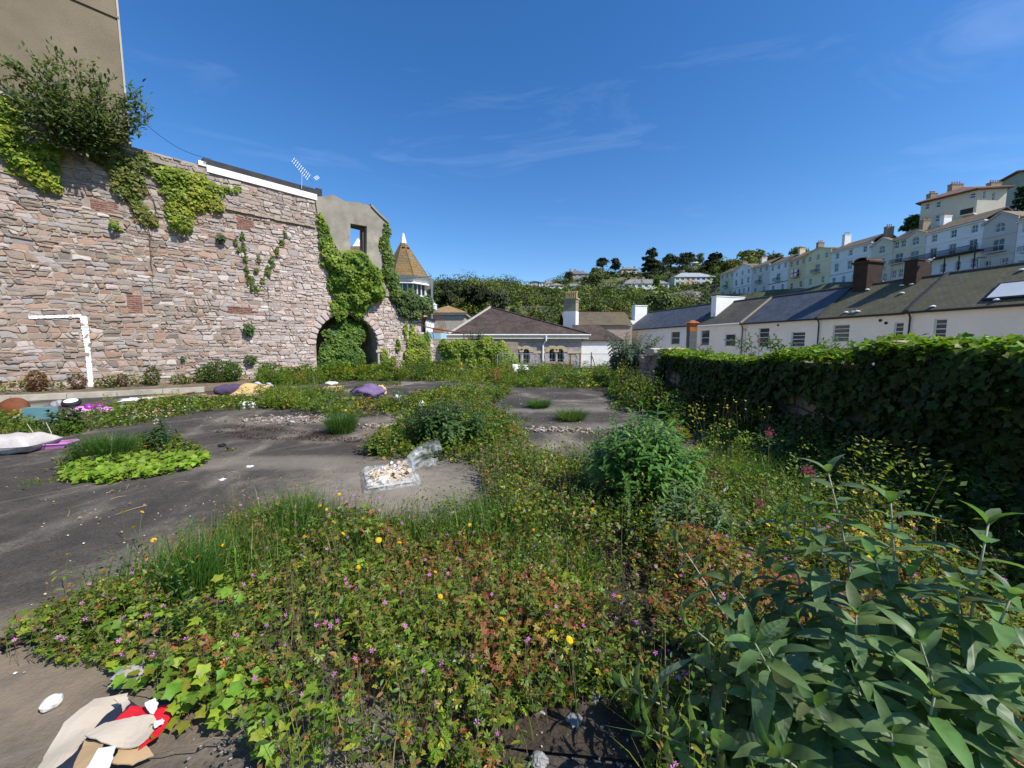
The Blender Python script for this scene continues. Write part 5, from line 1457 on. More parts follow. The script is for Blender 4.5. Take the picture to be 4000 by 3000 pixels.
def tree(name, lab, px, ybase, ytop, Y, wpx, colr, kind='round', n_leaf=1400, group=None, trunk=True, size=None):
	"""individual tree: trunk with limbs and a crown of leaf clumps, width and height read off the photo"""
	b = at(px, ybase, Y); t = at(px, ytop, Y); h = t.z - b.z; w = wpx / FPX * Y / 2
	base = Vector((b.x, Y, b.z - 1.0))
	root = empty(name, base, lab, 'tree', group)
	lob = []; rad_ = []
	nl = {'cedar': 26, 'pine': 14}.get(kind, 16)
	th = {'round': .45, 'pine': .55, 'cedar': .35, 'shrub': .25}[kind]
	for i in range(nl):
		a = R.uniform(0, 2 * math.pi); f = (i + .5) / nl
		if kind == 'pine':
			z = b.z + h * (.5 + .45 * f); r = w * (.75 * (1 - abs(f - .4) ** 2)) * R.uniform(.3, .9); s = w * R.uniform(.35, .6); rad_.append((s, s, s * .45))
		elif kind == 'cedar':
			z = b.z + h * (.15 + .8 * f); r = w * (1 - f * .72) * R.uniform(.25, .85); s = w * (1 - f * .6) * R.uniform(.4, .6); rad_.append((s, s, s * .35))
		else:
			z = b.z + h * (.3 + .58 * f); r = w * math.sin(math.pi * (.18 + .7 * f)) * R.uniform(.2, .75); s = w * R.uniform(.35, .55); rad_.append((s, s, s * .8))
		lob.append((b.x + r * math.cos(a), Y + r * math.sin(a), z))
	lob.append((b.x, Y, b.z + h * .8)); rad_.append((w * .5, w * .5, h * .2))
	C_ = np.array(lob); RR = np.array(rad_)
	cc = np.array(colr)[None] * np.array([R.uniform(.8, 1.25) for _ in lob])[:, None]
	per = n_leaf // len(lob)
	sz = size or max(.3, w * .22)
	foliage('crown', crown_geo(C_, RR, per, sz, cc), M['leaf_far'], root)
	m = MB(); top = Vector((b.x, Y, b.z + h * .8))
	m.tube([base, Vector((b.x + w * .05, Y, b.z + h * .4)), top], max(.12, w * .09), .05, n=6)
	for i in range(0, len(lob), 2):
		st = base.lerp(top, min(.9, .35 + .04 * i)); m.tube([st, st.lerp(Vector(lob[i]), .5) + Vector((0, 0, .2)), Vector(lob[i])], max(.05, w * .04), .02, n=4)
	m.build('trunk', M['bark'], root)
	return root
DARK = (.034, .046, .022); OLIVE = (.065, .078, .028); MIDG = (.08, .115, .025); YEL = (.16, .17, .035); LIME = (.10, .165, .022); GREY = (.085, .10, .055)
pine_grp = 'dark pines on the hill crest'
tree('pine_tree', 'flat-topped dark pine left of the leaning pair on the crest', 2354, 1075, 1008, 236, 58, DARK, 'pine', 1500)
tree('pine_tree', 'rounder grey-green pine right of the flat-topped one', 2402, 1070, 1009, 234, 50, (.045, .05, .032), 'round', 1500)
tree('pine_tree', 'tallest dark pine on the crest beside the buff bungalow', 2542, 1075, 970, 228, 82, DARK, 'cedar', 3000)
tree('broadleaf_tree', 'light green tree in front of the grey stone house', 2328, 1125, 1046, 212, 68, (.10, .12, .04), 'round', 1500)
tree('broadleaf_tree', 'grey-green bush hiding the left of the grey stone house', 2222, 1100, 1062, 222, 44, (.075, .09, .04), 'round', 900)
tree('holm_oak', 'dark rounded holm oak right of the tallest pine', 2620, 1045, 999, 240, 66, DARK, 'round', 1500)
tree('holm_oak', 'wide dark holm oak behind the white gabled hall', 2682, 1045, 996, 268, 82, (.035, .045, .022), 'round', 1600)
tree('broadleaf_tree', 'fresh green tree left of the dark cedar on the ridge', 2734, 1040, 990, 258, 40, (.09, .13, .035), 'round', 800)
tree('cedar_tree', 'broad dark layered cedar on the ridge above the coloured block', 2790, 1062, 988, 225, 84, (.022, .030, .018), 'cedar', 2600)
tree('broadleaf_tree', 'yellow-green domed tree behind the hillside terrace roofs', 2926, 1060, 981, 185, 92, (.125, .135, .035), 'round', 2000)
tree('broadleaf_tree', 'olive-yellow shrub mass left of the pale green end house', 2850, 1085, 1022, 180, 90, (.14, .14, .03), 'round', 1600)
tree('broadleaf_tree', 'bare-twigged pale tree behind the cream house roof', 3030, 1035, 994, 160, 66, (.11, .105, .05), 'round', 600)
tree('broadleaf_tree', 'bright green tree behind the cream house chimney', 3120, 1010, 970, 150, 70, (.10, .15, .03), 'round', 900)
tree('broadleaf_tree', 'bright green tree standing before the wide white house', 2566, 1142, 1078, 190, 50, (.10, .18, .025), 'round', 1500)
tree('chestnut_tree', 'large pale flowering chestnut above the blue slate roof', 2570, 1225, 1152, 105, 124, (.15, .185, .07), 'round', 2600)
tree('broadleaf_tree', 'green tree beside the cream villa on the hill', 3560, 925, 846, 96, 84, (.075, .12, .03), 'round', 1500)
tree('conifer_tree', 'dark shaggy conifer against the grey-green block at the right edge', 3985, 870, 720, 98, 95, (.028, .05, .024), 'cedar', 1500)
tree('holm_oak', 'large dark holm oak at the left foot of the wooded hill', 1745, 1215, 1112, 118, 130, (.038, .046, .022), 'round', 4200, size=.8)
tree('holm_oak', 'second dark holm oak right of the large one at the hill foot', 1862, 1215, 1120, 122, 120, (.034, .044, .02), 'round', 4200, size=.8)
tree('broadleaf_tree', 'grey-green fluffy tree between the hill foot and the hipped roof', 1960, 1235, 1135, 118, 92, GREY, 'round', 3000, size=.6)
tree('broadleaf_tree', 'dark green tree behind the scaffold pole', 1700, 1200, 1118, 85, 60, (.06, .09, .03), 'round', 1500)
def woods():
	# the hillside wood: crowns packed over the slope, read as one mass
	pts = []
	houses = [(o.location.x, o.location.y) for o in bpy.data.objects if o.parent is None and o.get('category') == 'house' and o.location.y > 100]
	H = np.array(houses)
	for i in range(16000):
		Y = R.uniform(78, 262); u = R.uniform(-.235, .66); X = u * Y
		if Y < 100 and X > 8: continue
		if X > 70 and Y < 165: continue
		if X > 45 and Y < 95: continue
		z = float(terrain_z(X, Y))
		d = np.hypot(H[:, 0] - X, (H[:, 1] - Y) * .8) if len(H) else np.array([99])
		if d.min() < 8: continue
		# keep the view of the houses open: lower growth just in front of them
		fr_ = (np.abs(H[:, 0] / H[:, 1] - X / Y) < .06) & (H[:, 1] > Y) & (H[:, 1] - Y < 42)
		s = R.choice([1.3, 1.6, 2, 2.4, 2.9, 3.5, 4.4]) * R.uniform(.85, 1.15) * (.33 if fr_.any() else 1)
		if any((X - q[0]) ** 2 + (Y - q[1]) ** 2 < (2.1 * min(s, q[3])) ** 2 for q in pts[-260:]): continue
		pts.append((X, Y, z, s))
		if len(pts) >= 1900: break
	P = np.array(pts); n = len(P)
	C = np.stack([P[:, 0], P[:, 1], P[:, 2] + P[:, 3] * .75], -1)
	k = vnoise(P[:, 0] / 14, P[:, 1] / 14); k2 = rng.random(n)
	pal = np.array([DARK, (.075, .09, .03), (.09, .13, .028), (.11, .14, .035), GREY, YEL, (.05, .075, .02)])
	ci = np.where(k < .27, 0, np.where(k2 < .25, 1, np.where(k2 < .5, 2, np.where(k2 < .7, 3, np.where(k2 < .82, 6, np.where(k2 < .93, 4, 5))))))
	cc = pal[ci] * (1.18 + rng.normal(0, .2, (n, 1)))
	RR = np.stack([P[:, 3] * 1.05, P[:, 3] * 1.05, P[:, 3] * .98], -1)
	L = [crown_geo(C, RR, 62, .76, cc)]
	# lower lobes so that no soil shows between
	C2 = C + rng.normal(0, 1.2, C.shape) * np.array([1, 1, .3]) - np.array([0, 0, .6]); L.append(crown_geo(C2, RR * .7, 22, .76, cc * .95))
	foliage('hillside_wood', merge(L), M['leaf_far'], None, True)
	bpy.data.objects['hillside_wood']['label'] = 'mixed green scrub and woodland covering the far hillside'
woods()
# rock outcrops on the hill
def outcrop(lab, px0, px1, y0, y1, Y):
	a = at(px0, y1, Y); b = at(px1, y0, Y); w = (b.x - a.x); h = b.z - a.z
	nx, nz = 16, 10; V = []; F = []
	for j in range(nz + 1):
		for i in range(nx + 1):
			f = i / nx; g = j / nz
			x = a.x + w * f; z = a.z - 2 + (h + 2) * g * (1 - .5 * abs(f - .5) ** 1.5)
			y = Y + g * 4 + 3.0 * (abs(f - .5) * 2) ** 2 + (float(fbm(f * 5 + Y, g * 4 + px0)) - .5) * 4.5
			V.append((x, y, z))
	for j in range(nz):
		for i in range(nx):
			k = j * (nx + 1) + i; F.append((k, k + 1, k + nx + 2, k + nx + 1))
	m = MB(); m.add(V, F); o = m.build('rock_outcrop', M['rock']); tag(o, lab, 'rock', 'grey rock faces on the hill')
M['rock'] = plain('limestone', (.17, .16, .145), .45, .5, .95, .9, 1.5, .4, stain=(.05, .055, .03), stain_amt=.8)
outcrop('grey crag under the big stone house', 2250, 2320, 1078, 1130, 214)
outcrop('pale rock face in the scrub right of the buff-potted chimney', 2315, 2395, 1180, 1225, 120)
outcrop('shaded rock cutting below the coloured block', 2625, 2800, 1128, 1190, 150)
# ================================================================== IVY, RIGHT WALL, BACK WALLS
M['ivy'] = leaf_mat('ivy_leaf', .32, .5, .25)
IVY_G = (.055, .10, .018); IVY_Y = (.26, .30, .03); IVY_D = (.03, .06, .014); IVY_L = (.15, .23, .024)
def ivy_geo(fr, blobs, dens, size, colr, proto=None, mixc_=None, mixp=.25, base_d=.04):
	"""leaves over elliptical patches of a wall; blobs (t, z, rt, rz, bulge)"""
	L = []
	for (t, z, rt, rz, bu) in blobs:
		n = int(dens * math.pi * rt * rz * (1 + bu * .8)) + 3
		a = rng.random(n) * 2 * np.pi; r = np.sqrt(rng.random(n)) * (.72 + .5 * vnoise(np.cos(a) * 2.5 + t * 3, np.sin(a) * 2.5 + z * 3))
		T = t + r * np.cos(a) * rt; Z = z + r * np.sin(a) * rz
		ok = Z > .03; T, Z, r = T[ok], Z[ok], r[ok]; n = len(T)
		d = base_d + bu * np.sqrt(np.clip(1 - r * r, 0, 1)) * np.where(rng.random(n) < .7, rng.uniform(.75, 1.1, n), rng.uniform(.1, .8, n)) * (.7 + .6 * vnoise(T * 3.1, Z * 3.1)) + rng.random(n) * .05
		P = np.array(fr.o)[None] + T[:, None] * np.array(fr.u) + Z[:, None] * np.array([0, 0, 1]) + d[:, None] * np.array(fr.n)
		gT = (T - t) / rt; gZ = (Z - z) / rz
		Nn = unit(np.array(fr.n)[None] + bu * (gT[:, None] * np.array(fr.u) + gZ[:, None] * np.array([0, 0, 1])) * .9 + np.array([0, 0, .35]) + rng.normal(0, .33, (n, 3)))
		D = unit(np.array([0, 0, -1.0])[None] + rng.normal(0, .55, (n, 3)) + .3 * np.array(fr.n)); D = unit(D - (D * Nn).sum(1, keepdims=True) * Nn)
		c = np.repeat(np.array(colr)[None], n, 0)
		if mixc_ is not None:
			sel = (vnoise(T * 1.7 + 9, Z * 1.7) + rng.normal(0, .18, n)) < mixp; c[sel] = mixc_
		S = size * rng.uniform(.6, 1.35, n)
		L.append(place(*(proto or (KITE_V, KITE_F)), P - D * S[:, None] * .4, D, Nn, S, vary(c, n, .08, .22)))
	return merge(L)
def ivy_wide(): return np.array(KITE_V) * np.array([1.5, 1, 1])
KW = (ivy_wide(), KITE_F)
def wall_blobs(fr, L):
	o = []
	for (px, py, rx, ry, bu) in L:
		c = fr.hit(px, py); e = fr.hit(px + rx, py); f = fr.hit(px, py - ry)
		o.append((c[0], c[1], max(.05, abs(e[0] - c[0])), max(.05, abs(f[1] - c[1])), bu))
	return o
def vines(fr, polylines, r=.012, d=.05):
	m = MB()
	for pl in polylines:
		pts = []
		for i in range(len(pl) - 1):
			for k in range(4):
				f = k / 4; x = pl[i][0] + (pl[i + 1][0] - pl[i][0]) * f; y = pl[i][1] + (pl[i + 1][1] - pl[i][1]) * f
				h = fr.hit(x, y); pts.append(fr.p(h[0] + R.uniform(-.05, .05), h[1] + R.uniform(-.05, .05), d + R.uniform(0, .03)))
		h = fr.hit(*pl[-1]); pts.append(fr.p(h[0], h[1], d)); m.tube(pts, r, r * .5, n=4)
	return m
def wall_ivy(lab, blobs, dens, size, colr, mix=None, mixp=.25, stems=None, name='ivy', cat='ivy', fr=LW, group='ivy growing on the old stone wall', proto=KW):
	b = wall_blobs(fr, blobs); c = b[0]
	root = empty(name, fr.p(c[0], max(0, c[1] - c[3]), 0), lab, cat, group)
	foliage('foliage', ivy_geo(fr, b, dens, size, colr, proto, mix, mixp), M['ivy'], root)
	if stems is None:
		pts = [(blobs[i][0], blobs[i][1]) for i in range(len(blobs))]
		if len(pts) < 2: pts = [pts[0], (pts[0][0], pts[0][1] + blobs[0][3])]
		stems = [pts]
	vines(fr, stems).build('stem', M['bark'], root)
	return root
wall_ivy('yellow-green ivy spilling over the wall at the left frame edge', [(20, 520, 80, 70, .35), (60, 590, 80, 60, .35), (110, 640, 90, 60, .35), (170, 690, 70, 55, .3), (215, 735, 30, 28, .2), (0, 440, 120, 60, .4), (190, 600, 60, 50, .3)], 330, .11, IVY_Y, IVY_L, .35)
wall_ivy('olive ivy hanging below the dark bush on the wall', [(430, 610, 80, 60, .35), (480, 660, 70, 60, .35), (520, 720, 45, 60, .25), (470, 730, 40, 50, .25), (560, 640, 40, 40, .25), (560, 840, 35, 40, .15), (600, 870, 22, 25, .15), (530, 800, 25, 40, .12)], 260, .11, (.12, .15, .03), (.2, .2, .04), .3,
         stems=[[(520, 700), (560, 800), (585, 900), (590, 1000), (600, 1140)], [(540, 720), (600, 780), (605, 860), (590, 960), (596, 1060)], [(500, 720), (540, 820), (575, 900)], [(550, 700), (520, 790), (560, 880), (600, 940)], [(570, 720), (610, 800), (600, 900)], [(480, 760), (530, 860), (590, 930)]])
wall_ivy('bright triangular ivy patch under the slot window', [(640, 690, 50, 35, .2), (690, 700, 70, 45, .3), (760, 715, 90, 40, .3), (730, 770, 90, 55, .35), (790, 770, 60, 45, .3), (820, 740, 60, 30, .2), (700, 830, 55, 55, .3), (705, 880, 45, 38, .5), (845, 805, 35, 30, .25), (890, 742, 40, 14, .08), (930, 738, 18, 10, .06)], 330, .10, (.18, .24, .025), (.27, .29, .035), .35)
wall_ivy('thin Y-shaped ivy runners on the bare stones', [(945, 925, 9, 18, .04), (950, 965, 8, 20, .04), (958, 1010, 8, 20, .04), (962, 1060, 8, 18, .04), (975, 1095, 14, 22, .06), (990, 1125, 16, 14, .06), (1005, 1135, 12, 8, .05), (1115, 915, 8, 14, .04), (1100, 945, 10, 15, .04), (1080, 985, 9, 18, .04), (1062, 1025, 11, 22, .05), (1045, 1060, 14, 20, .05), (1025, 1095, 10, 14, .05), (918, 945, 8, 14, .04), (932, 975, 8, 12, .04), (1010, 1010, 8, 16, .04), (1000, 1060, 10, 12, .04)], 420, .09, (.10, .14, .025), (.16, .18, .03), .3,
         stems=[[(945, 915), (952, 1000), (968, 1080), (1005, 1135)], [(1115, 915), (1062, 1025), (1010, 1130)], [(915, 935), (960, 1045)], [(1045, 1125), (1047, 1180), (1050, 1270)]])
wall_ivy('great ivy mass climbing from the arch up the ruined gable', [(1252, 865, 16, 30, .15), (1262, 905, 22, 35, .2), (1272, 950, 28, 40, .25), (1285, 1000, 35, 40, .35), (1330, 1030, 60, 50, .7), (1385, 1040, 60, 60, .9), (1420, 1090, 65, 65, 1.0), (1355, 1090, 65, 65, .9), (1450, 1140, 45, 45, .8), (1400, 1165, 50, 50, .7), (1345, 1160, 45, 50, .5), (1320, 1210, 32, 45, .3), (1395, 1215, 30, 30, .3), (1262, 1030, 14, 14, .1), (1300, 1110, 20, 40, .2)], 330, .13, (.12, .20, .024), (.19, .26, .03), .4)
arch_fr = Frame(LW.p(0, 0, -.5), (LW.u.x, LW.u.y))
wall_ivy('dark ivy curtain filling the left of the stone arch', [(1275, 1390, 40, 55, .3), (1300, 1330, 45, 60, .3), (1345, 1290, 50, 50, .3), (1345, 1370, 50, 70, .4), (1390, 1400, 35, 45, .35), (1395, 1300, 30, 50, .2), (1300, 1425, 60, 20, .3), (1400, 1260, 40, 30, .15)], 300, .13, (.07, .135, .02), (.12, .2, .028), .35, fr=arch_fr)
wall_ivy('narrow ivy down the right edge of the ruined gable', [(1508, 905, 16, 30, .2), (1500, 960, 22, 40, .25), (1512, 1010, 24, 45, .3), (1505, 1060, 20, 40, .25), (1530, 1095, 28, 45, .3), (1545, 1145, 26, 40, .3)], 330, .12, (.09, .15, .024), (.15, .21, .03), .3)
wall_ivy('dark ivy heap over the stepped wall end by the shed', [(1560, 1165, 35, 35, .4), (1600, 1180, 45, 40, .5), (1650, 1200, 40, 35, .5), (1615, 1225, 40, 30, .35), (1665, 1180, 20, 30, .3), (1575, 1215, 28, 28, .3), (1600, 1150, 18, 30, .2)], 260, .13, (.07, .11, .03), (.13, .17, .035), .3)
wall_ivy('pale yellow-green ivy columns at the right foot of the stone wall', [(1582, 1290, 8, 35, .12), (1608, 1300, 10, 40, .15), (1625, 1350, 38, 50, .3), (1650, 1390, 30, 55, .3), (1600, 1395, 28, 45, .25), (1552, 1350, 8, 30, .1), (1500, 1395, 14, 38, .12), (1530, 1410, 14, 22, .12), (1665, 1330, 12, 40, .15)], 330, .12, (.23, .28, .035), (.14, .2, .03), .35)
for (lab, x, y, r, c) in (('small round shrub rooted in the wall above the kerb weeds', 970, 1290, 24, (.05, .10, .02)), ('sprig of ivy near the wall foot right of the painted goal', 975, 1405, 22, (.06, .10, .025)),
                          ('lime green tuft alone high on the wall', 450, 884, 22, (.16, .22, .03)), ('tiny weed in a wall joint beside the brick patch', 712, 1400, 9, (.08, .11, .03)), ('dark sprig left of the ivy runners', 862, 935, 18, (.06, .08, .03))):
	wall_ivy(lab, [(x, y, r, r, .25 if r > 15 else .1)], 500, .09, c, name='wall_plant', cat='plant', group='small plants rooted in the stone wall')
def wall_bush():
	"""dark shrub growing out of the wall head on the left"""
	fr = LW; b0 = fr.hit(330, 600)
	base = fr.p(b0[0], b0[1], .1)
	root = empty('wall_bush', base, 'big dark green bush growing out of the wall top against the rendered house', 'bush')
	tips = [(60, 250, .8), (120, 215, .9), (215, 185, .7), (290, 225, 1.0), (360, 260, 1.0), (420, 310, 1.1), (480, 380, 1.1), (540, 345, 1.0), (555, 400, 1.0), (575, 450, .9), (530, 490, .8), (480, 520, .7), (150, 330, 1.4), (240, 320, 1.6), (320, 380, 1.6), (400, 440, 1.4), (250, 440, 1.5), (160, 430, 1.2), (80, 400, 1.0), (20, 330, .8), (330, 500, 1.2), (420, 520, 1.0), (90, 500, .8), (230, 530, 1.0), (340, 560, .8), (10, 220, .6), (180, 250, 1.2), (440, 480, 1.0), (380, 340, 1.4)]
	m = MB(); L = []
	for (px, py, d) in tips:
		h = fr.hit(px, py, d); tip = fr.p(h[0], h[1], d)
		mid = base.lerp(tip, .5) + Vector((R.uniform(-.2, .2), R.uniform(-.2, .2), -.1)) + LW.n * .3
		m.tube([base, mid, tip], .03, .006, n=4)
		n = 170; f = rng.uniform(.35, 1.02, n)[:, None]; A = np.array(base); B = np.array(mid); C = np.array(tip)
		P = (1 - f) ** 2 * A + 2 * f * (1 - f) * B + f * f * C + rng.normal(0, .17, (n, 3)) * (1.15 - .5 * f)
		dirn = unit((C - A)[None] + rng.normal(0, .7, (n, 3)) * np.linalg.norm(C - A))
		Nn = unit(rng.normal(0, .5, (n, 3)) + np.array([0.3, -.3, 1.0])); S = rng.uniform(.1, .2, n)
		L.append(place(LAN_V * np.array([1.4, 1, 1]), LAN_F, P, dirn, Nn, S, vary((.10, .135, .05), n, .1, .25)))
	foliage('foliage', merge(L), M['leaf'], root)
	m.build('branches', M['bark'], root)
	o = MB(); q = fr.hit(405, 545); o.fbox(fr, q[0] - .25, q[0] + .25, q[1] - .12, q[1] + .12, .35, .42); o = o.build('white_sack', plain('white_plastic_sack', (.75, .77, .8), .06, 8, .5, .3)); tag(o, 'scrap of white plastic caught in the wall bush', 'litter')
wall_bush()
# ------------------------------------------------------------------ right-hand wall under ivy
RWF = Frame((4.5, 16.0, 0), (0, -1))          # t = 16 - Y, faces the yard (-X)
def right_wall():
	root = empty('ivy_wall', (4.7, 8, 0), 'low rubble wall on the right almost hidden by dark ivy', 'stone wall')
	segs = [(2.6, 11.2, 1.36), (11.2, 17.8, 1.52)]
	m = MB(); m.slab(RWF, [(2.6, -.2), (17.8, -.2), (17.8, 1.50), (11.3, 1.54), (11.28, 1.36), (6.0, 1.33), (4.4, 1.42), (3.2, 1.36), (2.6, 1.2)], [], -.5, -.04); m.build('wall_core', M['mortar'], root)
	cells = rubble_cells(2.6, 17.8, 0, 1.5, .42, .2)
	it = []
	for (t, z, poly) in cells:
		top = 1.33 if t < 11.25 else 1.48
		if z > top - .08: continue
		g = stone_geo(RWF, [(x, min(y, top)) for x, y in poly], .008, R.uniform(.0, .05), -.06)
		if g: it.append((t, g))
	rest = MB()
	for t, g in it:
		c = R.choice(PAL_GREY); k = R.uniform(.7, 1.0); c = tuple(x * k for x in c)
		if t < 6:
			mm = MB(); mm.col = c; mm.add(*g); mm.build('stone', M['stone'], root)
		else:
			rest.col = c; rest.add(*g)
	tag(rest.build('rubble_stones', M['stone'], root), kind='stuff')
	# pinkish broken stone head at the far end and coping stones
	for (t, z, w, h) in ((4.6, 1.42, .3, .16), (4.95, 1.4, .28, .2), (3.6, 1.45, .5, .12), (5.35, 1.36, .3, .14), (11.5, 1.56, .25, .12)):
		mm = MB(); mm.col = R.choice(PAL_PALE); poly = [(t - w, z - h), (t + w * .9, z - h * 1.1), (t + w * 1.1, z + h * .6), (t + w * .2, z + h), (t - w * .8, z + h * .5)]
		g = stone_geo(RWF, poly, .0, .1, -.4)
		if g: mm.add(*g); mm.build('coping_stone', M['stone'], root)
right_wall()
def right_ivy():
	root = empty('ivy', (4.5, 8, 0), 'glossy ivy smothering the right-hand wall, its top leaves in sun', 'ivy')
	L = []; big = []
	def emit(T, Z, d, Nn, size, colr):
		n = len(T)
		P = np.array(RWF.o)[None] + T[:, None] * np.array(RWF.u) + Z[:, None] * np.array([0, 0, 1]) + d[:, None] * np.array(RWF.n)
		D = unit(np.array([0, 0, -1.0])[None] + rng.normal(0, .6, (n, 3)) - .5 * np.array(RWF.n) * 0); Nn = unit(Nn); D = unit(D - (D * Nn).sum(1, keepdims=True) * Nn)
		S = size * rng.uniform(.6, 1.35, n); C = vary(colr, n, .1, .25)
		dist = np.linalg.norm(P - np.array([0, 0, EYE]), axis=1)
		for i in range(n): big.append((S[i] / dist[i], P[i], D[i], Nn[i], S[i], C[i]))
	# face: leaf colour darkened to stand for the shade on the wall
	n = 15500; T = rng.uniform(4.8, 17.6, n); top = np.where(T < 11.2, 1.36, 1.55) + .1 * (vnoise(T * 2.1, T * 0) - .5)
	Z = rng.random(n) ** .9 * top; keep = fbm(T * .9, Z * 1.3 + 4) > np.where(T > 6.5, .24, .34); T, Z = T[keep], Z[keep]
	n = len(T); bul = .1 + .28 * fbm(T * 1.1, Z * 1.4, 3)
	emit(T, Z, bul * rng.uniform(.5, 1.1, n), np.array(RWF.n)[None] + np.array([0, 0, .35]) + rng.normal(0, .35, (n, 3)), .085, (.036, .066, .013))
	# crest: lighter leaf colour stands for the sun on top
	n = 7500; T = 4.6 + 13.0 * rng.random(n) ** .85
	top = np.where(T < 11.2, 1.38, 1.53); hump = .02 + .26 * np.clip(fbm(T * .8, T * 0 + 2, 3) * 1.6 - .45, 0, 1) * np.where(T > 11.3, 1.1, .8)
	Z = top + hump * np.sqrt(rng.random(n)); d = rng.uniform(-.5, .28, n)
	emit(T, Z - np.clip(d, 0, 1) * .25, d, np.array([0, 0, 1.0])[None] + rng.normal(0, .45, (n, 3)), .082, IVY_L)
	big.sort(key=lambda q: -q[0])
	# the leaves that show largest are objects of their own
	protos = []
	for k in range(8):
		v = IVY_V.copy(); v[:, 2] += .12 * np.sin(v[:, 0] * 4 + k) * .5 - .1 * v[:, 1] ** 2 * (k % 3)
		c = vary((.034, .062, .013) if k < 5 else IVY_L, 1, .1, .2)[0]  # shaded and sunlit leaf colours for the single leaves
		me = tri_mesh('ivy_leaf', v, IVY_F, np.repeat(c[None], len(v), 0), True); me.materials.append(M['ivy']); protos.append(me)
	vis = 0; rest = []
	for q in big:
		Pq = Vector(q[1]); u = Pq.x / max(Pq.y, .01)
		if vis < 290 and u < 1.40 and Pq.y > 2.5:
			leaf_obj('leaf', protos[R.randrange(5) if q[5][1] < .13 else 5 + R.randrange(3)], q[1], q[2], q[3], q[4], root); vis += 1
		else: rest.append(q)
	a = [np.array([q[i] for q in rest]) for i in range(1, 6)]
	tag(foliage('leaf_mass', place(IVY_V, IVY_F, *a), M['ivy'], root), kind='stuff')
	m = MB()
	for i in range(40):
		t = R.uniform(5, 17.5); z = 0; pts = [RWF.p(t, 0, .0)]
		while z < 1.3: z += .2; t += R.uniform(-.12, .12); pts.append(RWF.p(t, z, .03 + R.uniform(0, .05)))
		m.tube(pts, .012, .005, n=4)
	tag(m.build('stems', M['bark'], root), kind='stuff')
def leaf_obj(name, me, P, D, Nn, S, parent):
	D = Vector(D).normalized(); X = D.cross(Vector(Nn)).normalized(); Z = X.cross(D)
	Mx = Matrix(((X.x * S, D.x * S, Z.x * S, P[0]), (X.y * S, D.y * S, Z.y * S, P[1]), (X.z * S, D.z * S, Z.z * S, P[2]), (0, 0, 0, 1)))
	q = parent
	while q is not None:
		Mx.translation -= q.location; q = q.parent
	o = bpy.data.objects.new(name, me); o.matrix_basis = Mx; col.objects.link(o); o.parent = parent
	return o
right_ivy()
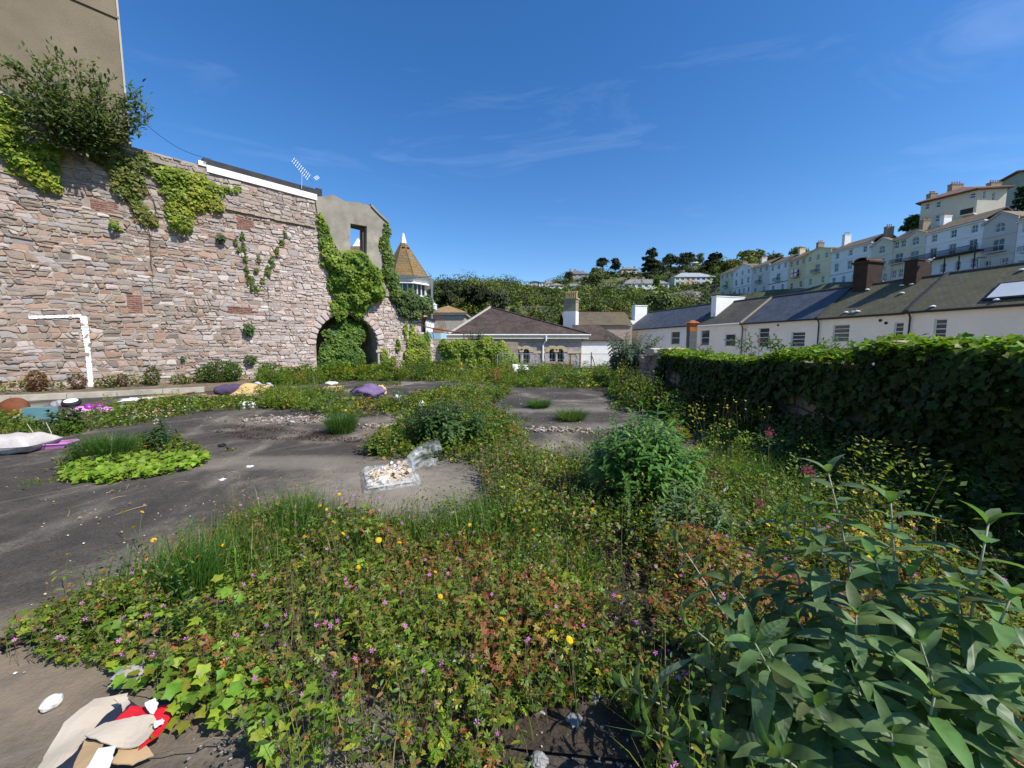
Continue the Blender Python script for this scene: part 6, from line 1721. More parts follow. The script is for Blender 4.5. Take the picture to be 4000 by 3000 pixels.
# ------------------------------------------------------------------ back edge of the yard
def back_edge():
	BW = Frame((-5.2, 24.3, 0), (1, .02))
	root = empty('boundary_wall', BW.p(2.5, 0, -.2), 'low stone boundary wall behind the traffic cone', 'stone wall')
	tl = BW.hit(1690, 1400)[0]; tr = BW.hit(1760, 1400)[0]
	m = MB(); m.slab(BW, [(tl - .6, -.2), (5.6, -.2), (5.6, 1.9), (tl - .6, 2.15)], [], -.45, 0); m.build('wall_core', M['mortar'], root)
	for (t, z, poly) in rubble_cells(tl - .5, tr + .3, 0, 2.0, .34, .16):
		g = stone_geo(BW, poly, .006, R.uniform(.01, .04))
		if g: mm = MB(); mm.col = R.choice(PAL_PALE); mm.add(*g); mm.build('stone', M['stone'], root)
	iv = empty('ivy', BW.p(3, 0, .2), 'sunny yellow-green ivy hedge over the boundary wall', 'ivy')
	bl = wall_blobs(BW, [(1740, 1360, 26, 32, .2), (1735, 1425, 18, 25, .15), (1780, 1370, 45, 45, .35), (1780, 1420, 45, 40, .35), (1840, 1365, 45, 45, .4), (1840, 1420, 45, 40, .4), (1900, 1365, 50, 50, .45), (1900, 1420, 50, 42, .45), (1950, 1380, 45, 50, .6), (1960, 1425, 50, 38, .6), (1990, 1420, 40, 40, .5), (2010, 1440, 30, 20, .4)])
	foliage('foliage', ivy_geo(BW, bl, 420, .13, (.17, .24, .03), KW, (.27, .31, .04), .35), M['ivy'], iv)
	bl = wall_blobs(BW, [(1720, 1400, 12, 30, .1)])
	vines(BW, [[(1900, 1440), (1895, 1400), (1920, 1360)], [(1950, 1440), (1960, 1400), (1940, 1350)]], .03).build('stem', M['bark'], iv)
	# grey rubble parapet to the right with fence
	PW = Frame((1.0, 25.4, 0), (1, 0))
	pr = empty('parapet', PW.p(2.5, 0, -.2), 'low grey rubble parapet below the arched windows', 'stone wall')
	a = PW.hit(2066, 1440); b = PW.hit(2222, 1440); zt = PW.hit(2140, 1411)[1]
	m = MB(); m.slab(PW, [(a[0], -.3), (b[0], -.3), (b[0], zt - .1), ((a[0] + b[0]) / 2, zt), (a[0], zt - .25)], [], -.4, -.02); m.build('wall_core', M['mortar'], pr)
	for (t, z, poly) in rubble_cells(a[0], b[0], 0, zt - .12, .3, .14):
		g = stone_geo(PW, poly, .006, R.uniform(.0, .04))
		if g: mm = MB(); mm.col = tuple(x * .85 for x in R.choice(PAL_GREY + PAL_WALL)); mm.add(*g); mm.build('stone', M['stone'], pr)
	# temporary fence panel, bent at the top right
	fp = empty('fence_panel', at(2040, 1430, 23.2) * 1 - Vector((0, 0, at(2040, 1430, 23.2).z)), 'galvanised temporary fence panel with rounded corner before the ivy', 'fence')
	def P(px, py, Y=23.2): return at(px, py, Y)
	zt = P(2000, 1383).z
	m = MB(); x0 = P(1942, 1400).x; x1 = P(2108, 1400).x
	m.tube([(x0, 23.2, 0), (x0, 23.2, zt - .0), (x0 + .05, 23.2, zt)], .025, n=5); m.build('post', M['metal'], fp)
	m = MB(); m.tube([(x0 + .05, 23.2, zt), (x1 - .25, 23.2, zt), (x1 - .08, 23.2, zt - .06), (x1, 23.2, zt - .25), (x1 + .1, 23.2, .0)], .025, n=5); m.build('bent_rail', M['metal'], fp)
	m = MB(); n = 26
	for i in range(n):
		x = x0 + (x1 - x0) * i / n; m.tube([(x, 23.2, .05), (x, 23.2, zt)], .0035, n=3)
	for i in range(7):
		z = .1 + (zt - .15) * i / 6; m.tube([(x0, 23.2, z), (x1, 23.2, z)], .0035, n=3)
	tag(m.build('wire_mesh', M['metal'], fp), kind='stuff')
	# rusty chain-link fence posts
	cf = empty('chain_fence', Vector((6.0, 25.0, 0)), 'rusty chain-link fence posts with stay in front of the white annexe', 'fence')
	for (px, y0, y1) in ((2228, 1380, 1440), (2266, 1378, 1440), (2310, 1376, 1438)):
		q = at(px, y0, 25.0); m = MB(); m.tube([(q.x, 25, -.1), (q.x, 25, q.z)], .035, n=5); m.build('post', M['rust'], cf)
	q = at(2312, 1390, 25); m = MB(); m.tube([q, (at(2328, 1440, 25).x, 24.6, 0)], .03, n=5); m.build('stay', M['rust'], cf)
	m = MB(); xa = at(2226, 1400, 25).x; xb = at(2400, 1400, 25).x; zz = at(2266, 1380, 25).z
	for z in (.35, zz - .05): m.tube([(xa, 25, z), (xb, 25, z)], .012, n=4)
	m.build('rail', M['rust'], cf)
	m = MB(); x = xa
	while x < xb:
		m.tube([(x, 25, .3), (x + zz * .6, 25, zz)], .0035, n=3); m.tube([(x + zz * .6, 25, .3), (x, 25, zz)], .0035, n=3); x += .13
	tag(m.build('mesh', M['metal'], cf), kind='stuff')
back_edge()
# ================================================================== GROUND VEGETATION
def world_poly(px): return np.array([tuple(gp(x, min(max(y, 1395), 9000)))[:2] for x, y in px])
def in_poly(P, poly):
	x, y = P[:, 0], P[:, 1]; c = np.zeros(len(P), bool); j = len(poly) - 1
	for i in range(len(poly)):
		xi, yi = poly[i]; xj, yj = poly[j]
		c ^= ((yi > y) != (yj > y)) & (x < (xj - xi) * (y - yi) / (yj - yi + 1e-12) + xi); j = i
	return c
def scatter(poly, dens, cut=None):
	lo = poly.min(0); hi = poly.max(0); n = int(dens * (hi[0] - lo[0]) * (hi[1] - lo[1]))
	P = lo + rng.random((n, 2)) * (hi - lo); P = P[in_poly(P, poly)]
	return P
def edge_fade(P, poly, w=.25):
	"""distance to the polygon edge, so that growth thins and drops at the margins"""
	d = np.full(len(P), 9.0)
	for i in range(len(poly)):
		a = poly[i]; b = poly[(i + 1) % len(poly)]; ab = b - a
		t = np.clip(((P - a) @ ab) / (ab @ ab + 1e-9), 0, 1); d = np.minimum(d, np.linalg.norm(P - a - t[:, None] * ab, axis=1))
	return np.clip(d / w, 0, 1)
def z3(P, z): return np.concatenate([P, np.broadcast_to(np.asarray(z, float), (len(P),))[:, None]], 1)
def pick(n, cols, probs):
	return np.array(cols)[rng.choice(len(cols), n, p=np.array(probs) / sum(probs))]
G_LIT = (.125, .195, .022); G_MID = (.075, .135, .018); G_DK = (.035, .072, .014); G_YEL = (.24, .25, .03); STRAW = (.42, .34, .17); REDL = (.30, .08, .045); RUST_ = (.34, .16, .06); G_BLUE = (.06, .11, .045)
def herb_layer(P, H, size, cols, probs, proto, tilt=.5, top=.55):
	"""leaves spread through a low canopy of local height H"""
	n = len(P); u = rng.random(n) ** top; Z = .015 + H * u
	Nn = unit(np.array([0, 0, 1.0])[None] + rng.normal(0, tilt, (n, 3))); D = unit(np.cross(Nn, rng.normal(size=(n, 3))))
	S = size * rng.uniform(.55, 1.35, n)
	P3 = z3(P, Z); c = pick(n, cols, probs)
	return place(*proto, P3 - D * S[:, None] * .4, D, Nn, S, vary(c, n, .08, .22))
def grass_layer(P, H, W, cols, probs, lean=.5, K=3):
	n = len(P); h = H * rng.uniform(.45, 1.15, n); a = rng.random(n) * 2 * np.pi; l = h * lean * rng.uniform(.1, 1.2, n)
	return blades_geo(z3(P, 0.0), h, np.stack([np.cos(a) * l, np.sin(a) * l], -1), W * rng.uniform(.6, 1.3, n), vary(pick(n, cols, probs), n, .08, .2), K)
def stem_layer(P, H, r, colr, lean=.25):
	n = len(P); h = H * rng.uniform(.6, 1.1, n); a = rng.random(n) * 2 * np.pi; l = h * lean * rng.random(n)
	B = z3(P, 0.0); T = B + np.stack([np.cos(a) * l, np.sin(a) * l, h], -1); Mi = (B + T) / 2 + rng.normal(0, .012, (n, 3))
	return stems_geo(np.stack([B, Mi, T], 1), np.full(n, r) * rng.uniform(.7, 1.3, n), vary(colr, n, .1, .2)), T
FOUR = (np.array([(0, 0, 0)] + [q for a in range(5) for q in ((math.cos(a * 1.2566 + .35) * .34, math.sin(a * 1.2566 + .35) * .34, .02), (math.cos(a * 1.2566) * .5, math.sin(a * 1.2566) * .5, .06), (math.cos(a * 1.2566 - .35) * .34, math.sin(a * 1.2566 - .35) * .34, .02))], float),
		np.array([f for a in range(5) for f in ((0, 3 * a + 3, 3 * a + 2), (0, 3 * a + 2, 3 * a + 1))]))
def flowers(T, size, colr):
	n = len(T); Nn = unit(np.array([.1, -.45, .8])[None] + rng.normal(0, .35, (n, 3))); D = unit(np.cross(Nn, rng.normal(size=(n, 3))))
	return place(FOUR[0], FOUR[1], T, D, Nn, size * rng.uniform(.7, 1.25, n), vary(colr, n, .05, .12))
# ---- foreground bed
A_PX = [(-500, 2640), (-200, 2560), (0, 2480), (250, 2370), (640, 2210), (960, 2075), (1180, 2030), (1480, 2085), (1790, 2020), (1900, 1930), (1850, 1850), (1960, 1800), (2200, 1800), (2330, 1800), (2450, 1790), (2750, 1810), (3000, 1770), (3150, 1720), (4600, 2300), (4600, 3500), (2560, 3500), (2500, 2920), (2380, 2770), (2180, 2790), (2100, 2900), (2080, 3200), (1030, 3200), (950, 2930), (720, 2850), (580, 2660), (380, 2620), (0, 2600)]
A = world_poly(A_PX)
def in_view(P, m=1.55): return (np.abs(P[:, 0]) < m * np.maximum(P[:, 1], .2) + .2) & (P[:, 1] > .75)
def hmap(P): return .045 + .52 * np.clip(fbm(P[:, 0] * 1.6 + 3, P[:, 1] * 1.6, 4) - .2, 0, 1) ** 1.15
def soil_bed():
	n = 60; pts = []
	for i in range(len(A)):
		a = A[i]; b = A[(i + 1) % len(A)]
		for k in range(6):
			q = a + (b - a) * k / 6; nn = np.array([-(b - a)[1], (b - a)[0]]); nn = nn / (np.linalg.norm(nn) + 1e-9); t_ = in_poly((q + nn * .02)[None], A)[0]; pts.append(q + nn * (.2 if t_ else -.2) + rng.normal(0, .03, 2))
	c = np.array([.6, 2.2]); V = [(p[0], p[1], .021) for p in pts]
	tris = tessellate_polygon([[Vector(v) for v in V]])
	m = MB(); m.add(V, [tuple(t) for t in tris]); m.v = [tuple(v) for v in m.v]; tag(m.build('soil_bed', plain('dark_soil', (.05, .038, .026), .45, 8, .95, .8, 60, .02, stain=(.16, .13, .1), stain_amt=.5)), kind='structure')
soil_bed()
def foreground():
	leafL = []; grassL = []; stemL = []; flowL = []
	# the tall-grass zones (pixel centre, radius in m, height)
	gz = [(1180, 2110, .38, .34), (790, 2280, .28, .36), (980, 2200, .4, .30), (1500, 2160, .45, .3), (1850, 2130, .4, .36), (2000, 2080, .3, .3), (640, 2290, .3, .22), (1350, 2330, .35, .2), (1650, 2400, .3, .2), (2150, 2250, .4, .25), (3100, 2080, .5, .3), (2900, 1900, .6, .35), (1120, 2060, .25, .3)]
	P = scatter(A, 3000); P = P[in_view(P)]; e = edge_fade(P, A, .30)
	hole_ = fbm(P[:, 0] * 3.1 + 70, P[:, 1] * 3.1 + 20, 3); ok = (hole_ + rng.normal(0, .05, len(P)) > .345) & (e + (vnoise(P[:, 0] * 5, P[:, 1] * 5) - .5) * .9 > .18); P, e = P[ok], e[ok]
	H = hmap(P) * (.45 + .55 * e)
	# leaf size falls with the distance so that the near mass is finely cut
	kind = fbm(P[:, 0] * .9 + 11, P[:, 1] * .9 + 4, 3); kind2 = fbm(P[:, 0] * 1.7 + 31, P[:, 1] * 1.7, 3)
	r = rng.random(len(P)); far = P[:, 1] > 2.9
	red = (kind2 > .49) & (r < .68) | (r < .16)
	ger = ~far
	sel = ger & red
	leafL.append(herb_layer(P[sel], H[sel], .026, [REDL, RUST_, (.26, .15, .045), (.22, .22, .04)], [2.2, 3, 3, 2], (GER_V, GER_F), .55))
	sel = ger & ~red
	leafL.append(herb_layer(P[sel], H[sel], .027, [(.16, .24, .028), (.10, .17, .022), (.29, .30, .035), (.17, .22, .035)], [4, 3, 2.6, 2], (GER_V, GER_F), .55))
	sel = far & (r < .6)
	leafL.append(herb_layer(P[sel], H[sel] * 1.15, .042, [G_LIT, G_MID, G_YEL, RUST_, G_DK], [4, 3, 2, 1.2, 1], (KITE_V, KITE_F), .6))
	# understorey rounds
	sel = rng.random(len(P)) < .22
	leafL.append(herb_layer(P[sel], H[sel] * .5, .036, [G_DK, G_MID, (.1, .14, .03)], [3, 3, 1], (KITE_V * np.array([1.5, 1, 1]), KITE_F), .6))
	# stems
	Ps = scatter(A, 200); Ps = Ps[in_view(Ps)]; Hs = hmap(Ps) * 1.1
	g, T = stem_layer(Ps, Hs, .0016, pick(len(Ps), [(.22, .08, .06), (.14, .16, .05), (.25, .17, .10)], [3, 2, 1]), .5); stemL.append(g)
	# loose grass everywhere and tufts in the grass zones
	Pg = scatter(A, 260); Pg = Pg[in_view(Pg) & (Pg[:, 1] < 6)]
	Pg = Pg[(fbm(Pg[:, 0] * .8 + 50, Pg[:, 1] * .8, 2) > .42)]
	grassL.append(grass_layer(Pg, hmap(Pg) * 1.45, .0055, [G_LIT, (.10, .17, .03), G_YEL, STRAW], [4, 3, 1.5, .8], .6, 4))
	for (px, py, rr, h) in gz:
		c = gp(px, py); n = int(1500 * rr)
		Q = np.array([c.x, c.y]) + rng.normal(0, rr * .5, (n, 2)) * np.array([1, .8]); grassL.append(grass_layer(Q, np.full(n, h * 1.15), .0065, [(.07, .15, .025), (.09, .18, .03), (.12, .19, .03), STRAW], [4, 4, 2, .3], .55, 5))
	# upright leafy sprigs that break up the canopy
	Pu = scatter(A, 120); Pu = Pu[in_view(Pu)]; hu = hmap(Pu) * 1.15 + rng.uniform(.03, .2, len(Pu))
	g, T = stem_layer(Pu, hu, .0019, pick(len(Pu), [(.13, .16, .05), (.24, .12, .07), (.2, .18, .08)], [3, 1.5, 1]), .35); stemL.append(g)
	B3 = z3(Pu, 0.0)
	for k in range(9):
		f = .35 + .65 * k / 8; Q = B3 + (T - B3) * f; n = len(Q); a = k * 2.4 + rng.random(n); D = np.stack([np.cos(a), np.sin(a), rng.uniform(.15, .9, n)], -1)
		tone = pick(n, [G_LIT, G_MID, G_YEL, RUST_, (.12, .17, .06)], [4, 2.5, 1.8, 1.2, 2])
		leafL.append(place(LAN_V * np.array([1.25, 1, 1]), LAN_F, Q, D, np.array([0, 0, 1.0])[None] + rng.normal(0, .3, (n, 3)), rng.uniform(.02, .055, n) * (1.25 - .6 * f), vary(tone, n, .08, .2)))
	# pink flowers, standing just above the leaves
	Pf = scatter(A, 42); Pf = Pf[in_view(Pf) & (Pf[:, 1] < 4.4)]; Hf = hmap(Pf) * 1.12 + .035
	g, T = stem_layer(Pf, Hf, .0011, (.2, .09, .06), .2); stemL.append(g)
	flowL.append(flowers(T, .024, (.62, .20, .58)))
	# seeding dock spikes and dead stalks
	Pd = scatter(A, 26); Pd = Pd[in_view(Pd)]
	g, T = stem_layer(Pd, hmap(Pd) + .16, .0017, pick(len(Pd), [(.3, .2, .11), (.15, .14, .05)], [1, 1]), .25); stemL.append(g)
	for k in range(5):
		leafL.append(place(KITE_V, KITE_F, T - np.array([0, 0, .02 * k]) + rng.normal(0, .006, T.shape), rand_dir(len(T)) + np.array([0, 0, .5]), rand_dir(len(T)), np.full(len(T), .014), vary((.22, .14, .07), len(T))))
	foliage('weed_bed', merge(leafL), M['leaf'], None, True)['label'] = 'dense bed of red-tinged herb leaves filling the foreground'
	foliage('weed_stems', merge(stemL), M['stemcol'], None, True)['label'] = 'thin reddish weed stems in the foreground bed'
	foliage('long_grass', merge(grassL), M['leaf'], None, True)['label'] = 'long green grass in the foreground bed'
	foliage('pink_flowers', merge(flowL), M['petal'], None, True)['label'] = 'small pink wildflowers dotted over the foreground bed'
M['petal'] = leaf_mat('petal', .3, .6, .2)
foreground()
# ---- yellow dandelion-like flowers: things with stem and head
def yellow_flowers():
	spots = [(480, 2000), (555, 2000), (520, 2060), (600, 2110), (265, 2165), (405, 2230), (920, 2000), (1155, 1895), (1188, 2095), (1210, 2155), (1290, 2075), (1340, 2085), (1305, 2040), (1400, 2230), (1325, 1930), (1250, 1975), (1275, 1990), (1665, 1950), (1835, 2050), (2030, 1965), (2145, 1995), (2085, 2070), (2315, 1990), (2060, 2130), (1400, 2215), (1700, 2235), (2155, 2468), (2225, 2500), (1855, 2585), (2085, 2265), (2110, 2275), (2155, 2360), (2180, 1840), (2640, 2250), (3100, 1955), (3000, 2050), (3330, 2100), (3400, 2180), (3620, 2160), (3600, 2200), (2860, 1800), (2890, 1700), (2800, 1560), (2840, 1590), (3080, 2120), (2700, 2060), (1480, 2110), (1560, 2120), (760, 2090), (1720, 2330), (1960, 2420), (2420, 2330), (870, 2130)]
	heads = []
	for k in range(3):
		m = MB(); m.col = (.78, .52, .02)
		for ring_, r, z in ((0, 1.0, .12), (1, .72, .3), (2, .4, .42)):
			n = 14 - 3 * ring_
			for i in range(n):
				a = 2 * math.pi * i / n + ring_ * .3 + k; w = .16
				c, s = math.cos(a), math.sin(a)
				m.add([(0, 0, .1 + .05 * ring_), (c * r * .7 - s * w, s * r * .7 + c * w, z), (c * r, s * r, z * .9), (c * r * .7 + s * w, s * r * .7 - c * w, z)], [(0, 1, 2, 3)])
		heads.append(m)
	meshes = []
	for m in heads:
		me = bpy.data.meshes.new('flower_head'); me.from_pydata(m.v, [], m.f); at_ = me.attributes.new('col', 'FLOAT_COLOR', 'POINT'); at_.data.foreach_set('color', [x for q in m.c for x in (*q, 1)]); me.materials.append(M['petal']); meshes.append(me)
	ords = 'first second third fourth fifth sixth seventh eighth ninth tenth eleventh twelfth thirteenth fourteenth fifteenth sixteenth seventeenth eighteenth nineteenth twentieth'.split()
	bands = [(0, 1960, 'farthest from the camera'), (1960, 2080, 'along the back of the flower bed'), (2080, 2200, 'across the middle of the flower bed'), (2200, 9999, 'nearest the camera')]
	names = {}
	for lo, hi, wd in bands:
		for k, q in enumerate(sorted([q for q in set(spots) if lo <= q[1] < hi])): names[q] = 'yellow flower, %s from the left of those %s' % (ords[k], wd)
	spots = sorted(set(spots))
	for i, (px, py) in enumerate(spots):
		h = .30 + R.uniform(-.08, .14)
		# position of the head is seen at this pixel; its foot stands on the ground below
		q = gp(px, py, h); lean = Vector((R.uniform(-.08, .08), R.uniform(-.06, .06), 0))
		base = Vector((q.x, q.y, 0)) + lean
		root = empty('yellow_wildflower', base, names[(px, py)], 'wildflower', 'yellow flowers among the weeds')
		m = MB(); m.tube([base, base.lerp(q, .5) + Vector((0, 0, .03)), q], .0028, .0018, n=4); m.build('stalk', M['stalk'], root)
		o = bpy.data.objects.new('flower_head', R.choice(meshes)); o.location = q; s = R.uniform(.0135, .02); o.scale = (s, s, s); o.rotation_euler = (R.uniform(.2, .9), R.uniform(-.4, .4), R.uniform(0, 6)); put(o, root)
M['stalk'] = plain('flower_stalk', (.13, .15, .05), .2, 20, .7, 0)
yellow_flowers()
# ---- ivy trailing over the bottom-left corner: each leaf its own object
def ground_ivy():
	root = empty('ground_ivy', gp(800, 2750), 'bright green ivy trailing over the cardboard at the bottom left', 'ivy')
	pm = []
	for k in range(8):
		v = IVY_V.copy() * np.array([1.05, 1, 1]); v[:, 2] += .1 * np.sin(v[:, 0] * 5 + k)
		c = vary((.22, .32, .03) if k < 5 else (.15, .25, .026), 1, .08, .15)[0]
		me = tri_mesh('ivy_leaf', v, IVY_F, np.repeat(c[None], len(v), 0), True); me.materials.append(M['ivy']); pm.append(me)
	zones = [([(560, 2700), (760, 2620), (1000, 2600), (1100, 2750), (1050, 2880), (850, 2900), (700, 2860), (640, 2760)], 130, .03, .17), ([(420, 2640), (560, 2600), (640, 2680), (480, 2740)], 22, .02, .1), ([(600, 2860), (720, 2830), (640, 2960), (560, 2960)], 14, .03, .1), ([(800, 2300), (1700, 2300), (1900, 2800), (1000, 2800)], 40, .08, .26), ([(1000, 2880), (1400, 2860), (1400, 3050), (1000, 3050)], 30, .03, .2), ([(380, 2460), (900, 2440), (900, 2600), (420, 2580)], 36, .05, .2)]
	cnt = 0
	for px, n, z0, z1 in zones:
		poly = world_poly(px); P = scatter(poly, n * 2.2 / max(.05, 0.5 * abs(np.dot(poly[:, 0], np.roll(poly[:, 1], 1)) - np.dot(poly[:, 1], np.roll(poly[:, 0], 1)))))[:n]
		for p in P:
			Nn = unit(np.array([.15, -.35, 1.0]) + rng.normal(0, .28, 3)); D = unit(np.cross(Nn, rng.normal(size=3)) + np.array([-.2, -.4, -.1]))
			leaf_obj('leaf', R.choice(pm), (p[0], p[1], R.uniform(z0, z1)), D, Nn, R.uniform(.035, .062), root); cnt += 1
	m = MB()
	for (x0, y0, x1, y1) in ((1000, 2800, 420, 2660), (1050, 2850, 580, 2940), (1000, 2700, 560, 2640)):
		pts = []
		for i in range(8):
			f = i / 7; q = gp(x0 + (x1 - x0) * f + R.uniform(-15, 15), y0 + (y1 - y0) * f + R.uniform(-10, 10), .03 + .05 * math.sin(f * 3)); pts.append(q)
		m.tube(pts, .004, .002, n=4)
	tag(m.build('runners', M['stem'], root), kind='stuff')
ground_ivy()
# ---- mid and far weeds
def weeds():
	leafL = []; grassL = []; stemL = []; flowL = []; wf = []
	def patch(px, hg, hb, dg, dl, gs=.012, ls=.06, cols=None, edge=.35, tone=1.0):
		poly = world_poly(px) if not isinstance(px, np.ndarray) else px
		P = scatter(poly, dg * .72); e = edge_fade(P, poly, edge); k = fbm(P[:, 0] * .55 + 7, P[:, 1] * .55, 3)
		rag = (fbm(P[:, 0] * 1.9 + 3, P[:, 1] * 1.9 + 8, 3) - .5) * 2.4
		ok = (k > .36) & (e + rag > .25); P, e, k, rag = P[ok], e[ok], k[ok], rag[ok]
		grassL.append(grass_layer(P, hg * np.clip(.05 + 2.3 * (k - .3) + .35 * rag, .12, 1.5) * (.45 + .55 * e), gs, [G_LIT, (.11, .17, .03), G_MID, G_YEL, STRAW], [4, 3, 2, 1.6, .9], .55, 2))
		P = scatter(poly, dl); e = edge_fade(P, poly, edge); k = fbm(P[:, 0] * .8 + 27, P[:, 1] * .8 + 3, 3)
		rag = (fbm(P[:, 0] * 1.9 + 3, P[:, 1] * 1.9 + 8, 3) - .5) * 2.0; ok = ((k + rng.normal(0, .05, len(P))) > .42) & (e + rag > .2); P, e, k = P[ok], e[ok], k[ok]
		leafL.append(herb_layer(P, hb * np.clip(.1 + 2.6 * (k - .38), .1, 1.6) * (.35 + .65 * e), ls, cols or [G_LIT, G_MID, G_YEL, G_DK, RUST_], [4, 3.5, 1.6, 1.5, .7], (KITE_V * np.array([1.25, 1, 1]), KITE_F), .6))
	patch([(1230, 1505), (1330, 1472), (1900, 1447), (2450, 1450), (2450, 1505), (2330, 1520), (2000, 1515), (1850, 1500), (1700, 1490), (1400, 1490)], .50, .5, 330, 260, .016, .09)
	patch([(1010, 1590), (1010, 1548), (1100, 1520), (1230, 1535), (1330, 1565), (1390, 1575), (1560, 1575), (1700, 1525), (1840, 1512), (2000, 1530), (1990, 1560), (1850, 1600), (1640, 1620), (1560, 1680), (1500, 1625), (1280, 1635), (1150, 1600)], .34, .38, 520, 420, .012, .065)
	patch([(1430, 1790), (1450, 1730), (1600, 1650), (1640, 1610), (1900, 1580), (1990, 1640), (2080, 1760), (2200, 1800), (1900, 1850), (1700, 1800), (1640, 1800)], .3, .42, 500, 900, .009, .05, edge=.2)
	patch([(-700, 1760), (-700, 1600), (100, 1655), (300, 1640), (560, 1585), (750, 1560), (1010, 1552), (1010, 1590), (830, 1602), (640, 1640), (420, 1685), (250, 1720), (0, 1735)], .26, .3, 650, 420, .011, .06)
	patch([(1000, 1508), (1240, 1455), (1500, 1442), (1700, 1440), (1900, 1448), (1400, 1488), (1230, 1505), (1010, 1520)], .6, .75, 300, 320, .018, .1)
	patch([(190, 1870), (230, 1800), (330, 1750), (600, 1715), (780, 1745), (830, 1790), (700, 1835), (560, 1865), (400, 1885), (260, 1885)], .28, .22, 1500, 700, .008, .045, edge=.15)
	# strip in the lee of the right wall, tall and shaded
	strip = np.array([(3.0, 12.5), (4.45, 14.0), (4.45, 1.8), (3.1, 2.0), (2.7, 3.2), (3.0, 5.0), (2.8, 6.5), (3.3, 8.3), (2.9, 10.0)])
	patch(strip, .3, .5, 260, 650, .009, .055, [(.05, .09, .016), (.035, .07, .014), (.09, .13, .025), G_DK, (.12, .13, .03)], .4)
	patch([(2380, 1500), (2420, 1452), (2700, 1455), (2760, 1560), (2680, 1620), (2560, 1640), (2420, 1600)], .55, .95, 220, 700, .012, .06, [(.09, .14, .02), (.07, .11, .02), G_YEL, G_DK, RUST_], .35)
	# small separate clumps between the slabs
	for (px, py, w, hg, hb) in ((1500, 1505, 1.0, .25, .2), (2000, 1490, 1.0, .4, .4), (2150, 1500, .8, .5, .5), (1300, 1530, .6, .3, .3), (940, 1600, .5, .25, .2), (1850, 1700, .5, .3, .35), (1540, 1730, .3, .1, .28), (2050, 1640, .25, .3, .4), (2420, 1600, .35, .2, .4), (2570, 1490, .4, .4, .6), (1750, 1560, .6, .3, .4), (1000, 1820, .12, .06, .05), (900, 1760, .1, .1, .05), (480, 1830, .1, .08, .06), (150, 1880, .25, .1, .1), (1500, 1790, .25, .06, .12), (1700, 1820, .2, .05, .2), (1460, 2010, .2, .1, .15)):
		c = gp(px, py); a = np.linspace(0, 2 * np.pi, 9)[:-1]; poly = np.stack([c.x + w * np.cos(a) * rng.uniform(.7, 1.2, 8), c.y + w * .9 * np.sin(a) * rng.uniform(.7, 1.2, 8)], -1)
		patch(poly, hg, hb, 700 / (1 + w), 700 / (1 + w), .011, .055, edge=.2)
	# many separate weed plants of different height and kind give the cover its broken outline
	def clumps(px, dens, h0, h1, n, size, seed=0, tall=.2):
		poly = world_poly(px) if not isinstance(px, np.ndarray) else px
		c = scatter(poly, dens); k = len(c); h = h0 + (h1 - h0) * rng.random(k) ** 1.8; w = h * rng.uniform(.25, .6, k) + .03
		i = np.repeat(np.arange(k), n); m_ = len(i); f = rng.random(m_) ** .7; a = rng.random(m_) * 6.28; r = np.sqrt(rng.random(m_)) * w[i] * (1.15 - .75 * f)
		P = np.stack([c[i, 0] + np.cos(a) * r, c[i, 1] + np.sin(a) * r, .02 + h[i] * f], -1)
		D = np.stack([np.cos(a), np.sin(a), rng.uniform(-.1, 1.0, m_)], -1) + rng.normal(0, .3, (m_, 3)); Nn = np.array([0, 0, 1.0])[None] + rng.normal(0, .45, (m_, 3))
		tone = pick(k, [G_LIT, G_MID, G_YEL, (.15, .22, .03), G_DK, (.12, .16, .08), RUST_], [4, 3, 2, 3, 1, 1.5, .8])[i]
		leafL.append(place(KITE_V * np.array([.8, 1, 1]), KITE_F, P, D, Nn, size * rng.uniform(.6, 1.5, m_) * (1.2 - .6 * f), vary(tone, m_, .08, .22)))
		s = rng.random(k) < .8; g, T = stem_layer(c[s], h[s] * 1.1, .003, (.16, .17, .06), .3); stemL.append(g)
	clumps([(1230, 1505), (1330, 1472), (1900, 1447), (2450, 1450), (2450, 1505), (2330, 1525), (2000, 1515), (1850, 1500), (1700, 1490), (1400, 1490)], 2.4, .25, .95, 130, .09)
	clumps([(1010, 1590), (1010, 1548), (1230, 1535), (1390, 1575), (1560, 1575), (1840, 1512), (2000, 1530), (1990, 1560), (1850, 1600), (1640, 1620), (1500, 1625), (1280, 1635)], 4.5, .15, .6, 130, .06)
	clumps([(1430, 1790), (1600, 1650), (1900, 1580), (1990, 1640), (2080, 1760), (2200, 1800), (1900, 1850), (1700, 1800)], 12, .15, .55, 95, .048)
	clumps([(-700, 1760), (-700, 1600), (100, 1655), (560, 1585), (1010, 1552), (1010, 1590), (640, 1640), (250, 1720), (0, 1735)], 4, .12, .42, 110, .055)
	clumps([(1000, 1508), (1240, 1455), (1500, 1442), (1700, 1440), (1900, 1448), (1400, 1488), (1010, 1520)], 2.5, .4, 1.0, 170, .1)
	clumps([(2380, 1510), (2420, 1452), (2700, 1455), (2760, 1560), (2680, 1625), (2540, 1640), (2400, 1590)], 5, .35, .9, 140, .062)
	clumps(strip, 4, .2, .8, 130, .055)
	clumps([(2000, 1860), (2300, 1800), (2750, 1810), (3150, 1730), (3500, 1900), (3300, 2150), (2900, 2250), (2300, 2300), (1900, 2050)], 14, .2, .62, 85, .043)
	clumps([(300, 2400), (960, 2090), (1480, 2100), (1900, 1950), (2200, 2300), (2400, 2700), (1900, 2800), (1200, 2700), (700, 2550)], 15, .14, .42, 75, .032)
	clumps([(210, 1850), (330, 1760), (600, 1715), (800, 1760), (800, 1800), (500, 1850)], 8, .12, .34, 120, .04)
